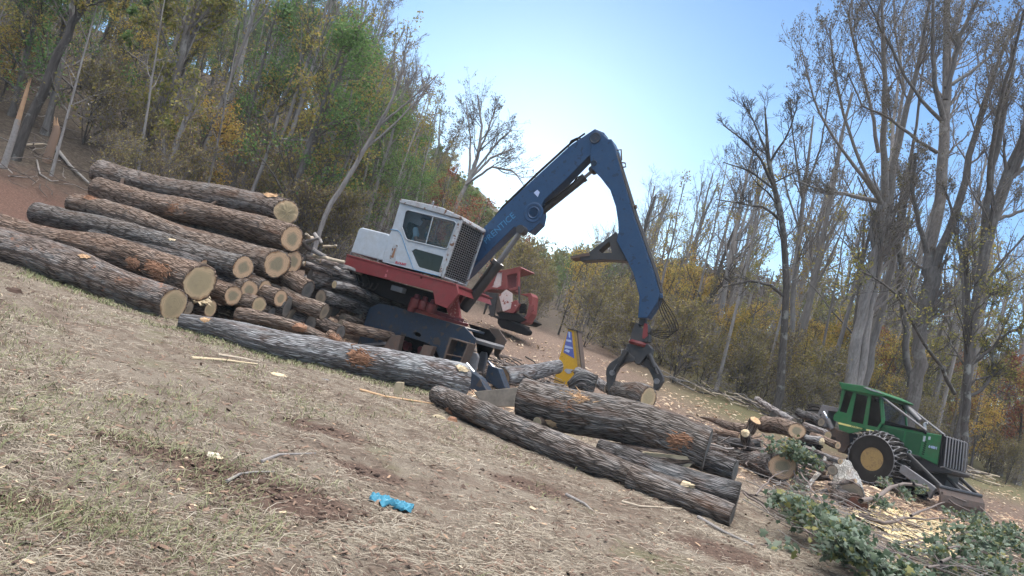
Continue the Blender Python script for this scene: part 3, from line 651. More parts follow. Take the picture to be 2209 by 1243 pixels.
make_log('dark log low behind the leaves beside the furrowed log', [q_(zh, 640, 760, 15.75, 34), q_(zh, 1100, 900, 14.35, 26)], 'bark_dark', ('end_old', 'end_old'), GH, seed=74)
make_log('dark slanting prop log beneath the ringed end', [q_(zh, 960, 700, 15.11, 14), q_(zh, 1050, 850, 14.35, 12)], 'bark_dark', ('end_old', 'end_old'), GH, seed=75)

for (x0, y0, D0, w0, x1, y1, D1, w1, bk, em, lab) in [(250, 300, 17.6, 20, 620, 350, 16.8, 22, 'bark_brown', 'end_fresh', 'mid brown log across the back of the right heap'), (1180, 440, 16.4, 12, 1500, 560, 15.6, 14, 'bark_light', 'end_fresh', 'thin pale log pointing at the skidder wheel'),
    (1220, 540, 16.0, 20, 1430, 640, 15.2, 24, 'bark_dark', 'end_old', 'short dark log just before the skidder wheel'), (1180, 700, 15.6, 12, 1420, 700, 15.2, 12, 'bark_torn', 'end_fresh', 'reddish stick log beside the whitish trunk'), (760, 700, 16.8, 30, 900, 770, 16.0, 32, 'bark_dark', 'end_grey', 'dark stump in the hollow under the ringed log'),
    (1180, 240, 18.4, 16, 1390, 330, 17.8, 18, 'bark_light', 'end_pale', 'pale limb hiding the skidder rear tyre'), (1240, 330, 17.4, 14, 1480, 420, 16.8, 16, 'bark_brown', 'end_fresh', 'brown limb in front of the skidder rear tyre'), (1100, 900, 14.6, 12, 1380, 830, 14.9, 14, 'bark_dark', 'end_old', 'dark limb among the leaves left of the dark red end'),
    (420, 600, 16.6, 26, 620, 640, 16.0, 24, 'bark_dark', 'end_grey', 'dark log behind the end of the furrowed log'), (1120, 120, 19.0, 18, 1330, 210, 18.4, 20, 'bark_dark', 'end_old', 'dark broken log behind the orange rimmed end')]:
    make_log(lab, [q_(zh, x0, y0, D0, w0), q_(zh, x1, y1, D1, w1)], bk, ('end_old', em), GH, k=24, cut=(0, 15))
print('LOGZ', [(r[6][:24], round(float(r[1][0][2] - r[2][0]), 2), round(float(r[1][-1][2] - r[2][-1]), 2), round(float(np.linalg.norm(r[1][-1] - r[1][0])), 1), round(float(r[2][-1]) * 2, 2), round(float(r[1][-1][1]), 1)) for r in LOGS])
# ================================================================ trees
RG = np.random.default_rng(11)
def unit(v): return v / (np.linalg.norm(v, axis=-1, keepdims=True) + 1e-9)
def tubes(P_, R_, k):
    """batch of tubes: P_ (M,n,3), R_ (M,n) -> verts, quads"""
    M_, n, _ = P_.shape; T = unit(np.gradient(P_, axis=1)); ref = np.broadcast_to(unit(np.array([.31, .52, .12])), T.shape)
    a = unit(np.cross(T, ref)); b = np.cross(T, a); w = np.linspace(0, 2 * PI, k, endpoint=False)
    V = P_[:, :, None, :] + R_[:, :, None, None] * (a[:, :, None, :] * np.cos(w)[None, None, :, None] + b[:, :, None, :] * np.sin(w)[None, None, :, None])
    base = (np.arange(M_) * n * k)[:, None, None]; i = np.arange(n - 1)[None, :, None] * k; j = np.arange(k)[None, None, :]; j2 = (j + 1) % k
    q = np.stack([base + i + j, base + i + j2, base + i + k + j2, base + i + k + j], -1).reshape(-1, 4)
    return V.reshape(-1, 3), q
def children_of(P_, R_, L_, c, tr, lenr, ang, up, n, rg, rr=.55, wig=.12, tip=.25, floor=0.0, flat=0):
    """each of the M parents gets c children; returns (M*c, n, 3), radii, lengths"""
    M_, m, _ = P_.shape; t = np.sort(rg.uniform(tr[0], tr[1], (M_, c)), axis=1); f = t * (m - 1); i = np.minimum(f.astype(int), m - 2); g = (f - i)[..., None]
    ar = np.arange(M_)[:, None]; A = P_[ar, i] * (1 - g) + P_[ar, i + 1] * g; T = unit(P_[ar, i + 1] - P_[ar, i])
    r0 = (R_[ar, i] * (1 - g[..., 0]) + R_[ar, i + 1] * g[..., 0]) * rr * rg.uniform(.7, 1.1, t.shape)
    pr = unit(np.cross(T, unit(rg.normal(size=T.shape)))); an = np.radians(rg.normal(ang, ang * .25, t.shape))[..., None]
    d = unit(T * np.cos(an) + pr * np.sin(an)); ln = L_[:, None] * lenr * (1.15 - .65 * t) * rg.uniform(.6, 1.2, t.shape)
    A = A.reshape(-1, 3); d = d.reshape(-1, 3); ln = ln.ravel(); r0 = r0.ravel(); out = [A]; st = (ln / (n - 1))[:, None]
    for s in range(n - 1):
        d = unit(d + np.array([0, 0, up]) + rg.normal(0, wig, d.shape)); out.append(out[-1] + d * st)
    Pn = np.stack(out, 1); Rn = r0[:, None] * np.linspace(1, tip, n)[None, :]
    return Pn, np.maximum(Rn, floor), ln
def leaf_quads(pts, size, rg, droop=0.0, fold=True):
    """loose leaves: one bent quad each"""
    N_ = len(pts); a = unit(rg.normal(size=(N_, 3)) + np.array([0, 0, -droop])); b = unit(np.cross(a, rg.normal(size=(N_, 3)))); s = size * rg.uniform(.6, 1.3, (N_, 1))
    n_ = np.cross(a, b) * s * .25
    V = np.stack([pts, pts + a * s * .55 + b * s * .42 + n_, pts + a * s * 1.15, pts + a * s * .55 - b * s * .42 + n_], 1).reshape(-1, 3)
    q = np.arange(N_ * 4).reshape(-1, 4); return V, q
def star_leaves(pts, size, rg, nrm=None):
    """broad lobed leaves (maple or poplar like)"""
    N_ = len(pts); a = unit(rg.normal(size=(N_, 3)) + np.array([0, 0, -.3])); nn = unit(rg.normal(size=(N_, 3)) * .7 + np.array([0, -.3, .8])); a = unit(a - nn * (a * nn).sum(-1, keepdims=True)); b = np.cross(nn, a)
    s = size * rg.uniform(.6, 1.3, (N_, 1))
    ol = [(0, 0), (-.18, .30), (.02, .62), (.28, .42), (.5, .66), (.62, .30), (1.05, 0), (.62, -.30), (.5, -.66), (.28, -.42), (.02, -.62), (-.18, -.30)]
    k = len(ol); V = np.stack([pts + a * s * u + b * s * v - nn * s * (abs(v) * .35 + .12 * u * u) for u, v in ol] + [pts + a * s * .35], 1).reshape(-1, 3)
    base = (np.arange(N_) * (k + 1))[:, None]; tr = [(k, i, (i + 1) % k) for i in range(k)]
    T_ = np.concatenate([base + np.array(x)[None, :] for x in tr]); return V, T_
def along(P_, c, rg, tr=(.2, 1), jit=.1):
    M_, m, _ = P_.shape; t = rg.uniform(tr[0], tr[1], (M_, c)); f = t * (m - 1); i = np.minimum(f.astype(int), m - 2); g = (f - i)[..., None]; ar = np.arange(M_)[:, None]
    return ((P_[ar, i] * (1 - g) + P_[ar, i + 1] * g) + rg.normal(0, jit, (M_, c, 3))).reshape(-1, 3)
class Acc:
    def __init__(s): s.V = []; s.Q = []; s.T = []; s.mq = []; s.mt = []; s.n = 0
    def add(s, V, q=None, t=None, mi=0):
        s.V.append(V)
        if q is not None: s.Q.append(q + s.n); s.mq.append(np.full(len(q), mi))
        if t is not None: s.T.append(t + s.n); s.mt.append(np.full(len(t), mi))
        s.n += len(V)
    def mesh(s, name, org=(0, 0, 0)):
        V = np.concatenate(s.V) - np.array(org); Q = np.concatenate(s.Q) if s.Q else None; T_ = np.concatenate(s.T) if s.T else None
        return arr_mesh(name, V, Q, T_, matidx=np.concatenate(s.mq + s.mt))
def bark_tree(name, lo, hi, moss=.0, band=False):
    mt, n, b = new_mat(name); t = NT(n); tc_ = t.N('ShaderNodeTexCoord').outputs['Object']
    n1 = t.noise(t.mapping(tc_, (9, 9, 1.3)), 1.6, 5, .7); n2 = t.noise(tc_, .6, 4, .6)
    c = t.ramp(n1, [(.3, lo), (.7, hi)]); c = t.mix(t.maprange(n2, .5, .7, 0, .5), c, tuple(x * .55 for x in hi))
    if moss: c = t.mix(t.maprange(t.noise(tc_, 1.7, 5, .7), .55, .62, 0, moss), c, (.42, .43, .40))
    oi = t.N('ShaderNodeObjectInfo').outputs['Random']; c = t.mix(t.maprange(oi, 0, 1, .0, .45), c, tuple(x * .45 for x in lo))
    t.L(c, b.inputs['Base Color']); b.inputs['Roughness'].default_value = .9; b.inputs['Specular IOR Level'].default_value = .2
    t.bump(n1, .6, .03, b); return mt
def leafmat(name, cols, trans=.45, rnd=.6):
    mt, n, b = new_mat(name); t = NT(n); g = t.N('ShaderNodeNewGeometry').outputs['Random Per Island']; oi = t.N('ShaderNodeObjectInfo').outputs['Random']
    f = t.math('ADD', t.math('MULTIPLY', g, rnd), t.math('MULTIPLY', oi, 1 - rnd)); k = len(cols)
    c = t.ramp(f, [(i / (k - 1) * .9 + .05, q) for i, q in enumerate(cols)])
    t.L(c, b.inputs['Base Color']); b.inputs['Roughness'].default_value = .6; b.inputs['Specular IOR Level'].default_value = .25
    tr = t.N('ShaderNodeBsdfTranslucent'); t.L(c, tr.inputs[0]); ms = t.N('ShaderNodeMixShader'); ms.inputs[0].default_value = trans
    t.L(b.outputs[0], ms.inputs[1]); t.L(tr.outputs[0], ms.inputs[2]); t.L(ms.outputs[0], n.nodes['Material Output'].inputs[0]); return mt
M['tb_grey'] = bark_tree('tree_bark_grey', (.10, .09, .083), (.26, .24, .228), .3)
M['tb_pale'] = bark_tree('tree_bark_pale', (.19, .172, .162), (.41, .385, .37), .3)
M['tb_dark'] = bark_tree('tree_bark_dark', (.045, .04, .037), (.15, .135, .125), .45)
M['twig'] = bark_tree('twig_bark', (.17, .152, .142), (.30, .272, .258))
M['lf_green'] = leafmat('leaf_green', [(.07, .15, .05), (.12, .22, .07), (.17, .28, .09), (.25, .30, .10)])
M['lf_olive'] = leafmat('leaf_olive', [(.15, .18, .055), (.26, .25, .075), (.38, .31, .085), (.30, .19, .08)])
M['lf_yellow'] = leafmat('leaf_yellow', [(.24, .23, .06), (.42, .34, .08), (.52, .36, .09), (.38, .22, .08)])
M['lf_rust'] = leafmat('leaf_rust', [(.20, .06, .05), (.28, .10, .07), (.34, .16, .07), (.16, .08, .06)])
M['lf_brush'] = leafmat('leaf_brush', [(.16, .13, .08), (.22, .20, .08), (.32, .26, .10), (.19, .13, .10)], .3)
M['lf_bronze'] = leafmat('leaf_bronze', [(.12, .11, .07), (.16, .14, .09), (.19, .16, .11), (.11, .11, .08)], .2)
M['lf_maple'] = leafmat('leaf_maple', [(.05, .08, .045), (.07, .11, .06), (.11, .155, .10), (.17, .22, .16), (.25, .29, .23), (.055, .09, .04), (.24, .23, .08)], .3, .95)
def trunk_line(H, r, lean, wob, rg, n=14, tip=.25):
    z = np.linspace(-.4, H, n); f = np.clip(z / H, 0, 1); x = lean[0] * f * H + np.cumsum(rg.normal(0, wob, n)) * f; y = lean[1] * f * H + np.cumsum(rg.normal(0, wob, n)) * f
    R = r * (1 - (1 - tip) * f ** .9); R[0] *= 1.5; R[1] *= 1.08
    return np.stack([x, y, z], -1)[None], R[None]
def tree_meshes(kind, rg):
    """one tree of a kind: trunk mesh and crown mesh, base at the origin"""
    K = dict(poplar=dict(H=17, r=.24, lean=.03, c1=13, t1=(.35, .97), l1=.34, a1=32, u1=.18, c2=7, l2=.42, a2=38, c3=5, l3=.45, leaf=('lf_bronze', 1, .07, .06), bark='tb_pale', tw='twig', s1=7),
             oldbare=dict(H=14, r=.26, lean=.06, c1=11, t1=(.3, .95), l1=.5, a1=55, u1=.08, c2=7, l2=.5, a2=45, c3=5, l3=.45, leaf=None, bark='tb_grey', tw='twig', s1=9),
             greenleaf=dict(H=12.5, r=.17, lean=.08, c1=20, t1=(.10, .98), l1=.34, a1=62, u1=.05, c2=8, l2=.5, a2=45, c3=4, l3=.5, leaf=('lf_green', 9, .115, .24), bark='tb_grey', tw='tb_dark', s1=7),
             oliveleaf=dict(H=11, r=.15, lean=.10, c1=19, t1=(.12, .98), l1=.36, a1=58, u1=.06, c2=8, l2=.5, a2=45, c3=4, l3=.5, leaf=('lf_olive', 7, .115, .22), bark='tb_grey', tw='tb_dark', s1=7),
             yellowleaf=dict(H=5.2, r=.07, lean=.12, c1=13, t1=(.12, .98), l1=.42, a1=62, u1=.04, c2=7, l2=.5, a2=45, c3=4, l3=.5, leaf=('lf_yellow', 6, .09, .18), bark='tb_dark', tw='tb_dark', s1=6),
             rustleaf=dict(H=7, r=.09, lean=.1, c1=13, t1=(.2, .98), l1=.38, a1=60, u1=.05, c2=7, l2=.5, a2=45, c3=4, l3=.5, leaf=('lf_rust', 7, .11, .16), bark='tb_dark', tw='tb_dark', s1=6),
             brush=dict(H=2.6, r=.03, lean=.2, c1=26, t1=(.05, .98), l1=.75, a1=50, u1=.10, c2=7, l2=.5, a2=40, c3=4, l3=.5, leaf=('lf_brush', 3, .07, .1), bark='tb_dark', tw='twig', s1=6),
             sapling=dict(H=9, r=.065, lean=.1, c1=9, t1=(.3, .98), l1=.22, a1=48, u1=.1, c2=5, l2=.5, a2=45, c3=3, l3=.5, leaf=('lf_olive', 1, .1, .12), bark='tb_pale', tw='twig', s1=5),
             pole=dict(H=14, r=.12, lean=.05, c1=10, t1=(.5, .98), l1=.2, a1=42, u1=.12, c2=5, l2=.5, a2=45, c3=4, l3=.5, leaf=('lf_olive', 2, .12, .12), bark='tb_pale', tw='twig', s1=6))[kind]
    H = K['H'] * rg.uniform(.85, 1.15); an = rg.uniform(0, 6.28); ln = K['lean'] * rg.uniform(.2, 1)
    P0, R0 = trunk_line(H, K['r'], (ln * math.cos(an), ln * math.sin(an)), .05 * H / 12, rg)
    tr = Acc(); V, q = tubes(P0, R0, 10); tr.add(V, q)
    L0 = np.array([H]); P1, R1_, L1_ = children_of(P0, R0, L0, K['c1'], K['t1'], K['l1'], K['a1'], K['u1'], K['s1'], rg, rr=.5)
    V, q = tubes(P1, R1_, 6); tr.add(V, q)
    cr = Acc(); P2, R2_, L2_ = children_of(P1, R1_, L1_, K['c2'], (.15, 1), K['l2'], K['a2'], .07, 5, rg, rr=.6, floor=.009)
    V, q = tubes(P2, R2_, 4); cr.add(V, q, mi=0)
    P3, R3_, L3_ = children_of(P2, R2_, L2_, K['c3'], (.1, 1), K['l3'], K['a2'], .08, 4, rg, rr=.6, floor=.006)
    V, q = tubes(P3, R3_, 3); cr.add(V, q, mi=0)
    mats = [M[K['tw']]]
    if K['leaf']:
        lm, cnt, sz, jit = K['leaf']; keep = along(P3, cnt, rg, (.2, 1), jit)
        if K['leaf'][1] >= 4:      # clumps: leave gaps in the crown
            msk = vnoise(keep[:, 0] + keep[:, 2] * .6, keep[:, 1] + keep[:, 2] * .8, 1.1, int(rg.integers(99))) > -.12; keep = keep[msk]
        V, q = leaf_quads(keep, sz, rg, .5); cr.add(V, q, mi=1); mats.append(M[lm])
    return tr.mesh('trunk'), M[K['bark']], cr.mesh('crown'), mats, H
PROTO = {}
for kd, cnt in (('poplar', 3), ('oldbare', 3), ('greenleaf', 4), ('oliveleaf', 4), ('yellowleaf', 4), ('rustleaf', 2), ('brush', 4), ('sapling', 3), ('pole', 3)):
    PROTO[kd] = [tree_meshes(kd, RG) for _ in range(cnt)]
TNAME = dict(poplar='bare_poplar', oldbare='bare_tree', greenleaf='green_tree', oliveleaf='olive_tree', yellowleaf='yellow_shrub_tree', rustleaf='rust_tree', brush='brush_bush', sapling='sapling', pole='slender_tree')
TCAT = dict(yellowleaf='small tree', brush='bush', sapling='sapling')
def put_tree(kd, x, y, H, label, group, rg=RG, lean=None, var=None, rot=None):
    trm, bm, crm, cm, H0 = PROTO[kd][int(rg.integers(len(PROTO[kd]))) if var is None else var]
    e = empty(TNAME[kd], (x, y, float(G(x, y))), label, TCAT.get(kd, 'tree'), group)
    s = H / H0; w = s * rg.uniform(.85, 1.15); e.scale = (w, w, s)
    if lean is None: lean = (rg.normal(.02, .04), rg.normal(0, .04))
    e.rotation_euler = (lean[1], lean[0], rg.uniform(0, 6.28) if rot is None else rot)
    for nm, me, mats in (('trunk', trm, [bm]), ('crown', crm, cm)):
        if len(me.materials) == 0:
            for q in mats: me.materials.append(q)
        o = bpy.data.objects.new(nm, me); COL.objects.link(o); o.parent = e
    return e
for kd in PROTO:
    for trm, bm, crm, cm, H0 in PROTO[kd]:
        trm.polygons.foreach_set('use_smooth', [True] * len(trm.polygons))
# ---------------------------------------------------------------- trees with a trunk one can recognise in the photograph
def hero(name, label, D, limbs, bark='tb_grey', twigs='twig', c=(9, 6, 4), lens=(1.6, .5, .5), ang=(42, 42, 42), up=.12, leaf=None, depth=.5, seed=0, tr=(.35, 1), cat='tree', group=None, mainlen=None):
    """limbs: lists of (px, py, width px) in the picture; the first is the trunk. Limbs spread in depth about D."""
    rg = np.random.default_rng(seed + 100); acc = Acc(); cr = Acc(); allP = []; allR = []
    base = None
    for li, L in enumerate(limbs):
        L = np.array(L, float); n = 12; s = np.concatenate([[0], np.cumsum(np.hypot(np.diff(L[:, 0]), np.diff(L[:, 1])))]); t = np.linspace(0, s[-1], n)
        px = np.interp(t, s, L[:, 0]); py = np.interp(t, s, L[:, 1]); w = np.interp(t, s, L[:, 2]); f = t / s[-1]
        dd = (rg.uniform(-1, 1) * depth * (s[-1] / FPX * D) * f) if li else 0 * f
        if not li: D0 = np.full(n, D)
        D0 = D + dd
        A = np.array([P(a, b_, d_) for a, b_, d_ in zip(px, py, D0)]); R = w / 2 * D0 / FPX
        A[1:-1] += rg.normal(0, .25, (n - 2, 3)) * R[1:-1, None]
        if li == 0:
            g0 = A[0].copy(); g0[2] = float(G(g0[0], g0[1])) - .3; ax = A[0] - g0
            if ax[2] > 0.05: A = np.concatenate([g0[None], A]); R = np.concatenate([[R[0] * 1.12], R]); 
            base = (g0[0], g0[1], float(G(g0[0], g0[1])))
            V, q = tubes(A[None], R[None], 12); acc.add(V, q); A = A[-12:]; R = R[-12:]
        else:
            V, q = tubes(A[None], R[None], 8); acc.add(V, q)
        allP.append(A); allR.append(R)
    P0 = np.stack(allP); R0 = np.stack(allR); L0 = np.linalg.norm(np.diff(P0, axis=1), axis=2).sum(1)
    L0 = np.full(len(L0), mainlen or 3.0) * np.clip(L0 / L0.max(), .5, 1)
    P1, R1_, L1_ = children_of(P0, R0, L0, c[0], tr, lens[0] / 3.0 * 1.0, ang[0], up, 6, rg, rr=.42, floor=.009)
    V, q = tubes(P1, R1_, 5); cr.add(V, q, mi=0)
    P2, R2_, L2_ = children_of(P1, R1_, L1_, c[1], (.15, 1), lens[1], ang[1], up * .7, 5, rg, rr=.6, floor=.006)
    V, q = tubes(P2, R2_, 4); cr.add(V, q, mi=0)
    P3, R3_, L3_ = children_of(P2, R2_, L2_, c[2], (.1, 1), lens[2], ang[2], up * .6, 4, rg, rr=.6, floor=.0045)
    V, q = tubes(P3, R3_, 3); cr.add(V, q, mi=0); mats = [M[twigs]]
    if leaf:
        lm, cnt, sz = leaf; V, q = leaf_quads(along(P3, cnt, rg, (.3, 1), .05), sz, rg, .3); cr.add(V, q, mi=1); mats.append(M[lm])
    e = empty(name, base, label, cat, group)
    link_mesh('trunk', acc.mesh('trunk', base), M[bark], e, smooth=True)
    me = cr.mesh('crown', base); link_mesh('crown', me, mats, e)
    return e
zw = zz(1480, 0, 2.59); zv = zz(1400, 0, 1.4623); zu = zz(1380, 400, 2.59); zx = zz(1850, 400, 2.0715)
def W(zfn, *pts): return [zfn(x, y) + (w,) for x, y, w in pts]
hero('bare_tree', 'dark bare tree with a crooked upright trunk, standing alone left of the two pale trunks', 31,
     [[(1683, 850, 18), (1690, 700, 15), (1697, 570, 14), (1690, 480, 13), (1668, 400, 11), (1655, 320, 8), (1650, 230, 3)], [(1668, 400, 8), (1640, 340, 5), (1600, 300, 4), (1560, 270, 2)],
      [(1660, 350, 6), (1700, 290, 4), (1720, 230, 2)], [(1690, 480, 7), (1650, 448, 5), (1600, 440, 4), (1545, 430, 2)], [(1672, 410, 5), (1620, 370, 4), (1560, 350, 2)],
      [(1692, 640, 7), (1660, 615, 6), (1620, 605, 5), (1560, 620, 3)], [(1655, 330, 5), (1625, 260, 3), (1600, 215, 2)]], 'tb_dark', 'tb_dark', (11, 7, 5), (3.0, .55, .5), seed=1, up=.12)
hero('bare_poplar', 'tall pale double trunked poplar directly behind the skidder cab', 32,
     [[(1834, 830, 25), (1858, 680, 22), (1884, 560, 21), (1904, 480, 20), (1908, 430, 18)], [(1850, 832, 20), (1874, 680, 18), (1897, 560, 17), (1915, 480, 16), (1922, 420, 14)], [(1910, 440, 17), (1905, 300, 13), (1908, 180, 10), (1905, 60, 7), (1900, -60, 4)],
      [(1916, 440, 17), (1935, 330, 14), (1960, 220, 12), (1985, 120, 9), (2010, -20, 5)], [(1908, 450, 10), (1880, 400, 8), (1850, 340, 7), (1820, 250, 6), (1800, 150, 5), (1790, 60, 3)],
      [(1895, 330, 9), (1880, 240, 7), (1850, 120, 6), (1830, 30, 5), (1850, -40, 3)], [(1905, 440, 10), (1860, 380, 8), (1800, 300, 6), (1760, 230, 5), (1730, 110, 2)],
      [(1912, 440, 12), (1855, 425, 9), (1770, 410, 6), (1720, 390, 3)], [(1920, 400, 9), (1925, 280, 7), (1940, 150, 5), (1950, 20, 3)], [(1930, 330, 8), (1950, 180, 6), (1930, 60, 4), (1925, -50, 2)]],
     'tb_pale', 'twig', (13, 8, 5), (4.2, .55, .5), seed=2, up=.2, leaf=('lf_bronze', 2, .065), ang=(36, 36, 38))
hero('bare_poplar', 'slimmer pale poplar leaning right between the double trunked poplar and the forked one', 34,
     [[(1862, 835, 18), (1895, 700, 16), (1925, 560, 14), (1950, 430, 12), (1960, 360, 10)], [(1955, 400, 8), (1975, 280, 6), (1990, 150, 4), (2005, 40, 2)], [(1950, 430, 7), (1930, 330, 5), (1915, 210, 3)]],
     'tb_pale', 'twig', (12, 8, 5), (4.0, .55, .5), seed=3, up=.2, leaf=('lf_bronze', 2, .065), ang=(34, 36, 38))
hero('bare_tree', 'thick forked tree whose trunk splits low, standing right of the skidder cab', 29,
     [[(1972, 860, 26), (1986, 740, 27), (1998, 640, 34), (2004, 580, 34)], [(2000, 590, 22), (2018, 470, 22), (2033, 350, 22), (2038, 240, 20), (2040, 120, 16), (2045, -30, 12)],
      [(2010, 600, 22), (2040, 520, 19), (2070, 440, 16), (2095, 330, 13), (2120, 230, 11), (2160, 120, 8), (2200, 20, 5)], [(1998, 545, 12), (1980, 470, 9), (1965, 400, 8), (1975, 330, 6)],
      [(2036, 260, 12), (2015, 180, 10), (2010, 90, 8), (2015, -40, 5)], [(2040, 215, 12), (2070, 80, 9), (2120, -20, 6)], [(2030, 260, 9), (1985, 215, 7), (1950, 160, 6), (1900, 60, 5), (1860, -20, 3)],
      [(2040, 190, 9), (2090, 160, 7), (2150, 110, 5), (2209, 50, 4)], [(2022, 330, 9), (1975, 300, 7), (1920, 255, 6), (1860, 230, 4), (1830, 160, 3)]],
     'tb_grey', 'twig', (13, 8, 5), (4.2, .55, .5), seed=4, up=.18, leaf=('lf_bronze', 2, .065), ang=(38, 38, 40))
hero('bare_tree', 'leaning tree with several grey stems at the right edge of the field', 27,
     [[(2078, 900, 17), (2092, 780, 18), (2105, 660, 19), (2118, 560, 20), (2150, 460, 24), (2190, 350, 24), (2225, 260, 20)], [(2120, 560, 15), (2125, 450, 14), (2150, 330, 12), (2175, 200, 9), (2190, 130, 6)],
      [(2150, 470, 12), (2130, 380, 10), (2150, 250, 9), (2185, 120, 7), (2209, 20, 5)], [(2085, 700, 12), (2075, 560, 9), (2055, 460, 6), (2035, 400, 4)], [(2140, 480, 8), (2190, 460, 7), (2240, 440, 5)],
      [(2170, 400, 8), (2200, 300, 6), (2240, 200, 4)]], 'tb_grey', 'twig', (12, 8, 5), (4.0, .55, .5), seed=5, up=.18, leaf=('lf_bronze', 2, .06), ang=(38, 38, 40))
hero('bare_tree', 'dark gnarled tree with twisting side limbs at the far right behind the hood', 25,
     [[(2078, 1000, 16), (2085, 860, 15), (2088, 700, 13), (2085, 600, 10), (2080, 520, 7)], [(2060, 850, 9), (2030, 790, 8), (1995, 745, 7), (1965, 690, 6), (1940, 640, 5), (1890, 600, 4), (1850, 582, 3)],
      [(2090, 790, 8), (2130, 760, 6), (2170, 720, 5), (2215, 700, 4)], [(2085, 860, 8), (2120, 840, 7), (2145, 800, 6), (2140, 750, 4)], [(2088, 700, 6), (2130, 640, 5), (2190, 600, 4)],
      [(2080, 860, 6), (2100, 820, 5), (2160, 805, 3)]], 'tb_dark', 'tb_dark', (13, 7, 5), (2.6, .5, .5), seed=6, up=.06, leaf=('lf_olive', 1, .08))
hero('bare_tree', 'thin pale stemmed tree rising beside the dark crooked one', 36,
     [[(1700, 800, 10), (1712, 640, 11), (1722, 520, 10), (1732, 430, 9), (1745, 330, 6), (1755, 250, 3)], [(1732, 430, 6), (1715, 330, 4), (1705, 230, 2)], [(1735, 420, 6), (1770, 320, 4), (1790, 200, 2)], [(1725, 500, 5), (1700, 420, 4), (1680, 340, 2)]],
     'tb_pale', 'twig', (10, 7, 5), (3.4, .5, .5), seed=7, up=.2, leaf=('lf_bronze', 1, .07))
hero('bare_poplar', 'broken pale poplar trunk with a bent elbow, left of the forked tree', 33,
     [[(1962, 850, 14), (1955, 740, 14), (1945, 640, 14), (1940, 520, 13), (1925, 480, 12)], [(1940, 510, 9), (1960, 400, 7), (1975, 280, 5)], [(1930, 500, 6), (1890, 470, 4), (1850, 380, 3)]],
     'tb_grey', 'twig', (6, 5, 4), (1.4, .5, .5), seed=8)
# left hillside
zl = zz(0, 0, 2.589)
hero('leaning_tree', 'dark lichened trunk leaning strongly right beside the split orange snag', 22,
     [[(48, 300, 20), (75, 235, 20), (110, 165, 19), (135, 105, 17), (155, 55, 15), (185, 10, 13), (205, -40, 10)], [(155, 60, 8), (150, 0, 6), (155, -60, 4)], [(185, 10, 7), (225, -20, 5), (260, -60, 3)]],
     'tb_dark', 'tb_dark', (9, 6, 4), (2.0, .5, .5), seed=21, leaf=('lf_olive', 3, .12), tr=(.7, 1))
hero('bare_poplar', 'thick pale trunk with several stems rising to the bright gap at the top left', 25,
     [[(300, 365, 14), (330, 290, 15), (352, 225, 15), (372, 175, 17)], [(372, 178, 15), (392, 120, 15), (405, 60, 14), (420, 0, 12), (435, -60, 9)], [(375, 170, 10), (400, 110, 11), (425, 55, 10), (445, -30, 7)],
      [(400, 70, 6), (440, 35, 5), (480, -20, 4)], [(380, 160, 6), (365, 110, 5), (345, 60, 4), (350, 0, 2)]], 'tb_grey', 'twig', (11, 7, 5), (2.2, .5, .5), seed=22, leaf=('lf_olive', 2, .11), tr=(.3, 1))
hero('bare_tree', 'pale stems splitting from the slope just left of the topmost log', 23,
     [[(360, 370, 14), (378, 320, 13), (395, 270, 11), (410, 225, 8), (428, 160, 5)], [(368, 350, 7), (385, 310, 6), (405, 280, 4)], [(355, 372, 7), (352, 310, 5), (362, 260, 3)]], 'tb_pale', 'twig', (9, 6, 5), (1.5, .5, .5), seed=23, leaf=('lf_olive', 1, .1))
hero('slender_tree', 'thin white barked tree leaning right on the upper left slope', 33, [[(225, 190, 7), (245, 135, 7), (262, 90, 6), (280, 30, 5), (290, -30, 4)]], 'tb_pale', 'twig', (10, 6, 4), (1.8, .5, .5), seed=24, leaf=('lf_olive', 3, .14), tr=(.5, 1))
hero('slender_tree', 'dark slim tree in the middle of the upper left slope', 31, [[(280, 280, 7), (296, 210, 7), (306, 130, 7), (318, 60, 6), (320, -10, 5)]], 'tb_dark', 'tb_dark', (9, 6, 4), (1.8, .5, .5), seed=25, leaf=('lf_green', 5, .15), tr=(.4, 1))
hero('slender_tree', 'pale bare tree leaning right behind the end of the topmost log', 26, [[(545, 412, 8), (565, 360, 8), (590, 300, 7), (600, 250, 5)], [(585, 300, 5), (640, 302, 4), (680, 305, 3)]], 'tb_pale', 'twig', (7, 5, 4), (1.2, .5, .5), seed=26)
hero('leaning_tree', 'long grey trunk leaning right behind the white engine box', 24, [[(690, 500, 10), (720, 430, 11), (760, 370, 10), (800, 300, 9), (835, 240, 7), (860, 180, 5)], [(800, 300, 6), (850, 210, 5), (870, 140, 3), (880, 60, 2)], [(820, 270, 5), (880, 220, 4), (940, 165, 2)], [(790, 320, 5), (860, 260, 4), (930, 180, 3)]],
     'tb_pale', 'twig', (8, 5, 4), (1.8, .55, .5), seed=27, tr=(.45, 1))
hero('bare_tree', 'rounded bare tree against the bright sky just left of the blue boom', 40,
     [[(985, 440, 9), (1010, 390, 9), (1030, 340, 8), (1040, 280, 5), (1030, 205, 3)], [(1010, 390, 6), (1060, 340, 5), (1110, 320, 3)], [(1020, 360, 6), (1050, 290, 4), (1070, 230, 3)], [(1005, 400, 6), (1060, 360, 5), (1110, 370, 4), (1130, 400, 2)], [(1012, 385, 6), (1015, 300, 4), (1005, 220, 2)], [(1015, 380, 6), (1080, 300, 4), (1105, 280, 2)]],
     'tb_pale', 'twig', (11, 7, 4), (3.4, .5, .5), seed=28, up=.12, leaf=('lf_bronze', 1, .07))
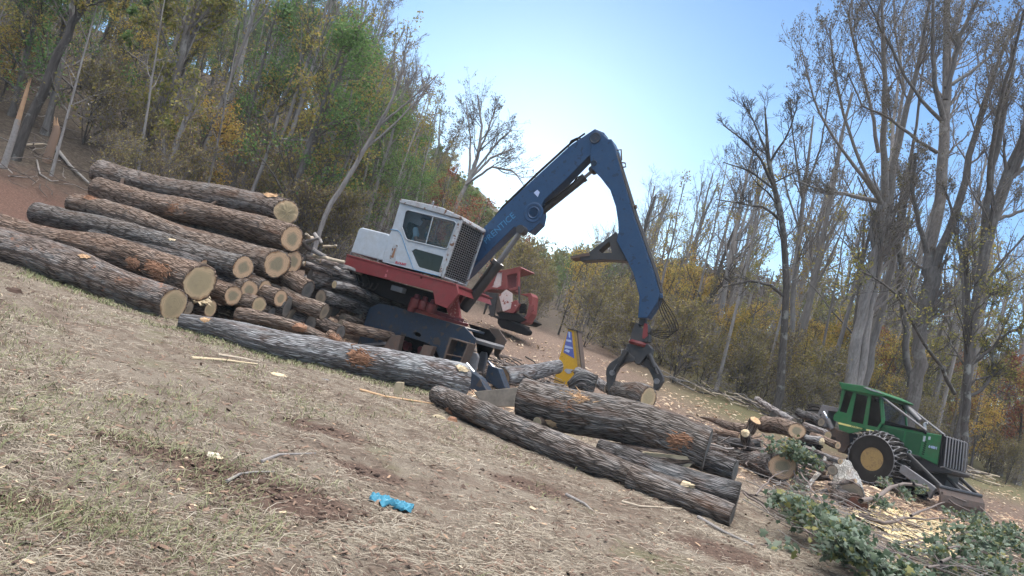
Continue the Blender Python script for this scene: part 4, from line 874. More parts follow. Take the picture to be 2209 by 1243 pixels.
hero('bare_tree', 'tall airy bare tree topping the slope just left of the open sky', 44, [[(700, 420, 9), (735, 300, 8), (760, 180, 7), (778, 60, 5), (785, -60, 3)], [(745, 240, 5), (790, 150, 4), (830, 60, 3), (840, 0, 2)], [(740, 270, 5), (800, 210, 4), (850, 150, 2)], [(765, 150, 4), (730, 60, 3), (720, -40, 2)]],
     'tb_pale', 'twig', (13, 8, 5), (4.0, .55, .5), seed=31, up=.16, leaf=('lf_bronze', 1, .09), tr=(.3, 1))
hero('bare_tree', 'bare tree with drooping boughs reaching over the open sky beside the slope', 36, [[(790, 420, 8), (815, 330, 8), (838, 250, 6), (850, 170, 4), (853, 60, 2)], [(822, 300, 5), (880, 250, 4), (945, 160, 2)], [(830, 270, 5), (870, 200, 4), (900, 150, 2)], [(815, 330, 5), (870, 290, 4), (930, 270, 2)]],
     'tb_pale', 'twig', (9, 5, 4), (2.6, .55, .5), seed=32, up=.08, tr=(.3, 1))
hero('bare_tree', 'faint bare tree rising behind the green crowns between the slope and the boom', 50, [[(905, 480, 7), (925, 400, 7), (945, 320, 5), (950, 250, 2)], [(930, 380, 4), (970, 320, 3), (1000, 260, 2)], [(925, 400, 4), (900, 330, 3), (890, 270, 2)]],
     'tb_pale', 'twig', (12, 7, 5), (3.4, .55, .5), seed=33, up=.12, leaf=('lf_bronze', 2, .09), tr=(.3, 1))
# broken snag, stumps
def snag(label, base, top, w, D, mat1, mat2, name='broken_snag'):
    pb = P(*base, D); pt = P(*top, D); pb2 = pb.copy(); pb2[2] = float(G(pb[0], pb[1])) - .1; r = w / 2 * D / FPX
    e = empty(name, (pb2[0], pb2[1], float(G(pb[0], pb[1]))), label, 'snag'); mid = pb * .7 + pt * .3
    a = MB(); a.tube([pb2, pb, mid], [r * 1.3, r * 1.1, r], 12); a.build('trunk', mat1, e, smooth=True)
    b_ = MB(); rg = np.random.default_rng(int(base[0])); d = pt - mid
    for j in range(11):
        w = 2 * PI * j / 11; o_ = np.array([math.cos(w), math.sin(w), 0]) * r * rg.uniform(.3, .75); tp = d * rg.uniform(.25, 1.0) * (1 if j != 3 else 1.05 / 1.0); k_ = rg.uniform(.12, .3) * r
        x_ = np.array([math.cos(w + 1.57), math.sin(w + 1.57), 0]); b_.prism([mid + o_ - d * .12 - x_ * k_ * 1.6, mid + o_ - d * .12 + x_ * k_ * 1.6, mid + o_ * .8 + tp * .7 + x_ * k_, mid + o_ * .7 + tp, mid + o_ * .8 + tp * .6 - x_ * k_], np.array([math.cos(w), math.sin(w), 0]) * r * .28)
    b_.build('split_wood', mat2, e); return e
M['orange_wood'] = plain('orange_wood', (.42, .27, .165), .85, var=.35, scale=12)
snag('orange split snag standing at the left edge of the slope', (28, 298), (65, 165), 11, 21, M['branch_grey'], M['orange_wood'])
snag('short broken stump with an orange torn top on the bank', (122, 282), (120, 250), 14, 23, M['bark_brown'], M['orange_wood'])
snag('thin snapped stem with a pale tip above the top logs', (352, 370), (352, 270), 7, 23, M['branch_dark'], M['splinter'])
snag('pale snapped sapling among the slope trees', (415, 230), (433, 150), 7, 27, M['branch_grey'], M['splinter'])
def gstick(label, pts, w, mat, lift=.03, D=None, name='fallen_branch', cat='branch', group=None, dz=0):
    pp = []
    for (x, y) in pts:
        p = gp(x, y) if D is None else P(x, y, D); pp.append(p + np.array([0, 0, lift + dz]))
    Dm = np.mean([p[1] for p in pp]); rr = [max(.004, w / 2 * Dm / FPX * (1 - .55 * i / (len(pts) - 1))) for i in range(len(pts))]
    mb = MB(); mb.org = np.array(pp[len(pp) // 2]); mb.tube(pp, rr, 7); o = mb.build(name, mat, None, smooth=True); return tag(o, label, cat, group)
gstick('grey lichened limb lying against the left ends of the top logs', [(118, 325), (150, 365), (190, 402)], 9, M['branch_grey'], .1)
gstick('pale stripped stick lying flat across the red bank', [(52, 320), (90, 317), (120, 321)], 4, M['branch_pale'], .1)
gstick('tangled grey root on the red bank', [(78, 350), (85, 380), (110, 395), (125, 394)], 4, M['branch_grey'], .05)
gstick('dark pole fallen across the upper left slope', [(165, 250), (200, 272), (225, 290)], 6, M['branch_dark'], .15)
gstick('long fallen sapling leaning over the brush above the logs', [(180, 255), (215, 230), (240, 205)], 6, M['branch_grey'], .5)
gstick('forked pale stick rising behind the topmost log', [(372, 378), (400, 355), (408, 335)], 6, M['branch_pale'], .1)
gstick('fallen grey trunk among the trees above the pile', [(440, 275), (480, 235), (530, 205), (590, 180)], 8, M['branch_grey'], .3)
# ---------------------------------------------------------------- the wood itself: one tree at a time
SKY_DENSE = ([-400, 380, 520, 700, 760, 830, 870, 910, 950, 1000, 1060, 1130, 1200, 1300, 1400, 1550, 1900, 2050, 2209, 2500], [-260, -160, 10, -40, 30, 120, 190, 250, 310, 380, 440, 500, 545, 525, 550, 565, 590, 600, 540, 500])
SKY_BARE = ([-400, 700, 830, 880, 940, 1000, 1100, 1160, 1250, 1330, 1400, 1500, 1560, 1640, 1750, 2500], [-400, -250, -20, 100, 170, 280, 400, 490, 505, 480, 400, 360, 360, 310, 210, 0])
ZONES = [(60, 'at the far left edge'), (200, 'above the left ends of the long logs'), (340, 'above the left half of the topmost log'), (470, 'above the middle of the topmost log'), (620, 'above the right end of the topmost log'), (740, 'above the heap of cut branches'), (850, 'behind the white engine cover'), (960, 'behind the white cab'), (1060, 'behind the foot of the blue boom'), (1150, 'above the old red machine'), (1230, 'under the rising blue boom'), (1330, 'under the peak of the blue boom'), (1430, 'behind the hanging grapple arm'), (1540, 'just right of the grapple arm'), (1640, 'left of the lone dark tree'), (1740, 'at the lone dark tree'), (1830, 'behind the skidder cab'), (1930, 'at the double trunked poplar'), (2030, 'behind the skidder hood'), (2120, 'beyond the skidder grille'), (9999, 'at the far right edge')]
def zone_label(label, x, y, z, h, H):
    v = np.array([x, y, z]) - CAM; px = IMG_W / 2 + v.dot(RT) * FPX / v.dot(FW); zn = [q for a, q in ZONES if px < a][0]
    sz = 'low ' if h < H[0] * .85 else ('tall ' if h > (H[0] + H[1]) / 2 else '')
    dp = 'far ' if y > 48 else ('near ' if y < 34 else ''); w = (dp + sz + label.replace('tall ', '').replace('low ', '')).split()
    return ' '.join(w) + ' ' + zn
def above_skyline(x, y, z, dense):
    v = np.array([x, y, z]) - CAM; k = FPX / v.dot(FW); px = IMG_W / 2 + v.dot(RT) * k; py = IMG_H / 2 - v.dot(UPV) * k
    s = SKY_DENSE if dense else SKY_BARE
    return py < np.interp(px, s[0], s[1])
def scatter(kd, n, region, H, label, group, seed, mind=1.2, lean=None):
    rg = np.random.default_rng(seed); pts = []; tries = 0
    while len(pts) < n and tries < n * 60:
        tries += 1; px, py_, y = rg.uniform(region[0], region[1]), 0, region[2] + (region[3] - region[2]) * rg.uniform() ** 1.2
        # px = horizontal direction in degrees from straight ahead
        x = math.tan(math.radians(px)) * y
        if any((x - a) ** 2 + (y - b_) ** 2 < mind ** 2 for a, b_ in pts): continue
        if region[4] is not None and not region[4](x, y): continue
        pts.append((x, y))
    dense = kd in ('greenleaf', 'oliveleaf', 'yellowleaf', 'rustleaf', 'brush', 'sapling')
    for x, y in pts:
        h = rg.uniform(*H); h0 = h; z0 = float(G(x, y))
        while h > h0 * .4 and above_skyline(x, y, z0 + h * 1.04, dense): h *= .93
        if h > h0 * .42: put_tree(kd, x, y, h, zone_label(label, x, y, z0 + h * .6, h, H), group, rg, lean)
lowslope = lambda x, y: slope(x, y) and ((-x - 5) * .62 + (y - 26) * .78 > 6.5 or math.degrees(math.atan2(x, y)) > -19)
slope = lambda x, y: (-x - 5) * .62 + (y - 26) * .78 > 1.5
rightw = lambda x, y: y - .35 * x > 27 and y > 33
scatter('greenleaf', 100, (-46, -2, 25, 62, lowslope), (9, 14), 'green leaved slope tree', 'green leaved trees on the left slope', 1, 2.0)
scatter('oliveleaf', 28, (-44, -1, 24, 62, lowslope), (8, 12), 'olive and gold slope tree', 'olive and gold trees on the left slope', 2, 1.8)
scatter('pole', 40, (-42, -6, 25, 60, slope), (11, 15), 'slender pale stemmed slope tree', 'slender pale stemmed trees on the left slope', 3, 1.5)
scatter('sapling', 44, (-42, -3, 21, 45, slope), (4, 8), 'thin bare slope sapling', 'thin saplings on the left slope', 4, 1.0)
scatter('yellowleaf', 16, (-44, -8, 21, 40, slope), (2.5, 4.5), 'small yellow leaved slope tree', 'low yellow leaved trees on the left slope', 5, 1.5)
scatter('rustleaf', 5, (-14, 0, 30, 50, slope), (4, 6), 'rust red leaved slope tree', 'rust red trees by the boom', 6, 2)
scatter('poplar', 18, (-30, -1, 30, 62, slope), (13, 19), 'bare crowned slope tree', 'tall bare trees along the top of the slope', 7, 3)
scatter('greenleaf', 24, (-6, 10, 44, 64, None), (6, 10), 'green tree across the field', 'green trees across the field', 8, 2)
scatter('oliveleaf', 34, (-2, 40, 38, 60, rightw), (5, 9), 'olive leaved wood edge tree', 'olive trees in the far treeline', 9, 2)
scatter('yellowleaf', 44, (4, 40, 34, 52, rightw), (3.2, 6.2), 'yellow leaved wood edge tree', 'yellow leaved trees across the field', 10, 1.2)
scatter('poplar', 52, (4, 40, 38, 75, rightw), (13, 18), 'bare upright wood poplar', 'distant bare poplars across the field', 11, 2)
scatter('oldbare', 16, (2, 38, 36, 60, rightw), (8, 12), 'spreading bare wood tree', 'distant spreading bare trees across the field', 12, 2)
scatter('pole', 40, (-1, 40, 33, 60, rightw), (9, 14), 'slim pale stemmed wood tree', 'slim pale stems across the field', 13, 1.5)
scatter('rustleaf', 8, (18, 40, 34, 50, rightw), (4, 7), 'rust red leaved wood tree', 'rust red trees across the field', 14, 2)

scatter('brush', 70, (-1, 42, 31, 46, lambda x, y: y - .35 * x > 26 and y > 31), (1.6, 3.2), 'tangled wood edge brush bush', 'brush along the foot of the far wood', 15, .9)
scatter('brush', 46, (-44, -4, 20.5, 40, lambda x, y: (-x - 5) * .62 + (y - 26) * .78 > .2), (1.2, 2.8), 'tangled slope brush bush', 'brush on the left slope', 16, .9)
# ================================================================ machines
from mathutils.geometry import tessellate_polygon
class Plane:
    """a vertical working plane: outlines are read off the picture onto it, then given real thickness along n"""
    def __init__(s, px, py, D, deg):
        s.O = P(px, py, D); a = math.radians(deg); s.d = np.array([math.cos(a), -math.sin(a), 0.]); s.n = np.array([math.sin(a), math.cos(a), 0.]); s.u = np.array([0, 0, 1.])
    def at(s, px, py, off=0.0):
        r = ray(px, py); return CAM + r * (((s.O + s.n * off - CAM).dot(s.n)) / r.dot(s.n))
    def poly(s, zfn, pts, off=0.0): return [s.at(*(zfn(x, y) if zfn else (x, y)), off) for x, y in pts]
def holed(mb, outer, holes, off):
    loops = [[Vector(p) for p in outer]] + [[Vector(p) for p in h] for h in holes]
    tris = tessellate_polygon(loops); flat = [v for l in loops for v in l]; n = len(flat); off = Vector(off)
    vs = [tuple(v) for v in flat] + [tuple(v + off) for v in flat]; fs = [tuple(t) for t in tris] + [tuple(i + n for i in reversed(t)) for t in tris]
    b = 0
    for l in loops:
        k = len(l); fs += [(b + i, b + (i + 1) % k, n + b + (i + 1) % k, n + b + i) for i in range(k)]; b += k
    return mb.add(vs, fs)
M['white_paint'] = paint('white_paint', (.44, .49, .545), .45, .45, (.22, .18, .14), scale=1.8)
M['white_rust'] = paint('white_rust', (.42, .45, .48), .5, .6, (.16, .08, .045), chips=((.14, .07, .04), 9, .60))
M['red_paint'] = paint('red_paint', (.21, .028, .030), .5, .65, (.10, .04, .035), scale=2.2)
M['red_worn'] = paint('red_worn', (.27, .042, .040), .5, .5, (.16, .05, .04), chips=((.40, .20, .17), 26, .60))
M['red_dark'] = paint('red_dark', (.16, .02, .02), .5, .7, (.03, .02, .02))
M['blue_paint'] = paint('blue_paint', (.014, .055, .135), .42, .45, (.028, .036, .052), chips=((.012, .030, .07), 9, .62), scale=4)
M['blue_dark'] = paint('blue_dark', (.014, .032, .060), .55, .8, (.032, .028, .026), chips=((.06, .045, .036), 6, .60), scale=3)
M['steel_dark'] = paint('steel_dark', (.035, .035, .038), .5, .5, (.06, .045, .035), scale=5)
M['steel_rust'] = paint('steel_rust', (.10, .075, .062), .7, .7, (.13, .07, .045), scale=6)
M['steel_grey'] = paint('steel_grey', (.20, .20, .21), .45, .6, (.10, .07, .05), scale=5)
M['chrome'] = plain('chrome', (.75, .78, .82), .18, 1.0, var=.05)
M['black'] = plain('black_grime', (.014, .014, .015), .75, var=.4)
M['rubber'] = plain('rubber', (.032, .029, .027), .8, var=.4, scale=6)
M['green_paint'] = paint('green_paint', (.016, .145, .048), .5, .6, (.07, .075, .045), scale=2.2)
M['green_dark'] = paint('green_dark', (.012, .085, .03), .45, .4, (.03, .04, .025), scale=3)
M['yellow_paint'] = paint('yellow_paint', (.36, .24, .085), .65, .9, (.13, .085, .05), scale=5)
M['cone_yellow'] = paint('post_yellow', (.62, .36, .02), .5, .35, (.30, .17, .03), chips=((.18, .10, .03), 10, .68), scale=3)
M['letter_blue'] = plain('letter_blue', (.06, .20, .36), .5, var=.3, scale=30)
M['letter_red'] = plain('letter_red', (.42, .03, .05), .5)
M['letter_pink'] = plain('letter_pink', (.62, .22, .25), .6)
M['letter_yellow'] = plain('letter_yellow', (.75, .68, .25), .5, var=.1)
M['letter_dark'] = plain('letter_dark', (.02, .07, .03), .5)
M['sticker_blue'] = plain('sticker_blue', (.10, .13, .38), .5, var=.3, scale=20)
M['sticker_pale'] = plain('sticker_pale', (.40, .48, .68), .5, var=.3, scale=20)
def glassmat(name, tint, gl=.12):
    mt, n, b = new_mat(name); t = NT(n); a = t.N('ShaderNodeBsdfTransparent'); a.inputs[0].default_value = tint + (1,)
    g = t.N('ShaderNodeBsdfGlossy'); g.inputs[0].default_value = (.8, .85, .9, 1); g.inputs[1].default_value = .06
    m_ = t.N('ShaderNodeMixShader'); m_.inputs[0].default_value = gl; t.L(a.outputs[0], m_.inputs[1]); t.L(g.outputs[0], m_.inputs[2]); t.L(m_.outputs[0], n.nodes['Material Output'].inputs[0]); return mt
M['glass'] = glassmat('cab_glass', (.66, .70, .74), .025)
M['glass_dusty'] = glassmat('cab_glass_dusty', (.16, .19, .19), .05)
M['glass_blue'] = glassmat('cab_glass_blue', (.20, .30, .33), .07)
# ---------------------------------------------------------------- LOADER
LP = Plane(930, 690, 17.0, 25)
zc = zz(730, 410, 4.009); zb3 = zz(950, 250, 1.913); zg = zz(1280, 560, 3.6545)
base_xy = LP.O + LP.n * 0
LD = empty('log_loader', (base_xy[0], base_xy[1], float(G(base_xy[0], base_xy[1]))), 'log loader with white cab, red deck and long folded blue boom standing among the logs', 'log loader')
n_, d_, u_ = LP.n, LP.d, LP.u
def part(name, mat, parent, pts, zfn, off, th, bevel=.008, holes=None):
    mb = MB(); o = LP.poly(zfn, pts, off)
    if holes: holed(mb, o, [LP.poly(zfn, h, off) for h in holes], n_ * th)
    else: mb.prism(o, n_ * th)
    return mb.build(name, M[mat], parent, bevel=bevel)
# --- stand
PLATE = [(365, 212), (470, 165), (620, 195), (1345, 405), (1462, 530), (1440, 640), (1300, 815), (1112, 785), (1075, 700), (1040, 620), (950, 570), (700, 492), (590, 492), (535, 545), (430, 590), (240, 592)]
HOLE = [(820, 470), (850, 458), (890, 475), (900, 500), (880, 512), (835, 497)]
sp = part('side_plate', 'blue_dark', LD, PLATE, zt, -.55, .045, holes=[HOLE])
part('side_plate', 'blue_dark', LD, PLATE, zt, .55, .045)
mb = MB(); tp = LP.poly(zt, [(470, 172), (620, 202), (1345, 412)], -.505)
mb.prism([tp[0], tp[1], tp[2], tp[2] - u_ * .05, tp[1] - u_ * .05, tp[0] - u_ * .05], n_ * 1.05); mb.build('top_plate', M['blue_dark'], LD)
mb = MB(); c0 = LP.at(*zt(900, 420), -.2)
mb.box(c0 - u_ * .28 + n_ * .3, d_ * 1.1, n_ * .28, u_ * .22); mb.box(c0 - u_ * .62 + n_ * .5, d_ * .9, n_ * .35, u_ * .12); mb.build('chassis', M['black'], LD, bevel=.02)
for q in ([(595, 490), (695, 497), (652, 690), (485, 660)], [(925, 592), (1030, 607), (965, 770), (850, 745)]):
    b1 = part('support_beam', 'steel_rust', LD, q, zt, -.78, .16)
mb = MB(); o = LP.poly(zt, [(1195, 515), (1400, 575), (1300, 815), (1108, 790)], -.85); inn = LP.poly(zt, [(1215, 535), (1378, 583), (1290, 795), (1132, 770)], -.85)
holed(mb, o, [inn], n_ * .34); fb = mb.build('step_box', M['steel_rust'], LD, bevel=.006)
part('step_bar', 'steel_rust', fb, [(1145, 677), (1345, 722), (1343, 734), (1143, 690)], zt, -.84, .05)
part('back_sheet', 'blue_dark', fb, [(1200, 520), (1395, 577), (1300, 810), (1112, 785)], zt, -.56, .01, 0)
part('brace', 'steel_grey', LD, [(235, 590), (530, 562), (530, 590), (330, 620), (200, 600)], zt, -.75, .08)
# red springs seen under the arch
for (x, y) in ((740, 590), (740, 620), (890, 640), (890, 670), (700, 575)):
    mb = MB(); c = LP.at(*zt(x, y), -.35); mb.lathe(c, n_, [(0, .07), (.2, .07)], 14); mb.build('air_bag', M['red_dark'], LD, smooth=True)
mb = MB(); a = LP.at(*zt(985, 680), -.62); b = LP.at(*zt(1100, 800), -.62); mb.tube([a, b], .035, 12); mb.build('lift_strut', M['steel_grey'], LD, smooth=True)
# outrigger feet with bright rods
def foot(pts, off, th, rod, arms):
    f = part('outrigger_foot', 'blue_dark', LD, pts, zt, off, th, .012)
    mb = MB(); mb.tube([LP.at(*zt(*rod[0]), off + th / 2), LP.at(*zt(*rod[1]), off + th / 2)], .042, 12); mb.build('rod', M['chrome'], f, smooth=True)
    for q in arms:
        part('arm', 'steel_grey', f, q, zt, off + th + .02, .10, .02)
foot([(1372, 880), (1400, 850), (1452, 895), (1500, 930), (1575, 1062), (1440, 1075), (1345, 1045)], -.75, .3, ((1368, 788), (1445, 880)), ([(1400, 700), (1430, 665), (1475, 680), (1488, 720), (1450, 880), (1400, 850)],))
foot([(1590, 800), (1640, 820), (1692, 835), (1768, 1040), (1700, 1050), (1560, 960)], .15, .3, ((1592, 762), (1650, 835)), ([(1490, 700), (1520, 660), (1568, 670), (1572, 720), (1530, 900), (1480, 880)],))
foot([(95, 560), (150, 500), (240, 505), (240, 590), (110, 590)], .3, .3, ((190, 505), (265, 480)), ())
# right end: round drum seat and rusty plate
mb = MB(); c = LP.at(*zt(1550, 545), .35); mb.lathe(c - u_ * .1, u_, [(0, .47), (.07, .50), (.10, .47), (.10, 0)], 26); mb.build('drum_top', M['steel_grey'], LD, smooth=True)
part('end_bin', 'black', LD, [(1390, 375), (1600, 435), (1668, 525), (1640, 640), (1570, 760), (1480, 690), (1465, 560)], zt, .62, .04)
part('rust_plate', 'steel_rust', LD, [(1600, 415), (1700, 432), (1782, 550), (1705, 690), (1720, 760), (1650, 700), (1660, 520)], zt, .75, .05)
# --- turntable
mb = MB(); c = LP.at(*zc(870, 1085), .1); mb.lathe(c - u_ * .07, u_, [(0, .70), (.045, .72), (.075, .72), (.08, .60), (.16, .58), (.17, 0)], 48)
tt = mb.build('turntable', M['red_paint'], LD, smooth=True)
mb = MB()
for i in range(26):
    w = 2 * PI * i / 26; mb.lathe(c + np.array([math.cos(w), math.sin(w), 0]) * .65 + u_ * .005, u_, [(0, .022), (.03, .022)], 6)
mb.build('bolt_ring', M['red_dark'], tt)
# --- deck
BEAM = [(75, 555), (1018, 812), (1040, 900), (940, 1024), (836, 985), (815, 872), (60, 684), (46, 650)]
dk = part('deck_beam', 'red_paint', LD, BEAM, zc, -.95, .10, .01, holes=[[(705, 752), (713, 747), (723, 752), (723, 765), (713, 770), (705, 765)]])
lettering('E', LP.at(*zc(416, 708), -.953), d_, u_, .07, M['letter_pink'], dk); lettering('B', LP.at(*zc(398, 750), -.953), d_, u_, .10, M['letter_pink'], dk)
part('deck_beam', 'red_paint', LD, BEAM, zc, .85, .10)
mb = MB(); a = LP.poly(zc, [(75, 565), (1018, 822)], -.95); mb.prism([a[0], a[1], a[1] - u_ * .03, a[0] - u_ * .03], n_ * 1.88); mb.build('deck_floor', M['red_dark'], LD)
mb = MB(); a = LP.poly(zc, [(50, 650), (75, 558), (62, 684)], -.94); mb.prism([a[1], a[1] + d_ * .06, a[2] + d_ * .06, a[2]], n_ * 1.86); mb.build('deck_end', M['red_paint'], LD)
part('boom_tower', 'red_worn', LD, [(1012, 815), (1050, 1112), (952, 1085), (930, 1020), (950, 860)], zc, -.42, .10)
part('boom_tower', 'red_paint', LD, [(1010, 815), (1074, 838), (1082, 925), (1040, 1005), (1000, 1000)], zc, .35, .10)
mb = MB(); a = LP.poly(zc, [(1018, 812), (1040, 900), (945, 1024)], -.85); mb.prism([a[0], a[1], a[1] - d_ * .05, a[0] - d_ * .05], n_ * 1.7); mb.build('deck_front', M['red_paint'], LD)
# machinery hanging below the deck
hy = part('hydraulic_block', 'black', LD, [(110, 690), (815, 885), (830, 1000), (600, 1010), (380, 930), (240, 860), (120, 770)], zc, -.62, 1.2, .03)
mb = MB()
for k in range(4):
    pts = [LP.at(*zc(100 + 45 * k + 12 * j, 690 + (70 + 14 * k) * math.sin(PI * j / 9) + 13 * j), -.78 + .03 * k) for j in range(10)]; mb.tube(pts, .022, 7)
mb.build('hose', M['rubber'], hy, smooth=True)
mb = MB(); c = LP.at(*zc(520, 860), -.7); mb.box(c, d_ * .16, n_ * .08, u_ * .06); mb.build('valve_block', M['steel_grey'], hy, bevel=.01)
mb = MB()
for (x, y, r) in ((670, 965, .13), (740, 985, .11), (810, 1010, .12), (640, 1000, .09)): c = LP.at(*zc(x, y), -.65); mb.lathe(c - u_ * .14, u_, [(0, r * .9), (.04, r), (.2, r), (.22, r * .6), (.3, r * .5), (.31, 0)], 18)
mb.build('swing_motor', M['red_dark'], LD, smooth=True)
# --- engine cover
ec = MB(); pts = LP.poly(zc, [(105, 538), (172, 345), (185, 328), (205, 324), (425, 378), (440, 392), (385, 612)], -.93); ec.prism(pts, n_ * 1.8); eco = ec.build('engine_cover', M['white_paint'], LD, bevel=.03, seg=3)
mb = MB(); 
for (x, y) in ((112, 548), (345, 605)): mb.box(LP.at(*zc(x, y), -.9), d_ * .02, n_ * .02, u_ * .035)
mb.build('bracket', M['steel_grey'], eco)
# --- cab
OUT = [(532, 112), (1064, 262), (872, 746), (380, 622), (440, 388), (462, 345)]
W1 = [(600, 172), (1003, 270), (1020, 292), (943, 503), (925, 510), (600, 432), (585, 418), (550, 318), (578, 190)]
W2 = [(662, 508), (905, 575), (905, 590), (868, 714), (700, 668), (688, 655), (634, 530)]
mb = MB(); holed(mb, LP.poly(zc, OUT, -.93), [LP.poly(zc, W1, -.93), LP.poly(zc, W2, -.93)], n_ * .05)
CW = 1.12     # cab width
holed(mb, LP.poly(zc, OUT, -.93 + CW), [LP.poly(zc, [(600, 182), (1003, 280), (943, 500), (600, 422), (560, 318)], -.93 + CW)], n_ * .05)
a = LP.poly(zc, [(462, 345), (532, 112)], -.88); mb.prism([a[0], a[1], a[1] + d_ * .04, a[0] + d_ * .04], n_ * (CW - .05))
a = LP.poly(zc, [(380, 622), (462, 345)], -.88); mb.prism([a[0], a[1], a[1] + d_ * .04, a[0] + d_ * .04], n_ * (CW - .05))
cab_o = mb.build('cab', M['white_paint'], LD, bevel=.006)
mb = MB(); a = LP.poly(zc, [(395, 620), (868, 738)], -.88); mb.prism([a[0], a[1], a[1] + u_ * .03, a[0] + u_ * .03], n_ * (CW - .05)); mb.build('cab_floor', M['black'], cab_o)
rf = MB(); rf.prism(LP.poly(zc, [(528, 78), (545, 76), (660, 96), (900, 152), (1070, 232), (1072, 256), (526, 108)], -.97), n_ * (CW + .08)); rfo = rf.build('roof', M['white_rust'], cab_o, bevel=.015)
mb = MB(); c = LP.at(*zc(812, 135), -.8); mb.box(c, d_ * .055, n_ * .04, u_ * .02); mb.lathe(c + u_ * .02, u_, [(0, .03), (.07, .026), (.09, 0)], 12); mb.build('roof_beacon', M['steel_grey'], cab_o)
# window rims
def rim_(pts, off, r, name, mat):
    mb = MB(); q = LP.poly(zc, pts, off); mb.tube(q + [q[0]], r, 6, cap=False); return mb.build(name, M[mat], cab_o)
rim_(W1, -.94, .013, 'window_frame', 'white_paint')
mb = MB(); mb.tube(LP.poly(zc, [(820, 228), (756, 465)], -.94), .012, 6); mb.build('window_bar', M['white_paint'], cab_o)
mb = MB(); mb.prism(LP.poly(zc, W1, -.91), n_ * .008); mb.build('window', M['glass'], cab_o)
mb = MB(); mb.prism(LP.poly(zc, W2, -.91), n_ * .008); mb.build('window', M['glass_dusty'], cab_o)
mb = MB(); mb.tube(LP.poly(zc, [(450, 340), (515, 350), (530, 366), (545, 395), (650, 688), (868, 744)], -.936), .008, 5); mb.build('door_seam', M['letter_blue'], cab_o)
# light panel decal area and its rust
mb = MB(); holed(mb, LP.poly(zc, [(478, 468), (512, 478), (485, 628), (427, 612)], -.936), [LP.poly(zc, [(484, 488), (500, 492), (478, 600), (450, 590)], -.936)], n_ * .004); mb.build('hinge_plate', M['white_rust'], cab_o)
mb = MB(); mb.prism(LP.poly(zc, [(486, 500), (498, 505), (474, 590), (455, 582)], -.937), n_ * .004); mb.build('rust_mark', M['torn'], cab_o)
tdir = LP.at(*zc(585, 655), -.935) - LP.at(*zc(490, 632), -.935)
lettering('BLOUNT', LP.at(*zc(490, 634), -.937), tdir, u_, .075, M['letter_red'], cab_o, bold=.002)
# front guard: frame and wire mesh
g0 = LP.at(*zc(1068, 262), -.93); g1 = LP.at(*zc(900, 752), -.93); g2 = g1 + n_ * CW; g3 = g0 + n_ * CW
mb = MB()
for a, b, r in ((g0, g1, .035), (g1, g2, .03), (g2, g3, .035), (g3, g0, .04)): mb.tube([a, b], r, 6)
gr_ = mb.build('front_guard', M['white_rust'], cab_o)
mb = MB()
for i in range(1, 12):
    f = i / 12; mb.tube([g0 + (g3 - g0) * f, g1 + (g2 - g1) * f], .006, 4)
for i in range(1, 26):
    f = i / 26; mb.tube([g0 + (g1 - g0) * f, g3 + (g2 - g3) * f], .006, 4)
mb.build('mesh', M['steel_grey'], cab_o)
mb = MB(); o = d_ * -.05; mb.prism([g0 + o, g1 + o, g2 + o, g3 + o], d_ * -.01); mb.build('windscreen', M['glass_dusty'], cab_o)
part('cab_pillar', 'white_rust', cab_o, [(1040, 262), (1066, 270), (880, 750), (858, 738)], zc, -.955, .03)
# seat and console
mb = MB(); c = LP.at(*zc(650, 560), -.45); mb.box(c, d_ * .22, n_ * .22, u_ * .05); mb.box(c - d_ * .22 + u_ * .35, d_ * .05, n_ * .2, u_ * .35); mb.build('seat', M['black'], cab_o, bevel=.03)
mb = MB(); c = LP.at(*zc(760, 470), -.25); mb.box(c, d_ * .08, n_ * .1, u_ * .12); mb.tube([c + u_ * .1, c + u_ * .35 - d_ * .1], .012, 6); mb.tube([LP.at(*zc(720, 250), -.2), LP.at(*zc(790, 290), -.2), LP.at(*zc(770, 440), -.2), LP.at(*zc(715, 420), -.2)], .012, 6); mb.build('control_lever', M['steel_grey'], cab_o)
# --- boom
BO = .30; BT = .34
BOOM = [(1283, 278), (1303, 286), (1306, 305), (1298, 322), (1269, 338), (1220, 388), (1174, 431), (1167, 445), (1168, 461), (1164, 481), (1143, 502), (1128, 494), (1109, 490), (1060, 538), (1012, 588), (985, 612), (975, 596), (1003, 560), (1036, 499), (1081, 452), (1160, 378), (1232, 312)]
mb = MB(); mb.prism(LP.poly(None, BOOM, BO), n_ * BT); boom = mb.build('boom', M['blue_paint'], LD, bevel=.012)
for (x, y, r) in ((1151, 459, .24), (1151, 459.4, .15)): mb = MB(); c = LP.at(x, y, BO); mb.lathe(c + n_ * .01, -n_, [(0, r), (.02, r), (.028, r * .93), (.028, r * .8), (.015, r * .7), (.015, 0)], 30); mb.build('pivot', M['blue_paint'], boom, smooth=True)
tdir = LP.at(1117, 452, BO) - LP.at(1062, 503, BO)
lettering('PRENTICE', LP.at(1048, 527, BO - .004), tdir, u_, .215, M['letter_blue'], boom)
mb = MB(); mb.prism(LP.poly(zb3, [(385, 318), (400, 305), (410, 315), (402, 335)], BO - .004), n_ * .004); mb.build('sticker', M['sticker_pale'], boom)
def edge_rail(pts, off, r, parent, mat='steel_rust', name='edge_strip'):
    mb = MB(); mb.tube(LP.poly(None, pts, off), r, 6); return mb.build(name, M[mat], parent)
mb = MB(); q = LP.poly(None, [(1269, 341), (1220, 391), (1174, 435)], BO + BT / 2); mb.tube(q, .03, 6); mb.build('lower_flange', M['blue_dark'], boom)
mb = MB()
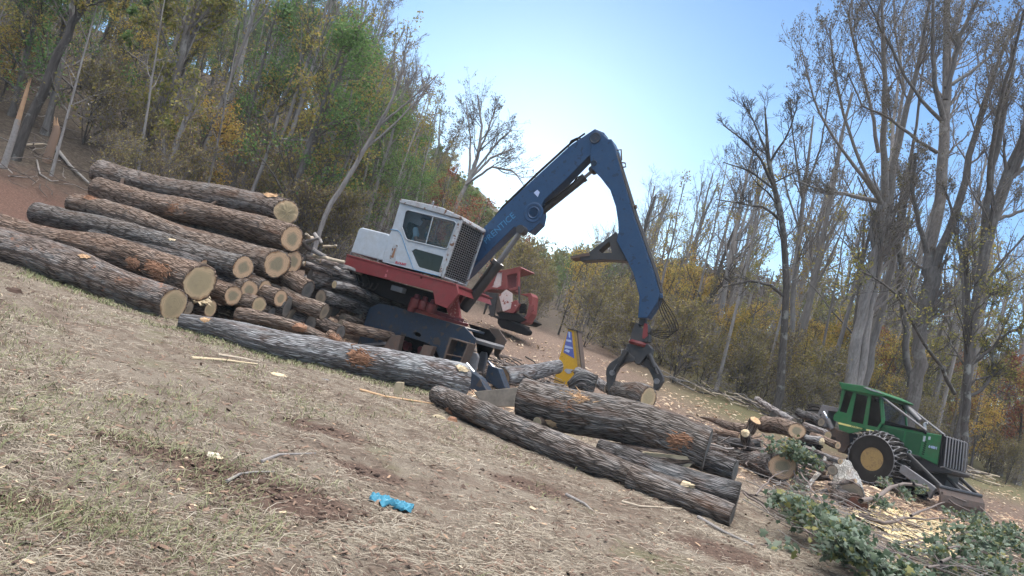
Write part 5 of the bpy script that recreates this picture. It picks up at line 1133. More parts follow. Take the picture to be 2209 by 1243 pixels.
mb.tube(LP.poly(None, [(1012, 540), (1084, 448), (1160, 375), (1232, 309), (1262, 288)], BO + .1), .022, 7); mb.tube(LP.poly(None, [(1012, 543), (1084, 446), (1160, 373), (1225, 314), (1240, 302), (1252, 303)], BO + .2), .02, 7)
mb.tube(LP.poly(None, [(1225, 318), (1232, 304), (1245, 298), (1256, 300)], BO + .05), .018, 7); mb.build('hydraulic_line', M['rubber'], boom, smooth=True)
# lift cylinder
def cyl(a, b, c, rb, rr, off, name, twin=False):
    mb = MB(); A, B_, C_ = LP.at(*a, off), LP.at(*b, off), LP.at(*c, off); dd = (B_ - A) / np.linalg.norm(B_ - A)
    mb.tube([A, A + dd * .02, B_ - dd * .08, B_ - dd * .08, B_], [rb * .9, rb, rb, rb * 1.15, rb * 1.15], 18); ob = mb.build(name, M['steel_dark'], LD, smooth=True)
    m2 = MB()
    if twin:
        for s_ in (-1, 1): m2.tube([B_ + n_ * s_ * .04, C_ + n_ * s_ * .04], rr, 10)
    else: m2.tube([B_, C_], rr, 12)
    m2.build('rod', M['steel_grey'], ob, smooth=True)
    m3 = MB(); m3.lathe(C_ - n_ * .12, n_, [(0, rb * .8), (.24, rb * .8)], 16); m3.build('eye', M['steel_dark'], ob, smooth=True); return ob
lc = cyl((999, 668), (1076, 566), (1126, 497), .125, .045, -.02, 'lift_cylinder', True)
mb = MB(); mb.tube(LP.poly(None, [(1020, 625), (1050, 590), (1062, 570), (1058, 562)], -.16), .018, 6); mb.build('hydraulic_line', M['rubber'], lc, smooth=True)
sc_ = cyl((1163, 462), (1262, 382), (1279, 368), .085, .04, BO + BT / 2, 'stick_cylinder')
mb = MB(); mb.tube(LP.poly(None, [(1175, 440), (1200, 425), (1235, 397), (1245, 383), (1252, 380)], BO + .05), .015, 6); mb.build('hydraulic_line', M['rubber'], sc_, smooth=True)
# --- outer boom
SO, ST = BO - .03, .40
STICK = [(1275, 300), (1283, 281), (1296, 285), (1311, 300), (1319, 300), (1327, 318), (1347, 396), (1368, 470), (1389, 527), (1410, 590), (1423, 634), (1418, 652), (1396, 686), (1376, 686), (1379, 639), (1366, 590), (1352, 561), (1330, 520), (1334, 500), (1333, 478), (1328, 445), (1316, 410), (1296, 384), (1275, 362), (1273, 340)]
mb = MB(); mb.prism(LP.poly(None, STICK, SO), n_ * ST); stick_o = mb.build('stick', M['blue_paint'], LD, bevel=.012)
for (x, y, r) in ((1284, 298, .13), (1281, 352, .07)): mb = MB(); c = LP.at(x, y, SO); mb.lathe(c + n_ * .01, -n_, [(0, r), (.025, r), (.03, r * .85), (.02, r * .75), (.02, 0)], 26); mb.build('pivot', M['blue_dark'], stick_o, smooth=True)
mb = MB(); tri = [(1329, 500), (1313, 512), (1269, 545), (1251, 552), (1252, 563), (1300, 560), (1352, 563), (1350, 545), (1336, 520)]; hole = [(1291, 541), (1314, 521), (1320, 545), (1297, 546)]
holed(mb, LP.poly(None, tri, SO + .05), [LP.poly(None, hole, SO + .05)], n_ * .30); mb.build('log_stop', M['steel_dark'], stick_o, bevel=.006)
mb = MB(); mb.prism(LP.poly(None, [(1229, 553), (1270, 545), (1272, 551), (1231, 558)], SO + .02), n_ * .36); mb.build('stop_pad', M['steel_rust'], stick_o)
mb = MB()
for k, (o1, dx) in enumerate(((.02, 2), (.12, 5), (.2, 3), (.3, 6))): mb.tube(LP.poly(None, [(1327 + dx, 330), (1349 + dx, 400), (1371 + dx, 472), (1392 + dx, 530), (1412 + dx, 588), (1424 + dx, 632)], SO + o1), .02, 6)
mb.build('hydraulic_line', M['steel_dark'], stick_o, smooth=True)
mb = MB(); q = [(1328, 325), (1340, 323), (1341, 345), (1337, 350), (1349, 352), (1350, 360), (1338, 362)]; mb.tube(LP.poly(None, q, SO + .1), .018, 6)
mb.tube(LP.poly(None, [(1365, 446), (1372, 444), (1372, 450)], SO + .1), .03, 6); mb.tube(LP.poly(None, [(1418, 612), (1424, 608), (1427, 612), (1424, 616)], SO + .1), .014, 6); mb.build('hose_clamp', M['steel_rust'], stick_o, smooth=True)
# --- grapple
GO = SO + ST / 2
gh = MB(); gh.prism(LP.poly(zg, [(365, 440), (410, 440), (412, 520), (355, 520)], GO - .08), n_ * .16); gh.build('swivel', M['steel_dark'], LD, bevel=.01)
mb = MB(); mb.prism(LP.poly(zg, [(332, 498), (352, 500), (362, 540), (392, 540), (402, 498), (425, 505), (437, 560), (434, 650), (286, 650), (300, 570)], GO - .14), n_ * .28)
head = mb.build('grapple_head', M['steel_dark'], LD, bevel=.012)
mb = MB(); mb.prism(LP.poly(zg, [(392, 545), (402, 500), (426, 508), (430, 600), (400, 625), (385, 620)], GO - .15), n_ * .02); mb.build('red_cheek', M['red_paint'], head)
mb = MB(); mb.lathe(LP.at(*zg(360, 660), GO) - u_ * .06, u_, [(0, .20), (.05, .22), (.1, .20)], 22); mb.build('rotator', M['red_dark'], head, smooth=True)
mb = MB()
mb.prism(LP.poly(zg, [(265, 665), (300, 655), (430, 668), (460, 705), (455, 745), (425, 750), (365, 830), (330, 820), (275, 745), (255, 700)], GO - .12), n_ * .24); mb.build('linkage', M['steel_dark'], LD, bevel=.012)
TL = [(250, 700), (275, 690), (285, 740), (330, 775), (330, 800), (250, 815), (200, 850), (170, 900), (155, 950), (148, 1010), (175, 1080), (150, 1090), (120, 1060), (108, 1010), (98, 900), (102, 860), (130, 815), (210, 760)]
TR_ = [(430, 690), (455, 720), (460, 780), (500, 840), (530, 890), (548, 930), (548, 960), (525, 1000), (500, 1035), (470, 1018), (474, 960), (462, 920), (430, 860), (390, 835), (340, 830), (335, 800), (380, 780), (420, 760)]
for nm, q, o1 in (('tine', TL, -.16), ('tine', TR_, -.02)):
    mb = MB(); mb.prism(LP.poly(zg, q, GO + o1), n_ * .18); t_ = mb.build(nm, M['steel_dark'], LD, bevel=.012)
    ca, cb = ((262, 715), (168, 880)) if q is TL else ((440, 745), (505, 905)); m3 = MB(); A_, B2 = LP.at(*zg(*ca), GO + o1 - .06), LP.at(*zg(*cb), GO + o1 - .06); m3.tube([A_, A_ * .35 + B2 * .65, A_ * .34 + B2 * .66, B2], [.055, .055, .03, .03], 12); m3.build('tine_cylinder', M['steel_dark'], t_, smooth=True)
    c = zg(150, 893) if q is TL else zg(500, 960); m2 = MB(); m2.lathe(LP.at(*c, GO + o1), -n_, [(0, .06), (.03, .06), (.03, .03), (.02, .03), (.02, 0)], 16); m2.build('pin', M['steel_grey'], t_, smooth=True)
mb = MB(); mb.tube(LP.poly(zg, [(190, 825), (150, 890)], GO - .2), .015, 6); mb.build('grapple_pipe', M['steel_grey'], LD, smooth=True)
mb = MB(); mb.tube(LP.poly(zg, [(220, 745), (225, 715), (250, 712), (265, 740)], GO - .18), .015, 6); mb.build('grapple_pipe', M['steel_grey'], LD, smooth=True)
mb = MB()
for k in range(5):
    x0 = 535 + 6 * k; pts = [(520, 262), (522 + 2 * k, 300), (505 + 22 * k, 370), (530 + 28 * k, 440), (590 + 22 * k, 520), (628 + 12 * k, 585 - 4 * k), (610 + 12 * k, 625 - 14 * k), (540 + 14 * k, 632 - 17 * k), (480, 606 - 11 * k), (425, 578 - 7 * k)]
    V_ = LP.poly(zg, pts, SO + .05 + .07 * k); 
    # smooth the hose
    V_ = np.array(V_); t0 = np.linspace(0, 1, len(V_)); t1 = np.linspace(0, 1, 30); Q = np.stack([np.interp(t1, t0, V_[:, j]) for j in range(3)], -1)
    for _ in range(14): Q[1:-1] = (Q[:-2] + Q[1:-1] * 2 + Q[2:]) / 4
    mb.tube(list(Q), .010, 6)
mb.build('hose', M['rubber'], LD, smooth=True)
# ---------------------------------------------------------------- the operator in the cab
def skin_body(name, V, E, R, mat, parent, sub=2, root=0):
    me = bpy.data.meshes.new(name); org = np.array(parent_world(parent)) if parent is not None else np.zeros(3)
    me.from_pydata([tuple(np.array(v) - org) for v in V], E, []); o = link_mesh(name, me, mat, parent)
    sk = o.modifiers.new('skin', 'SKIN'); sv = me.skin_vertices[0].data
    for i, r in enumerate(R): sv[i].radius = (r, r) if np.isscalar(r) else r; sv[i].use_root = (i == root)
    sb = o.modifiers.new('sub', 'SUBSURF'); sb.levels = sub; sb.render_levels = sub
    for p in me.polygons: p.use_smooth = True
    return o
M['skin'] = plain('skin', (.42, .24, .17), .55, var=.1); M['shirt'] = plain('shirt', (.42, .55, .58), .85, var=.12); M['trousers'] = plain('trousers', (.05, .06, .09), .9); M['cap'] = plain('cap', (.10, .09, .16), .8)
PO = LP.at(*zc(660, 520), -.50)
PE = empty('person', PO - u_ * .1, 'operator in pale blue shirt and dark cap seated inside the white cab', 'person')
f_, s_ = d_, n_
hip = PO + u_ * .02; nk = hip + u_ * .50 + f_ * .04; hd = nk + u_ * .20 + f_ * .03
V = [hip, hip + u_ * .25 + f_ * .0, hip + u_ * .44 + f_ * .02, nk + u_ * .05, hd - u_ * .05 + f_ * .02, hd + u_ * .06]
E = [(0, 1), (1, 2), (2, 3), (3, 4), (4, 5)]; R = [.16, .145, .16, .058, .085, .092]
for sgn in (-1, 1):
    b = len(V); sh_ = hip + u_ * .43 + s_ * .20 * sgn; el = sh_ - u_ * .26 + f_ * .12 + s_ * .04 * sgn; wr = el + f_ * .25 + u_ * .06 - s_ * .04 * sgn; pm = wr + f_ * .08 + u_ * .02
    V += [sh_, el, wr, pm]; E += [(2, b), (b, b + 1), (b + 1, b + 2), (b + 2, b + 3)]; R += [.062, .048, .030, .032]
    for k in range(4):
        c = len(V); o1 = s_ * (.024 - .016 * k); V += [pm + f_ * .045 + o1, pm + f_ * (.062 - .004 * k) - u_ * .03 + o1]; E += [(b + 3, c), (c, c + 1)]; R += [.010, .009]
    c = len(V); V += [wr + f_ * .03 - s_ * sgn * .035, wr + f_ * .07 - s_ * sgn * .045 - u_ * .02]; E += [(b + 3, c), (c, c + 1)]; R += [.011, .009]
    b = len(V); kn = hip + f_ * .42 + s_ * .11 * sgn - u_ * .02; an_ = kn - u_ * .42 + f_ * .05; V += [kn, an_, an_ + f_ * .16 - u_ * .04]; E += [(0, b), (b, b + 1), (b + 1, b + 2)]; R += [.075, .05, .04]
skin_body('body', V, E, R, M['skin'], PE)
# shirt, trousers, cap, hair
V2 = [hip, hip + u_ * .25, hip + u_ * .445 + f_ * .01]; E2 = [(0, 1), (1, 2)]; R2 = [.172, .158, .165]
for sgn in (-1, 1):
    b = len(V2); sh_ = hip + u_ * .43 + s_ * .20 * sgn; el = sh_ - u_ * .20 + f_ * .09 + s_ * .03 * sgn; V2 += [sh_, el]; E2 += [(2, b), (b, b + 1)]; R2 += [.080, .066]
skin_body('shirt', V2, E2, R2, M['shirt'], PE)
mb = MB(); mb.lathe(hd + u_ * .045 - f_ * .012, u_, [(0, .108), (.05, .108), (.09, .085), (.112, .04), (.116, 0)], 20); mb.prism([hd + u_ * .055 + f_ * .08 + s_ * .075, hd + u_ * .045 + f_ * .19 + s_ * .05, hd + u_ * .045 + f_ * .19 - s_ * .05, hd + u_ * .055 + f_ * .08 - s_ * .075], u_ * .01); mb.build('cap', M['cap'], PE, smooth=True)
mb = MB(); mb.lathe(hd - u_ * .03 - f_ * .03, u_, [(0, .07), (.04, .1), (.08, .1)], 16); mb.build('hair', M['black'], PE, smooth=True)
mb = MB(); mb.prism([hd + f_ * .095 + u_ * .0 + s_ * .014, hd + f_ * .095 - s_ * .014, hd + f_ * .135 - u_ * .035], u_ * -.012)
for sgn in (-1, 1): mb.lathe(hd + f_ * .09 + s_ * .035 * sgn + u_ * .012, f_, [(0, .014), (.012, .008)], 8); mb.lathe(hd + s_ * .095 * sgn - u_ * .01, s_ * sgn, [(0, .03), (.02, .028), (.024, 0)], 10)
mb.box(hd + f_ * .095 - u_ * .065, f_ * .01, s_ * .026, u_ * .006); mb.build('face', M['skin'], PE, smooth=True)
# ---------------------------------------------------------------- yellow post (upright blade of a machine)
zy = zz(1000, 560, 4.143)
YP = Plane(1225, 830, 16.2, 20); yb = YP.at(1225, 832); YE = empty('yellow_post', (yb[0], yb[1], float(G(yb[0], yb[1]))), 'tall tapering yellow steel post with blue stickers standing among the logs', 'steel post')
YD = solve_ground_D(1225, 845, 2); YP = Plane(1225, 835, YD, 20); YE.location = (*YP.at(1225, 835)[:2], float(G(*YP.at(1225, 835)[:2])))
mb = MB(); front = [(935, 618), (972, 628), (1000, 640), (1060, 1050), (930, 1135), (803, 1095), (850, 900)]; mb.prism(YP.poly(zy, front), YP.n * .035); fp = mb.build('front_plate', M['cone_yellow'], YE, bevel=.005)
mb = MB(); mb.prism(YP.poly(zy, [(1000, 632), (1022, 640), (1066, 1050), (1045, 1060)], .0), YP.n * .45); mb.build('side_flange', M['steel_rust'], YE, bevel=.005)
mb = MB(); mb.prism(YP.poly(zy, [(985, 634), (1006, 640), (1055, 1055), (1030, 1060)], -.02), YP.n * .03); mb.build('edge_bar', M['yellow_paint'], YE)
mb = MB(); mb.prism(YP.poly(zy, [(930, 614), (1025, 636), (1025, 642), (930, 622)], -.03), YP.n * .5); mb.build('top_cap', M['steel_dark'], YE)
mb = MB(); mb.prism(YP.poly(zy, [(932, 640), (965, 648), (990, 885), (893, 830), (905, 760)], -.006), YP.n * .004); stk = mb.build('sticker', M['sticker_blue'], fp)
mb = MB()
for q in ([(936, 645), (952, 649), (953, 700), (940, 695)], [(918, 712), (962, 722), (964, 740), (916, 730)], [(908, 765), (972, 785), (976, 800), (904, 790)], [(900, 812), (940, 835), (950, 815), (920, 800)]): mb.prism(YP.poly(zy, q, -.011), YP.n * .004)
mb.build('sticker_print', M['sticker_pale'], stk)
mb = MB(); mb.prism(YP.poly(zy, [(898, 990), (915, 975), (950, 980), (985, 985), (970, 1008), (945, 1022), (925, 1018)], -.006), YP.n * .004); mb.build('scraped_patch', M['white_rust'], fp)
# ---------------------------------------------------------------- old red machine far behind the loader
RP = Plane(1075, 690, 27.0, 30)
rb0 = RP.at(1085, 700); RE = empty('red_tractor', (rb0[0], rb0[1], float(G(rb0[0], rb0[1]))), 'old faded red and white machine with an open cab frame parked behind the loader', 'tractor')
def rp(name, mat, pts, off, th, parent=RE, holes=None, bevel=.01):
    mb = MB(); o = RP.poly(zy, pts, off)
    if holes: holed(mb, o, [RP.poly(zy, h, off) for h in holes], RP.n * th)
    else: mb.prism(o, RP.n * th)
    return mb.build(name, M[mat], parent, bevel=bevel)
M['red_faded'] = paint('red_faded', (.22, .042, .04), .6, .7, (.16, .07, .055), chips=((.50, .36, .32), 5, .68))
M['white_faded'] = paint('white_faded', (.60, .52, .50), .6, .5, (.36, .12, .09), chips=((.25, .08, .06), 6, .60))
rp('body', 'red_faded', [(155, 300), (290, 105), (350, 92), (385, 95), (390, 260), (370, 270), (250, 262), (190, 290)], 0, 1.1, holes=[[(250, 245), (300, 115), (345, 110), (335, 235), (300, 252)]])
rp('door', 'white_faded', [(250, 245), (300, 115), (345, 110), (335, 235), (300, 252)], .05, .03)
cf = rp('cab_frame', 'red_faded', [(350, 95), (505, 65), (515, 78), (497, 105), (490, 240), (478, 270), (412, 280), (405, 262), (470, 245), (478, 120), (388, 140)], 0, .12)
rp('cab_frame', 'red_faded', [(350, 95), (505, 65), (515, 78), (497, 105), (490, 240), (478, 270), (412, 280), (405, 262), (470, 245), (478, 120), (388, 140)], 1.0, .12)
rp('roof', 'red_faded', [(380, 92), (505, 62), (518, 76), (388, 106)], 0, 1.12)
rp('side_panel', 'white_faded', [(315, 320), (380, 268), (430, 300), (432, 380), (420, 440), (350, 465)], -.05, .08)
rp('side_panel', 'red_faded', [(430, 380), (470, 360), (498, 400), (470, 450), (440, 480), (360, 468), (420, 440)], -.06, .2)
rp('side_panel', 'steel_rust', [(268, 300), (320, 300), (345, 465), (295, 470)], -.02, .3)
mb = MB()
for i in range(6): mb.tube(RP.poly(zy, [(500, 405 + 14 * i), (545, 400 + 14 * i), (560, 410 + 14 * i)], .1), .035, 6)
mb.build('radiator_fin', M['black'], RE)
rp('front_arch', 'red_faded', [(500, 310), (600, 300), (615, 330), (600, 480), (560, 560), (520, 575), (500, 555), (560, 500), (585, 400), (575, 330)], .1, .5)
rp('front_arch', 'red_faded', [(598, 410), (630, 405), (628, 455), (600, 470)], .05, .1)
rp('roll_bar', 'steel_dark', [(486, 240), (497, 240), (500, 400), (490, 400)], -.02, .08)
rp('underbody', 'black', [(290, 475), (480, 480), (555, 535), (500, 560), (330, 530)], 0, 1.4)
rp('frame_rail', 'steel_dark', [(215, 490), (345, 550), (560, 625), (575, 600), (520, 580), (230, 480)], .1, .2)
rp('frame_rail', 'steel_dark', [(215, 490), (345, 550), (560, 625), (575, 600), (520, 580), (230, 480)], 1.1, .2)
rp('seat', 'steel_dark', [(190, 290), (300, 300), (270, 500), (240, 510), (215, 380), (175, 490), (175, 480), (210, 340)], -.1, .1)
for off in (.05, 1.0): rp('crawler_track', 'black', [(300, 530), (340, 520), (560, 610), (590, 640), (575, 672), (540, 675), (330, 610), (300, 570)], off, .3, bevel=.05)
# ---------------------------------------------------------------- GREEN SKIDDER
zk = zz(1720, 800, 3.883)
SP = Plane(1879, 990, solve_ground_D(1880, 1050, 2), 57)
sd_, sn_, su_ = SP.d, SP.n, SP.u
print('SKID', SP.O, G(SP.O[0], SP.O[1]))
SK = empty('log_skidder', (SP.O[0], SP.O[1], float(G(SP.O[0], SP.O[1]))), 'green log skidder with chained tyres, a closed cab and a lowered front blade', 'skidder')
def kp(name, mat, pts, off, th, parent=SK, holes=None, bevel=.01):
    mb = MB(); o = SP.poly(zk, pts, off)
    if holes: holed(mb, o, [SP.poly(zk, h, off) for h in holes], sn_ * th)
    else: mb.prism(o, sn_ * th)
    return mb.build(name, M[mat], parent, bevel=bevel)
def wheel(c, R, W_, name, chain=True, k=44, axis=None):
    sn_ = SP.n if axis is None else axis / np.linalg.norm(axis)
    """c = centre of the outer face, axis along sn_"""
    mb = MB(); mb.lathe(c, sn_, [(.14, R * .36), (.03, R * .42), (.0, R * .60), (.05, R * .90), (.12, R * .965), (W_ - .12, R * .965), (W_ - .05, R * .9), (W_, R * .7), (W_ - .02, R * .56), (W_ - .1, R * .5)], k)
    ty = mb.build(name, M['rubber'], SK, smooth=True)
    a0 = np.cross(sn_, su_); lg = MB()
    for i in range(22):
        for side in (0, 1):
            w0 = 2 * PI * (i + .5 * side) / 22; pts = []
            for j in range(5):
                f = j / 4; w = w0 + .16 * f; x = (.02 + f * (W_ * .52)) if side == 0 else (W_ - .02 - f * (W_ * .52)); rr = R * (.88 if j == 0 else .97)
                pts.append(c + sn_ * x + (a0 * math.cos(w) + su_ * math.sin(w)) * (rr + .015))
            lg.tube(pts, [.035, .042, .042, .042, .04], 5)
    lg.build('tread', M['rubber'], ty)
    rm = MB(); rm.lathe(c, sn_, [(.04, R * .42), (.07, R * .39), (.09, R * .36), (.30, R * .34), (.40, R * .32), (.41, R * .17), (.32, R * .14), (.32, 0)], 36); rim = rm.build('rim', M['yellow_paint'], ty, smooth=True)
    bt = MB()
    for i in range(10):
        w = 2 * PI * i / 10; bt.lathe(c + sn_ * .39 + (a0 * math.cos(w) + su_ * math.sin(w)) * R * .26, -sn_, [(0, .022), (.03, .022)], 6)
    bt.build('wheel_nut', M['steel_rust'], rim)
    if chain:
        ch = MB(); N = 30
        for i in range(N):
            w0, w1 = 2 * PI * i / N, 2 * PI * (i + .5) / N; w2 = 2 * PI * (i + 1) / N
            def pt(w, x, r): return c + sn_ * x + (a0 * math.cos(w) + su_ * math.sin(w)) * r
            rr = R * .97 + .055
            for (wa, xa, ra), (wb, xb, rb_) in ((((w0, -.01, R * .84)), (w1, .18, rr)), ((w1, .18, rr), (w2, -.01, R * .84)), ((w1, .18, rr), (w1, W_ - .18, rr)), ((w1, W_ - .18, rr), (w2, W_ + .01, R * .84)), ((w1, W_ - .18, rr), (w0, W_ + .01, R * .84)), ((w0, -.02, R * .84), (w2, -.02, R * .84))):
                A, B_ = pt(wa, xa, ra), pt(wb, xb, rb_); m_ = 3
                for q in range(m_): ch.tube([A + (B_ - A) * (q + .08) / m_, A + (B_ - A) * (q + .92) / m_], [.016, .016], 4) if q % 2 == 0 else ch.tube([A + (B_ - A) * q / m_, A + (B_ - A) * (q + 1) / m_], [.009, .009], 4)
        ch.build('tyre_chain', M['steel_grey'], ty)
    return ty
SC = SP.O.copy(); Rw = SC[2] - float(G(SC[0], SC[1])) + .06
print('Rw', Rw)
wheel(SC, Rw, .72, 'front_wheel'); wheel(SC + sn_ * 2.25, Rw, .72, 'front_wheel')
rc = SP.at(*zk(85, 500), 0); rearD = 24.5
# rear half of the machine is hinged; it stands a little turned
rc = P(1745, 962, SP.O[1] + 3.6); rc[2] = float(G(rc[0], rc[1])) + Rw
rax = np.array([.95, -.32, 0]); wheel(rc - rax * .35, Rw, .72, 'rear_wheel', False, axis=rax); wheel(rc + rax * 1.9 + np.array([0, .9, 0]), Rw, .72, 'rear_wheel', False, axis=rax)
mb = MB(); mb.box(SC + sn_ * 1.5, sd_ * .12, sn_ * 1.2, su_ * .14); mb.box(rc + sn_ * 1.3, sd_ * .14, sn_ * 1.2, su_ * .16); mb.build('axle', M['steel_dark'], SK)
mb = MB(); mb.box(SC + sn_ * 1.5 + sd_ * .2 + su_ * .05, sd_ * 1.3, sn_ * .35, su_ * .25); A = SC + sn_ * 1.5 - sd_ * 1.2; B_ = rc + sn_ * 1.3; mb.tube([A, B_], .28, 8); mb.build('chassis', M['steel_dark'], SK, bevel=.02)
# rear arch / grapple boom carrier
kp('arch', 'steel_grey', [(160, 375), (208, 282), (340, 312), (345, 345), (260, 335), (240, 470), (190, 465), (200, 360), (165, 395)], 1.0, .5)
mb = MB(); mb.tube([SP.at(*zk(220, 345), .9), SP.at(*zk(255, 405), .9)], .04, 10); mb.build('arch_rod', M['chrome'], SK, smooth=True)
mb = MB(); mb.tube([SP.at(*zk(255, 405), .9), SP.at(*zk(295, 490), .9)], .07, 10); mb.build('arch_cylinder', M['steel_grey'], SK, smooth=True)
kp('rear_frame', 'steel_rust', [(230, 480), (300, 470), (340, 500), (430, 520), (440, 600), (400, 680), (340, 680), (320, 560), (240, 540)], .9, .9)
# cab
CO, CWk = .55, 1.45
body = [(372, 150), (700, 205), (708, 440), (668, 520), (560, 500), (430, 525), (352, 492), (340, 430), (300, 412), (306, 372), (345, 330)]
wins = [[(402, 166), (466, 180), (412, 355), (352, 340)], [(492, 190), (590, 215), (550, 447), (447, 425)], [(620, 207), (684, 217), (702, 425), (668, 472), (585, 455)]]
mb = MB(); holed(mb, SP.poly(zk, body, CO), [SP.poly(zk, w, CO) for w in wins], sn_ * .05); holed(mb, SP.poly(zk, body, CO + CWk), [SP.poly(zk, w, CO + CWk) for w in wins], sn_ * .05)
cabk = mb.build('cab', M['green_paint'], SK, bevel=.008)
for w in wins:
    for o1 in (CO + .02, CO + CWk + .02):
        mb = MB(); mb.prism(SP.poly(zk, w, o1), sn_ * .008); mb.build('window', M['glass_blue'], cabk)
mb = MB(); mb.prism(SP.poly(zk, [(345, 92), (380, 100), (560, 126), (650, 155), (712, 186), (745, 202), (742, 212), (705, 216), (372, 156)], CO - .06), sn_ * (CWk + .15)); mb.build('roof', M['green_paint'], cabk, bevel=.02)
mb = MB(); mb.prism(SP.poly(zk, [(548, 134), (580, 136), (690, 178), (715, 194), (600, 160)], CO - .075), sn_ * .1); mb.build('roof_patch', M['white_rust'], cabk)
for st_, tx in (([(343, 430), (546, 480), (543, 494), (345, 446)], 'JOHN DEERE'), ([(578, 488), (652, 502), (648, 512), (578, 500)], None)):
    mb = MB(); mb.prism(SP.poly(zk, st_, CO - .006), sn_ * .005); so = mb.build('stripe', M['letter_yellow'], cabk)
    if tx:
        tdir = SP.at(*zk(530, 488), CO) - SP.at(*zk(440, 466), CO); lettering(tx, SP.at(*zk(448, 470), CO - .009), tdir, su_, .075, M['letter_dark'], cabk)
a = SP.poly(zk, [(700, 208), (708, 440)], CO + .05); mb = MB(); holed(mb, [a[0], a[1], a[1] + sn_ * CWk * .97, a[0] + sn_ * CWk * .97], [[a[0] + sn_ * .08 - su_ * .06, a[1] + sn_ * .08 + su_ * .1, a[1] + sn_ * (CWk * .9) + su_ * .1, a[0] + sn_ * (CWk * .9) - su_ * .06]], sd_ * .04); mb.build('front_wall', M['green_paint'], cabk)
mb = MB(); mb.prism([a[0] + sn_ * .08 - su_ * .06, a[1] + sn_ * .08 + su_ * .1, a[1] + sn_ * (CWk * .9) + su_ * .1, a[0] + sn_ * (CWk * .9) - su_ * .06], sd_ * .01); mb.build('windscreen', M['glass'], cabk)
a = SP.poly(zk, [(375, 160), (345, 335)], CO + .05); mb = MB(); mb.prism([a[0], a[1], a[1] + sd_ * .04, a[0] + sd_ * .04], sn_ * CWk * .97); mb.build('rear_wall', M['green_dark'], cabk)
mb = MB(); c = SP.at(*zk(520, 470), 1.2); mb.box(c, sd_ * .3, sn_ * .3, su_ * .12); mb.box(c - sd_ * .3 + su_ * .4, sd_ * .07, sn_ * .25, su_ * .4); mb.build('seat', M['black'], cabk, bevel=.03)
mb = MB(); c = SP.at(*zk(655, 240), CO - .1); mb.lathe(c, sd_, [(0, .06), (.08, .07), (.08, 0)], 14); mb.build('work_lamp', M['black'], cabk, smooth=True)
# hood
HO, HW = .68, 1.15
hood = [(700, 445), (1052, 512), (1212, 540), (1172, 790), (1010, 715), (860, 678), (690, 510)]
mb = MB(); mb.prism(SP.poly(zk, hood, HO), sn_ * HW); hd_ = mb.build('hood', M['green_paint'], SK, bevel=.02)
for q in ([(712, 468), (898, 505), (880, 600), (740, 500)], [(915, 508), (1052, 535), (1015, 700), (885, 665)]):
    mb = MB(); mb.prism(SP.poly(zk, q, HO - .01), sn_ * .012); pn = mb.build('side_panel', M['green_dark'], hd_, bevel=.004)
mb = MB()
for i in range(7): mb.prism(SP.poly(zk, [(1066 - 4 * i, 590 + 17 * i), (1085 - 4 * i, 594 + 17 * i), (1084 - 4 * i, 602 + 17 * i), (1065 - 4 * i, 598 + 17 * i)], HO - .008), sn_ * .01)
mb.build('vent', M['black'], hd_)
mb = MB(); mb.prism(SP.poly(zk, [(708, 412), (725, 415), (1060, 498), (1085, 520), (1075, 535), (1045, 514), (705, 442)], HO - .02), sn_ * (HW + .04)); mb.build('hood_cover', M['black'], hd_, bevel=.015)
tdir = SP.at(*zk(1165, 655), HO) - SP.at(*zk(1098, 638), HO); lettering('648H', SP.at(*zk(1097, 642), HO - .008), tdir, su_, .10, M['sticker_pale'], hd_, bold=.003)
for q in ([(1058, 545), (1076, 548), (1068, 595), (1050, 590)], [(1100, 550), (1118, 553), (1112, 580), (1094, 576)]):
    mb = MB(); mb.prism(SP.poly(zk, q, HO - .006), sn_ * .006); mb.build('decal', M['white_paint'], hd_)
mb = MB()
for (x, y) in ((835, 632), (938, 682)):
    c = SP.at(*zk(x, y), HO - .03); w = np.linspace(0, 2 * PI, 13); mb.tube([c + (sd_ * math.cos(t) + su_ * math.sin(t)) * .05 for t in w], .014, 6)
mb.build('lifting_ring', M['white_paint'], hd_, smooth=True)
# grille
g0 = SP.at(*zk(1212, 528), HO - .02); g1 = SP.at(*zk(1178, 805), HO - .02); mb = MB(); mb.prism([g0, g1, g1 + sn_ * 1.2, g0 + sn_ * 1.2], sd_ * .05); gro = mb.build('grille', M['black'], SK)
mb = MB()
for i in range(8):
    o1 = sn_ * (.02 + 1.16 * i / 7); mb.tube([g0 + o1 + sd_ * .04 - su_ * .02, g0 + o1 + sd_ * .14 - su_ * .06, g1 + o1 + sd_ * .14 + su_ * .06, g1 + o1 + sd_ * .04], .018, 6)
mb.build('grille_bar', M['steel_grey'], gro, smooth=True)
# brush bars from the cab roof to the hood
for o1, q in ((CO, [(690, 208), (1080, 500)]), (CO + CWk, None)):
    A = SP.at(*zk(692, 208), CO) + sn_ * (o1 - CO); B_ = SP.at(*zk(1082, 502), HO) + sn_ * ((o1 - CO) * .8); mb = MB(); mb.tube([A, B_], .032, 8); mb.build('brush_bar', M['steel_grey'], SK, smooth=True)
mb = MB(); c = SP.at(*zk(930, 330), 1.9); A = SP.at(*zk(880, 270), 1.9); B_ = SP.at(*zk(1030, 420), 1.9); mb.tube([A, B_], .075, 12); mb.tube([SP.at(*zk(860, 262), 1.9), A], .1, 12); mb.build('exhaust', M['steel_grey'], SK, smooth=True)
mb = MB(); mb.tube([SP.at(*zk(1068, 505), 1.3), SP.at(*zk(1066, 440), 1.3)], .045, 8); mb.tube([SP.at(*zk(1068, 443), 1.3), SP.at(*zk(1090, 437), 1.3)], .04, 8); mb.build('air_stack', M['white_rust'], SK, smooth=True)
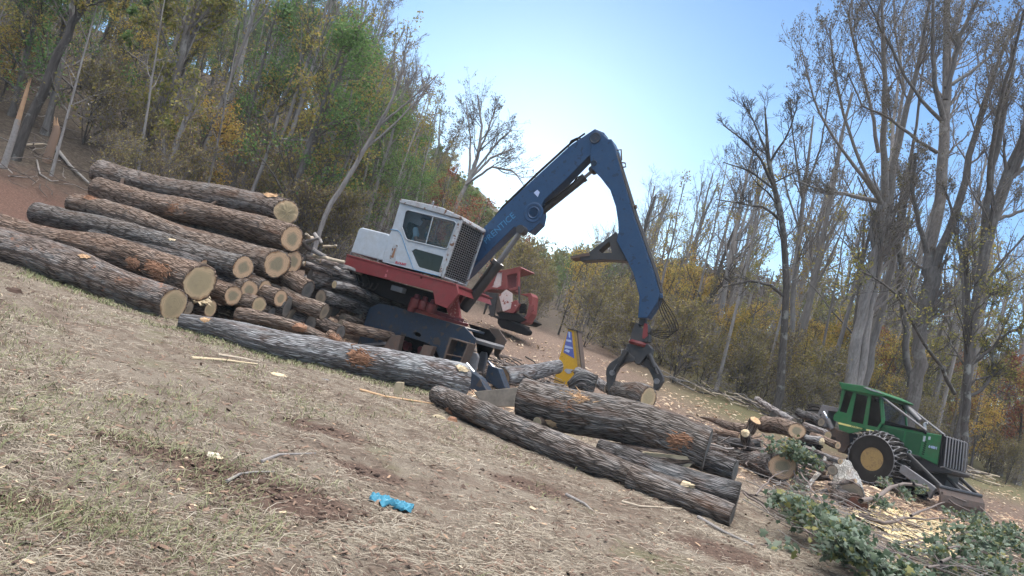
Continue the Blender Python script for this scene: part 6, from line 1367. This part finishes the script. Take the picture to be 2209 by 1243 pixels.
# belly and blade
kp('belly', 'steel_dark', [(855, 680), (1010, 715), (1180, 790), (1305, 840), (1290, 862), (1150, 850), (1000, 830), (900, 760)], HO + .05, 1.0)
for o1 in (-.1, 2.35):
    A = SP.at(*zk(885, 795), o1 if o1 < 0 else 0) + sn_ * (0 if o1 < 0 else 2.45); 
    pts = SP.poly(zk, [(862, 800), (890, 790), (1130, 958), (1158, 985), (1105, 1072), (1082, 1010), (1040, 985), (855, 850)], -.1)
    if o1 > 0: pts = [p + sn_ * 2.5 for p in pts]
    mb = MB(); mb.prism(pts, sn_ * .12); mb.build('blade_arm', M['steel_grey'], SK, bevel=.01)
b0 = SP.at(*zk(1115, 1030), -.1); mb = MB(); zg0 = float(G(b0[0], b0[1])); prof = [(-.02, .62), (.10, .45), (.13, .28), (.08, .10), (.16, -.02)]
pts = [np.array([b0[0], b0[1], zg0]) + sd_ * (.15 + x) + su_ * z for x, z in prof]; pts += [p - sd_ * .05 for p in pts[::-1]]
mb.prism(pts, sn_ * 2.5); mb.build('blade', M['steel_rust'], SK, bevel=.005)
A = np.array([b0[0], b0[1], zg0]) + sd_ * .13 + su_ * .62; mb = MB()
top = [A + sn_ * .2, A + sn_ * .2 - sd_ * 1.0 + su_ * .55, A + sn_ * 2.3 - sd_ * 1.0 + su_ * .55, A + sn_ * 2.3]
mb.tube(top, .05, 8); mb.tube([A, A + sn_ * 2.45], .05, 8); mb.tube([A + sn_ * 1.3, A + sn_ * 1.3 - sd_ * 1.0 + su_ * .55], .05, 8); mb.build('blade_frame', M['steel_dark'], SK, smooth=True)
# ---------------------------------------------------------------- small things on the field
# blue nitrile glove
zgl = zz(0, 850, 1.8408)
c = gp(843, 1092); rg = np.random.default_rng(5); mb = MB(); mb.org = c
gx = gp(890, 1108) - gp(800, 1080); Lg = np.linalg.norm(gx); gx /= Lg; gy = np.array([-gx[1], gx[0], 0])
nu, nv = 34, 14; vs = []
for i in range(nu):
    for j in range(nv):
        f = i / (nu - 1); g = j / (nv - 1) * 2 - 1; wd = .085 * (1 - .80 * math.exp(-((f - .55) / .09) ** 2)) * (.75 + .5 * math.sin(f * 3.1)) * (1 + .25 * math.sin(f * 23))
        p = c + gx * (f - .5) * Lg + gy * g * wd; h = .028 * (1 - g * g) ** .5 + .012 * math.sin(f * 31 + g * 7) + .010 * math.sin(g * 13 + f * 9) + rg.normal(0, .0015)
        vs.append(p + np.array([0, 0, .012 + h]))
mb.add(vs, [(i * nv + j, i * nv + j + 1, (i + 1) * nv + j + 1, (i + 1) * nv + j) for i in range(nu - 1) for j in range(nv - 1)])
M['glove'] = plain('glove', (.07, .26, .36), .55, var=.15, scale=60); M['glove'].node_tree.nodes['Principled BSDF'].inputs['Roughness'].default_value = .45
go = mb.build('crumpled_glove', M['glove'], None, smooth=True); tag(go, 'crumpled bright blue rubber glove lying on the dry grass', 'glove')
md = go.modifiers.new('thick', 'SOLIDIFY'); md.thickness = .003
# pale chunk
def chunk(label, px, py, size, mat, name='wood_chunk', cat='wood chunk', seed=0, flat=.5):
    c = gp(px, py); rg = np.random.default_rng(seed); mb = MB(); mb.org = c; k = 7; up = []; lo = []
    for j in range(k):
        w = 2 * PI * j / k; r = size * rg.uniform(.6, 1.1); up.append(c + np.array([r * .7 * math.cos(w), r * .6 * math.sin(w), size * flat * rg.uniform(.6, 1.1)])); lo.append(c + np.array([r * 1.1 * math.cos(w), r * math.sin(w), -.01]))
    mb.add(up + lo + [c + np.array([size * .2, 0, size * flat * 1.2])], [(j, (j + 1) % k, k + (j + 1) % k, k + j) for j in range(k)] + [(j, 2 * k, (j + 1) % k) for j in range(k)])
    return tag(mb.build(name, mat, None), label, cat)
M['pale_chunk'] = plain('pale_chunk', (.62, .55, .44), .8, var=.15)
chunk('largest pale chunk of wood lying on the bare patch of soil', 459, 985, .075, M['pale_chunk'], seed=1, flat=.35)
chunk('small pinkish wood chip just right of the large pale chunk', 572, 997, .04, M['torn_pale'], seed=2, flat=.3)
chunk('pale grey flat stone in the grass before the silvery log', 703, 820, .09, M['steel_grey'], 'flat_stone', 'stone', 3, .15)
chunk('long whitish wood chip left of the grey stone', 601, 808, .12, M['splinter'], seed=4, flat=.15)
chunk('flat pale chip lying against the left end of the curved log', 948, 900, .12, M['sawn_face'], seed=6, flat=.2)
chunk('reddish bark lump in the dirt beside the curved log end', 975, 908, .09, M['torn'], 'bark_lump', 'bark', 7, .6)
chunk('dark clod of soil at the left below the front log', 30, 630, .16, M['bark_dark'], 'soil_clod', 'clod', 8, .35)
for i, (pts, w, mt_, lab) in enumerate([([(412, 775), (480, 779), (555, 788)], 7, 'splinter', 'long white splintered stick on the grass below the silvery log'), ([(470, 768), (520, 775), (560, 783)], 6, 'branch_pale', 'shorter pale splinter beside the long white one'),
    ([(488, 1043), (515, 1028), (545, 1023), (595, 1022)], 7, 'branch_grey', 'curved brown root sticking up out of the bare patch'), ([(562, 1000), (600, 985), (680, 982)], 8, 'branch_grey', 'half buried grey stick near the pinkish chip'),
    ([(1505, 1118), (1560, 1150), (1625, 1180)], 8, 'branch_grey', 'long grey stick lying on the ground before the lowest front log'), ([(1220, 1070), (1260, 1090), (1288, 1115)], 7, 'branch_grey', 'short weathered stick below the curved log'),
    ([(775, 843), (830, 858), (900, 868), (960, 878)], 6, 'torn_pale', 'long peeled bark strip under the silvery log'), ([(1340, 1085), (1380, 1095), (1470, 1100)], 5, 'branch_pale', 'pale bark strip near the end of the curved log'),
    ([(1600, 1060), (1700, 1120), (1760, 1165)], 5, 'branch_dark', 'thin dark branch running from the log ends to the leafy tops')]):
    gstick(lab, pts, w, M[mt_], .015, name='stick', cat='stick')
# ================================================================ leafy tops, sawdust, grass, litter
def hp(px, py, h=0.0, d0=4, d1=60):
    """point at height h above the ground along a sight line"""
    d = ray(px, py); d = d / d[1]; t = np.geomspace(d0, d1, 3000); X = d[0] * t; Z = CAM[2] + d[2] * t; k = Z < G(X, t) + h
    i = int(np.argmax(k)) if k.any() else len(t) - 1
    return np.array([X[i], t[i], Z[i]])
zb = zz(1560, 960, 3.404)
M['branch_mid'] = plain('branch_mid', (.17, .14, .125), .9, var=.4, scale=18)
def flat_(P_, A, k):
    # cut tops lie pressed down: squeeze side shoots towards the height of their stem
    z = A[np.argmin(np.linalg.norm(P_[:, :1, :2] - A[None, :, :2], axis=-1), axis=1), 2][:, None]
    P_[..., 2] = z + (P_[..., 2] - z) * k; return P_
def leafy(label, stems, seed, leaves=6, size=.06, c=(9, 6), ln=(.5, .45), hgt=.25, group='leafy tree tops cut off and dropped by the skidder', only=None):
    rg = np.random.default_rng(seed); A0 = Acc(); LV = Acc(); base = None
    for li, (pts, w, h) in enumerate(stems):
        q = np.array([(P(*zb(x, y), h[i]) if (not np.isscalar(h) and h[i] > 5) else hp(*zb(x, y), h if np.isscalar(h) else h[i])) for i, (x, y) in enumerate(pts)]); zt0 = np.max(q[:, 2] - G(q[:, 0], q[:, 1]))
        n = 9; s = np.concatenate([[0], np.cumsum(np.linalg.norm(np.diff(q, axis=0), axis=1))]); t = np.linspace(0, s[-1], n); A = np.stack([np.interp(t, s, q[:, j]) for j in range(3)], -1)
        A[1:-1] += rg.normal(0, .015, (n - 2, 3)); R = np.linspace(1, .3, n) * w / 2 * A[:, 1].mean() / FPX
        if base is None: base = A[0].copy()
        V, f = tubes(A[None], R[None], 7); A0.add(V, f)
        P1, R1_, L1_ = children_of(A[None], R[None], np.array([1.0]), c[0], (.15, 1), ln[0], 50, .02, 6, rg, rr=.55, wig=.18, floor=.003); P1 = flat_(P1, A, .45)
        P1[..., 2] = np.maximum(P1[..., 2], G(P1[..., 0], P1[..., 1]) + .01); V, f = tubes(P1, R1_, 5); A0.add(V, f)
        P2, R2_, L2_ = children_of(P1, R1_, L1_, c[1], (.2, 1), ln[1], 45, .0, 4, rg, rr=.6, wig=.2, floor=.002); P2 = flat_(P2, A, .5)
        P2[..., 2] = np.maximum(P2[..., 2], G(P2[..., 0], P2[..., 1]) + .01); V, f = tubes(P2, R2_, 3); A0.add(V, f)
        if leaves:
            lp = along(P2, leaves, rg, (.3, 1), .05); lp[:, 2] = np.maximum(lp[:, 2] + rg.uniform(0, .05, len(lp)), G(lp[:, 0], lp[:, 1]) + .03)
            V, tr = star_leaves(lp, size, rg); LV.add(V, t=tr)
    base[2] = float(G(base[0], base[1])); e = empty('leafy_branch', base, label, 'branch', group)
    link_mesh('stem', A0.mesh('stem', base), M['branch_mid'], e, smooth=True)
    if LV.V: link_mesh('leaves', LV.mesh('leaves', base), M['lf_maple'], e)
leafy('leafy top lying lowest in the picture, with grey green leaves along its stem', [([(870, 640), (1200, 770), (1500, 870), (1900, 950)], 9, .12), ([(600, 560), (800, 700), (1000, 850), (1300, 930)], 6, .15), ([(700, 700), (900, 800), (1100, 900)], 5, .25), ([(600, 620), (760, 720), (900, 760)], 5, .35), ([(900, 880), (1100, 930), (1350, 950)], 4, .2)], 1, 7)
leafy('leafy top between the cut log ends and the thick whitish trunk', [([(330, 400), (480, 430), (640, 470)], 6, .2), ([(420, 440), (600, 520), (760, 560)], 6, .3), ([(560, 430), (700, 560), (860, 660)], 6, .4), ([(380, 380), (520, 480), (640, 560)], 4, .15), ([(700, 560), (820, 620), (930, 620)], 5, .3)], 2, 7)
leafy('leafy top at the lower right corner beyond the sawdust', [([(1560, 720), (1750, 640), (1950, 600), (2100, 640)], 5, .35), ([(1600, 860), (1800, 800), (2000, 760), (2200, 780)], 6, .3), ([(1500, 900), (1700, 880), (1950, 900), (2209, 900)], 5, .25), ([(1650, 760), (1850, 700), (2150, 720)], 4, .5), ([(1900, 560), (2050, 620), (2240, 720)], 4, .4), ([(1750, 560), (1850, 540), (1960, 580)], 3, .3)], 3, 7)
leafy('bright leafy spray drooping over the ringed log on the heap', [([(250, -40), (330, 20), (430, 60), (560, 80)], 5, (14.6, 14.5, 14.4, 14.3)), ([(290, -80), (400, 0), (560, 40)], 4, (14.8, 14.5, 14.2)), ([(420, 30), (560, 90), (620, 130)], 4, (14.4, 14.1, 13.9))], 4, 6, ln=(.6, .4), c=(9, 5))
leafy('leafy tuft hanging beneath the ringed log end', [([(520, 190), (540, 270), (550, 330)], 4, (14, 13.8, 13.6))], 5, 5, ln=(.4, .4), c=(5, 4))
leafy('long bare branch arching over the sawdust with a few leaves', [([(1010, 410), (1130, 380), (1280, 290), (1400, 285), (1530, 310), (1680, 420), (1840, 500)], 10, (.25, .3, .5, .55, .5, .35, .2)), ([(1400, 290), (1560, 320), (1720, 400), (1860, 430), (1990, 560)], 6, (.55, .5, .45, .4, .3))], 6, 0, c=(6, 4))
leafy('drooping leaf clusters beside the skidder wheel', [([(1280, 290), (1300, 330), (1330, 400)], 4, (.5, .4, .3)), ([(1110, 270), (1180, 275), (1240, 290)], 3, (.4, .4, .35)), ([(1380, 270), (1450, 330), (1420, 360)], 3, (.5, .45, .35)), ([(1150, 380), (1180, 430), (1170, 460)], 3, (.35, .25, .2))], 7, 5, ln=(.28, .4), c=(5, 4))
leafy('bare dark forked branch lying across the sawdust', [([(1000, 510), (1100, 560), (1210, 570), (1380, 530), (1420, 550), (1700, 540)], 8, .15), ([(1380, 520), (1500, 470), (1660, 410), (1830, 440)], 5, .3)], 8, 0, c=(6, 3))
leafy('thin bare branch crossing the lower part of the sawdust', [([(1270, 710), (1450, 690), (1620, 715), (1760, 730)], 6, .12), ([(1400, 740), (1600, 690), (1700, 640)], 4, .25)], 9, 0, c=(5, 4))
leafy('thin whippy dark branch beside the cut log ends', [([(150, 350), (300, 460), (430, 560), (570, 650)], 5, .08)], 10, 0, c=(4, 3))
leafy('bare twigs sticking up through the leaves before the whitish trunk', [([(540, 170), (660, 330), (760, 470), (800, 560)], 5, .4), ([(240, 370), (340, 240), (480, 190)], 4, .5), ([(1010, 310), (900, 250), (800, 300)], 3, .6)], 11, 0, c=(6, 4))
leafy('leafy sprig with yellow leaves hooked on the skidder blade', [([(1610, 350), (1660, 330), (1700, 310)], 3, .5)], 12, 3, ln=(.2, .3), c=(4, 3))
leafy('small fallen sprig of leaves on bare ground before the tops', [([(270, 730), (360, 745), (420, 750), (520, 800)], 2, .03)], 13, 2, ln=(.15, .3), c=(5, 2), size=.09)
# ---------------------------------------------------------------- sawdust
def inpoly(x, y, poly):
    n = len(poly); c = np.zeros(np.shape(x), bool); j = n - 1
    for i in range(n):
        xi, yi = poly[i]; xj, yj = poly[j]; c ^= ((yi > y) != (yj > y)) & (x < (xj - xi) * (y - yi) / (yj - yi + 1e-9) + xi); j = i
    return c
def sawdust():
    pl = [hp(*zb(x, y))[:2] for x, y in ((960, 470), (1080, 450), (1300, 490), (1600, 580), (1780, 640), (1830, 740), (1700, 850), (1450, 840), (1250, 760), (1180, 640), (1000, 560), (930, 520))]
    pl = np.array(pl); x0, y0 = pl.min(0) - .1; x1, y1 = pl.max(0) + .1; n = 150
    X, Y = np.meshgrid(np.linspace(x0, x1, n), np.linspace(y0, y1, n), indexing='ij'); m = inpoly(X + .12 * vnoise(X, Y, .3, 8), Y + .2 * vnoise(X, Y, .25, 9), pl)
    m = m & (vnoise(X, Y, .16, 10) > -.45)
    Z = G(X, Y, True) + .012 + .018 * (1 + vnoise(X, Y, .22, 11)) + .006 * vnoise(X, Y, .05, 12); idx = np.full((n, n), -1); idx[:] = np.arange(n * n).reshape(n, n)
    f = m[:-1, :-1] & m[1:, :-1] & m[1:, 1:] & m[:-1, 1:]; q = np.stack([idx[:-1, :-1][f], idx[1:, :-1][f], idx[1:, 1:][f], idx[:-1, 1:][f]], -1)
    V = np.stack([X, Y, Z], -1).reshape(-1, 3); acc = Acc(); acc.add(V, q); rg = np.random.default_rng(3); N_ = 9000
    ii = rg.integers(0, n, (N_, 2)); ok = m[ii[:, 0], ii[:, 1]] | (rg.uniform(size=N_) < .12); c = np.stack([X[ii[:, 0], ii[:, 1]], Y[ii[:, 0], ii[:, 1]]], -1)[ok] + rg.normal(0, .05, (ok.sum(), 2))
    c = np.concatenate([c, (G(c[:, 0], c[:, 1], True) + .035)[:, None]], 1); a, b = leaf_quads(c, .03, rg); acc.add(a, b)
    M['sawdust'] = plain('sawdust', (.60, .49, .29), .9, var=.35, scale=60)
    tag(link_mesh('sawdust', acc.mesh('sawdust'), M['sawdust']), 'pale yellow sawdust spread on the ground beside the leafy tops', 'sawdust', kind='stuff')
sawdust()
# ---------------------------------------------------------------- straw and grass
def islandmat(name, cols, rough=.8, trans=0.0):
    mt, n, b = new_mat(name); t = NT(n); g = t.N('ShaderNodeNewGeometry'); p = t.noise(g.outputs['Position'], 1.3, 4)
    f = t.math('ADD', t.math('MULTIPLY', g.outputs['Random Per Island'], .75), t.math('MULTIPLY', t.maprange(p, .3, .7), .25)); k = len(cols)
    c = t.ramp(f, [(i / (k - 1), q) for i, q in enumerate(cols)]); t.L(c, b.inputs['Base Color']); b.inputs['Roughness'].default_value = rough; b.inputs['Specular IOR Level'].default_value = .2
    return mt
def blades(N_, reg, lng, wid, lift, rg, mask=None, flatness=1.0, aim=None):
    """thin bent blades; reg=(ymin,ymax,xk)"""
    y = np.exp(rg.uniform(math.log(reg[0]), math.log(reg[1]), N_)); x = (rg.uniform(-1, 1, N_)) * (reg[2] * y + .6)
    if mask is not None: k = mask(x, y, rg); x, y = x[k], y[k]
    n = len(x); L = rg.uniform(lng[0], lng[1], n) ** 1.0; w = rg.uniform(wid[0], wid[1], n) * (1 + np.clip(y - 3, 0, 20) / 5); az = rg.uniform(0, 2 * PI, n)
    if aim is not None: az = np.where(rg.uniform(size=n) < .55, rg.normal(aim, .45, n) + PI * rg.integers(0, 2, n), az)
    d = np.stack([np.cos(az), np.sin(az)], -1); s = np.stack([-np.sin(az), np.cos(az)], -1); cur = rg.normal(0, .35, n); lf = rg.uniform(lift[0], lift[1], n)
    pts = []
    for f in (0, .35, .7, 1.0):
        p = np.stack([x, y], -1) + d * (L * f)[:, None] * flatness + s * (cur * L * f * f)[:, None]; h = lf * np.sin(f * PI * .75) if flatness > .7 else lf * f ** .8
        pts.append(np.concatenate([p, (G(p[:, 0], p[:, 1], True) + .003 + h)[:, None]], 1))
    V = []; s3 = np.concatenate([s, np.zeros((n, 1))], 1)
    for i, (p, wf) in enumerate(zip(pts, (.8, 1, .8, .15))): V += [p - s3 * (w * wf / 2)[:, None], p + s3 * (w * wf / 2)[:, None] + np.array([0, 0, .0015])]
    V = np.stack(V, 1).reshape(-1, 3); b = (np.arange(n) * 8)[:, None]; q = np.concatenate([b + np.array([2 * i, 2 * i + 2, 2 * i + 3, 2 * i + 1])[None] for i in range(3)])
    return V, q
rgc = np.random.default_rng(77)
BARE = [(*gp(px, py)[:2], a_, b_) for px, py, a_, b_ in ((540, 1050, .6, .42), (660, 1085, .42, .3), (60, 1085, .3, .2), (440, 1000, .3, .25), (790, 1015, .35, .25), (700, 930, .5, .25), (300, 965, .4, .22), (1150, 1050, .5, .3), (1560, 1190, .5, .4))]
def bare(x, y):
    k = np.ones(len(x))
    for cx, cy, rx, ry in BARE: k = k * np.clip(((x - cx) / rx) ** 2 + ((y - cy) / ry) ** 2 - .35 + .5 * vnoise(x, y, .2, 88), .12, 1)
    return k
def straw_mask(x, y, rg):
    f = vnoise(x, y, .9, 31) * .5 + vnoise(x, y, .33, 32) * .4 + vnoise(x, y, 2.6, 33) * .35; return (rg.uniform(size=len(x)) < np.clip(.55 + f * 1.0, .06, 1) * bare(x, y)) & (y < 17 - 0.15 * np.abs(x))
M['straw'] = islandmat('dry_straw', [(.13, .105, .08), (.245, .20, .15), (.345, .295, .225), (.44, .385, .30), (.55, .50, .41)])
M['straw_green'] = islandmat('green_grass', [(.10, .12, .055), (.17, .19, .09), (.26, .26, .14), (.37, .35, .22)])
M['straw_brown'] = islandmat('brown_litter', [(.06, .042, .034), (.12, .08, .06), (.20, .135, .10), (.28, .19, .13)])
acc = Acc(); V, q = blades(300000, (2.0, 17, .78), (.03, .11), (.0014, .0027), (.003, .020), rgc, straw_mask, aim=-.4); acc.add(V, q)
V, q = blades(9000, (2.0, 9, .8), (.10, .22), (.0018, .003), (.01, .05), rgc, straw_mask); acc.add(V, q)
tag(link_mesh('dry_grass', acc.mesh('dry_grass'), M['straw']), 'dry straw coloured grass matted over the slope', 'grass', kind='stuff')
def green_mask(x, y, rg):
    f = vnoise(x, y, 1.1, 41) * .6 + vnoise(x, y, .4, 42) * .5 + np.clip((4.6 - y) / 3, 0, .5) + np.clip(-x / 6, -.3, .3); k = rg.uniform(size=len(x)) < np.clip((f - .12) * 1.3, 0, 1)
    return k & (y < 14)
def under_log(x, y, rg):     # longer green grass survives along the front of the logs
    k = np.zeros(len(x), bool)
    for o in (L6, F2):
        r = [z for z in LOGS if z[0] == o][0]; A = r[1][::6]
        for p in A: k |= (np.hypot(x - p[0], y - (p[1] - .45)) < .38)
    return k & (rg.uniform(size=len(x)) < .2 + .7 * (vnoise(x, y, .5, 61) > .1))
acc = Acc(); V, q = blades(90000, (1.9, 13, .8), (.05, .13), (.0022, .004), (.02, .07), rgc, green_mask, flatness=.6); acc.add(V, q)
V, q = blades(60000, (9.5, 14, .6), (.04, .10), (.0025, .004), (.01, .06), rgc, under_log, flatness=.6); acc.add(V, q)
tag(link_mesh('green_grass', acc.mesh('green_grass'), M['straw_green']), 'green grass growing in tufts through the dry straw', 'grass', kind='stuff')
def flakes(N_, reg, size, rg, mask=None, hgt=.02):
    y = np.exp(rg.uniform(math.log(reg[0]), math.log(reg[1]), N_)); x = rg.uniform(reg[3] if len(reg) > 3 else -1, 1, N_) * (reg[2] * y + .6)
    if mask is not None: k = mask(x, y, rg); x, y = x[k], y[k]
    n = len(x); az = rg.uniform(0, 2 * PI, n); L = size * rg.uniform(.3, 1.2, n) * rg.uniform(.4, 1.3, n); W_ = L * rg.uniform(.12, .5, n); d = np.stack([np.cos(az), np.sin(az), rg.normal(0, .25, n)], -1); s = np.stack([-np.sin(az), np.cos(az), rg.normal(0, .25, n)], -1)
    c = np.stack([x, y, G(x, y, True) + rg.uniform(.004, hgt, n)], -1); Ld = d * L[:, None] / 2; Ws = s * W_[:, None] / 2; up = np.zeros((n, 3)); up[:, 2] = L * .12
    V = np.stack([c - Ld - Ws * .6, c - Ld * .8 + Ws, c + Ld + Ws * .4, c + Ld * .7 - Ws, c + up + Ws * .1], 1).reshape(-1, 3); b = (np.arange(n) * 5)[:, None]
    T_ = np.concatenate([b + np.array(t_)[None] for t_ in ((0, 4, 1), (1, 4, 2), (2, 4, 3), (3, 4, 0))]); return V, T_
acc = Acc(); V, t_ = flakes(26000, (2.2, 17, .8), .06, rgc); acc.add(V, t=t_)
tag(link_mesh('bark_litter', acc.mesh('bark_litter'), M['straw_brown']), 'brown bark flakes and dead leaves strewn over the grass', 'bark litter', kind='stuff')
M['chips'] = islandmat('wood_chips', [(.16, .09, .06), (.32, .20, .13), (.48, .34, .22), (.60, .48, .33), (.66, .58, .46)])
acc = Acc(); V, t_ = flakes(800, (2.6, 15, .8), .06, rgc, hgt=.03); acc.add(V, t=t_)
V, t_ = flakes(30000, (13.5, 46, .75), .16, rgc, lambda x, y, rg: (x > -9 + (y - 14) * .25) & ((-x - 5) * .62 + (y - 26) * .78 < 3) & (y - .35 * x < 29) & (rg.uniform(size=len(x)) < .35 + .6 * (vnoise(x, y, 2.0, 51) > 0)), hgt=.06); acc.add(V, t=t_)
tag(link_mesh('wood_chips', acc.mesh('wood_chips'), M['chips']), 'broken wood chips and bark scattered across the field', 'wood chips', kind='stuff')
acc = Acc(); V, t_ = flakes(9000, (9, 17, .9), .05, rgc, lambda x, y, rg: (x > 5) & (x < 10), hgt=.03); acc.add(V, t=t_)
tag(link_mesh('chip_litter', acc.mesh('chip_litter'), M['chips']), 'small chips littering the ground around the leafy tops', 'wood chips', kind='stuff')
# clods of loosened soil around the bare patches
def clods():
    rg = np.random.default_rng(9); acc = Acc(); spots = [(512, 1045, .55, 160), (640, 1080, .4, 120), (60, 1085, .3, 60), (300, 960, .3, 60), (30, 630, .25, 40), (440, 1020, .3, 70), (760, 1010, .25, 40), (1550, 1180, .4, 50), (700, 930, .3, 50), (1150, 1050, .3, 40)]
    for px, py, sp_, n in spots:
        c = gp(px, py); 
        for _ in range(n // 2):
            p = c[:2] + rg.normal(0, sp_, 2) * np.array([1.2, .6]); r = rg.uniform(.006, .022) * (1.6 if rg.uniform() < .15 else 1); z = float(G(p[0], p[1], True)) + r * .3
            th = rg.uniform(0, 6.28, 6); vs = [np.array([p[0] + r * rg.uniform(.7, 1.3) * math.cos(a), p[1] + r * rg.uniform(.7, 1.3) * math.sin(a), z + rg.uniform(-.3, .5) * r]) for a in np.linspace(0, 2 * PI, 7)[:-1]]
            vs += [np.array([p[0], p[1], z + r * rg.uniform(.6, 1.1)]), np.array([p[0], p[1], z - r])]; acc.add(np.array(vs), t=np.array([(i, (i + 1) % 6, 6) for i in range(6)] + [((i + 1) % 6, i, 7) for i in range(6)]))
    M['clod'] = plain('clod', (.10, .068, .052), .95, var=.4, scale=30)
    tag(link_mesh('soil_clods', acc.mesh('soil_clods'), M['clod'], smooth=False), 'dark clods of soil on the torn up patches', 'soil', kind='stuff')
clods()
# ---------------------------------------------------------------- far wood on the ridge beyond the field
def slash(name, label, n, pick, ln, rad, mats, seed, lift=.15, k=4):
    """cast off sticks and limbs too many to count"""
    rg = np.random.default_rng(seed); P_ = []; R_ = []
    while len(P_) < n:
        x, y = pick(rg); L = rg.uniform(*ln); az = rg.uniform(0, 2 * PI); d = np.array([math.cos(az), math.sin(az), rg.normal(0, .12)]); f = np.linspace(-.5, .5, 5)[:, None]
        q = np.array([x, y, 0]) + d * L * f + rg.normal(0, .03 * L, (5, 3)); q[:, 2] = G(q[:, 0], q[:, 1]) + np.abs(q[:, 2]) + rg.uniform(0, lift); P_.append(q); R_.append(rg.uniform(*rad) * np.linspace(1, .4, 5))
    V, q = tubes(np.stack(P_), np.stack(R_), k); nm = len(mats); acc = Acc(); me = arr_mesh(name, V, q, matidx=np.repeat(rg.integers(0, nm, n), 4 * k)); tag(link_mesh(name, me, mats, smooth=True), label, 'branches', kind='stuff')
def in_deg(a0, a1, y0, y1, ok=None):
    def f(rg):
        while True:
            y = rg.uniform(y0, y1); x = math.tan(math.radians(rg.uniform(a0, a1))) * y
            if ok is None or ok(x, y): return x, y
    return f
MB3 = [M['branch_grey'], M['branch_dark'], M['branch_dark'], M['branch_mid']]
slash('slope_slash', 'grey fallen sticks and limbs littering the wooded slope', 800, in_deg(-44, -4, 20, 42, lambda x, y: (-x - 5) * .62 + (y - 26) * .78 > -.5), (.4, 2.2), (.006, .022), MB3, 71, .2)
slash('heap_slash', 'tangled limbs and sticks packed into the right hand log heap', 170, in_deg(14, 25, 14.0, 18.2, lambda x, y: x > 4.6 and x < 7.6 and y > 12.2 + .45 * x), (.4, 1.4), (.008, .026), MB3 + [M['branch_dark']], 72, .5)
slash('field_slash', 'line of broken limbs lying along the far side of the field', 320, in_deg(1, 34, 31, 38, lambda x, y: 24.5 < y - .35 * x < 28.5), (.6, 2.4), (.012, .04), [M['branch_grey'], M['branch_dark'], M['branch_pale']], 73, .3)
slash('pile_slash', 'sticks and bark strips lying around the loader base', 240, in_deg(-6, 6, 16.5, 21, lambda x, y: x < 3 and y > 16.5), (.3, 1.4), (.008, .03), MB3, 74, .3)
slash('top_slash', 'thin bare twigs tangled through the leafy tops', 260, in_deg(22, 38, 8.5, 13.5, lambda x, y: 4 < x < 9.5), (.3, 1.3), (.003, .010), [M['branch_mid'], M['branch_grey']], 75, .3, 4)
def far_woods():
    rg = np.random.default_rng(21); acc = Acc(); mats = [M['twig'], leafmat('far_leaf_brown', [(.07, .052, .05), (.11, .08, .075), (.13, .10, .085), (.085, .075, .045)], .3), leafmat('far_leaf_olive', [(.08, .11, .05), (.13, .16, .07), (.20, .19, .08), (.10, .13, .06)], .3)]
    for _ in range(430):
        a = math.radians(rg.uniform(-50, 52)); y = rg.uniform(56, 112); x = math.tan(a) * y; z = float(G(x, y)); H = rg.uniform(6, 10)
        h0 = H
        while H > h0 * .3 and above_skyline(x, y, z + H * 1.15, True): H *= .9
        if H < h0 * .32: continue
        P0, R0 = trunk_line(H * .9, .16, (rg.normal(0, .05), 0), .1, rg, 6); P0 = P0 + np.array([x, y, z]); V, q = tubes(P0, R0, 4); acc.add(V, q, mi=0)
        P1, R1_, L1_ = children_of(P0, R0, np.array([H]), 12, (.25, 1), .45, 40, .12, 4, rg, floor=.03); V, q = tubes(P1, R1_, 3); acc.add(V, q, mi=0)
        P2, R2_, L2_ = children_of(P1, R1_, L1_, 6, (.2, 1), .5, 40, .1, 3, rg, floor=.02); V, q = tubes(P2, R2_, 3); acc.add(V, q, mi=0)
        mi = 1 if rg.uniform() < (.6 if a > .1 else .05) else 2; V, q = leaf_quads(along(P2, 4, rg, (.1, 1), .35), .32, rg); acc.add(V, q, mi=mi)
    tag(link_mesh('far_woods', acc.mesh('far_woods'), mats), 'brown and olive woods massed on the ridge beyond the field', 'woods', kind='stuff')
far_woods()
# ================================================================ haze: the air itself, one closed box round the scene
def haze():
    mb = MB(); mb.box((0, 0, 21), (212, 0, 0), (0, 212, 0), (0, 0, 23.5)); mb.org = np.zeros(3)
    mt = bpy.data.materials.new('haze'); mt.use_nodes = True; n = mt.node_tree; n.nodes.clear(); t = NT(n)
    v = t.N('ShaderNodeVolumePrincipled'); v.inputs['Color'].default_value = (.90, .95, 1, 1); v.inputs['Density'].default_value = HAZE; v.inputs['Anisotropy'].default_value = 0.0
    o = t.N('ShaderNodeOutputMaterial'); t.L(v.outputs[0], o.inputs['Volume'])
    tag(mb.build('haze', mt, None), kind='stuff')
HAZE = .0006
haze()
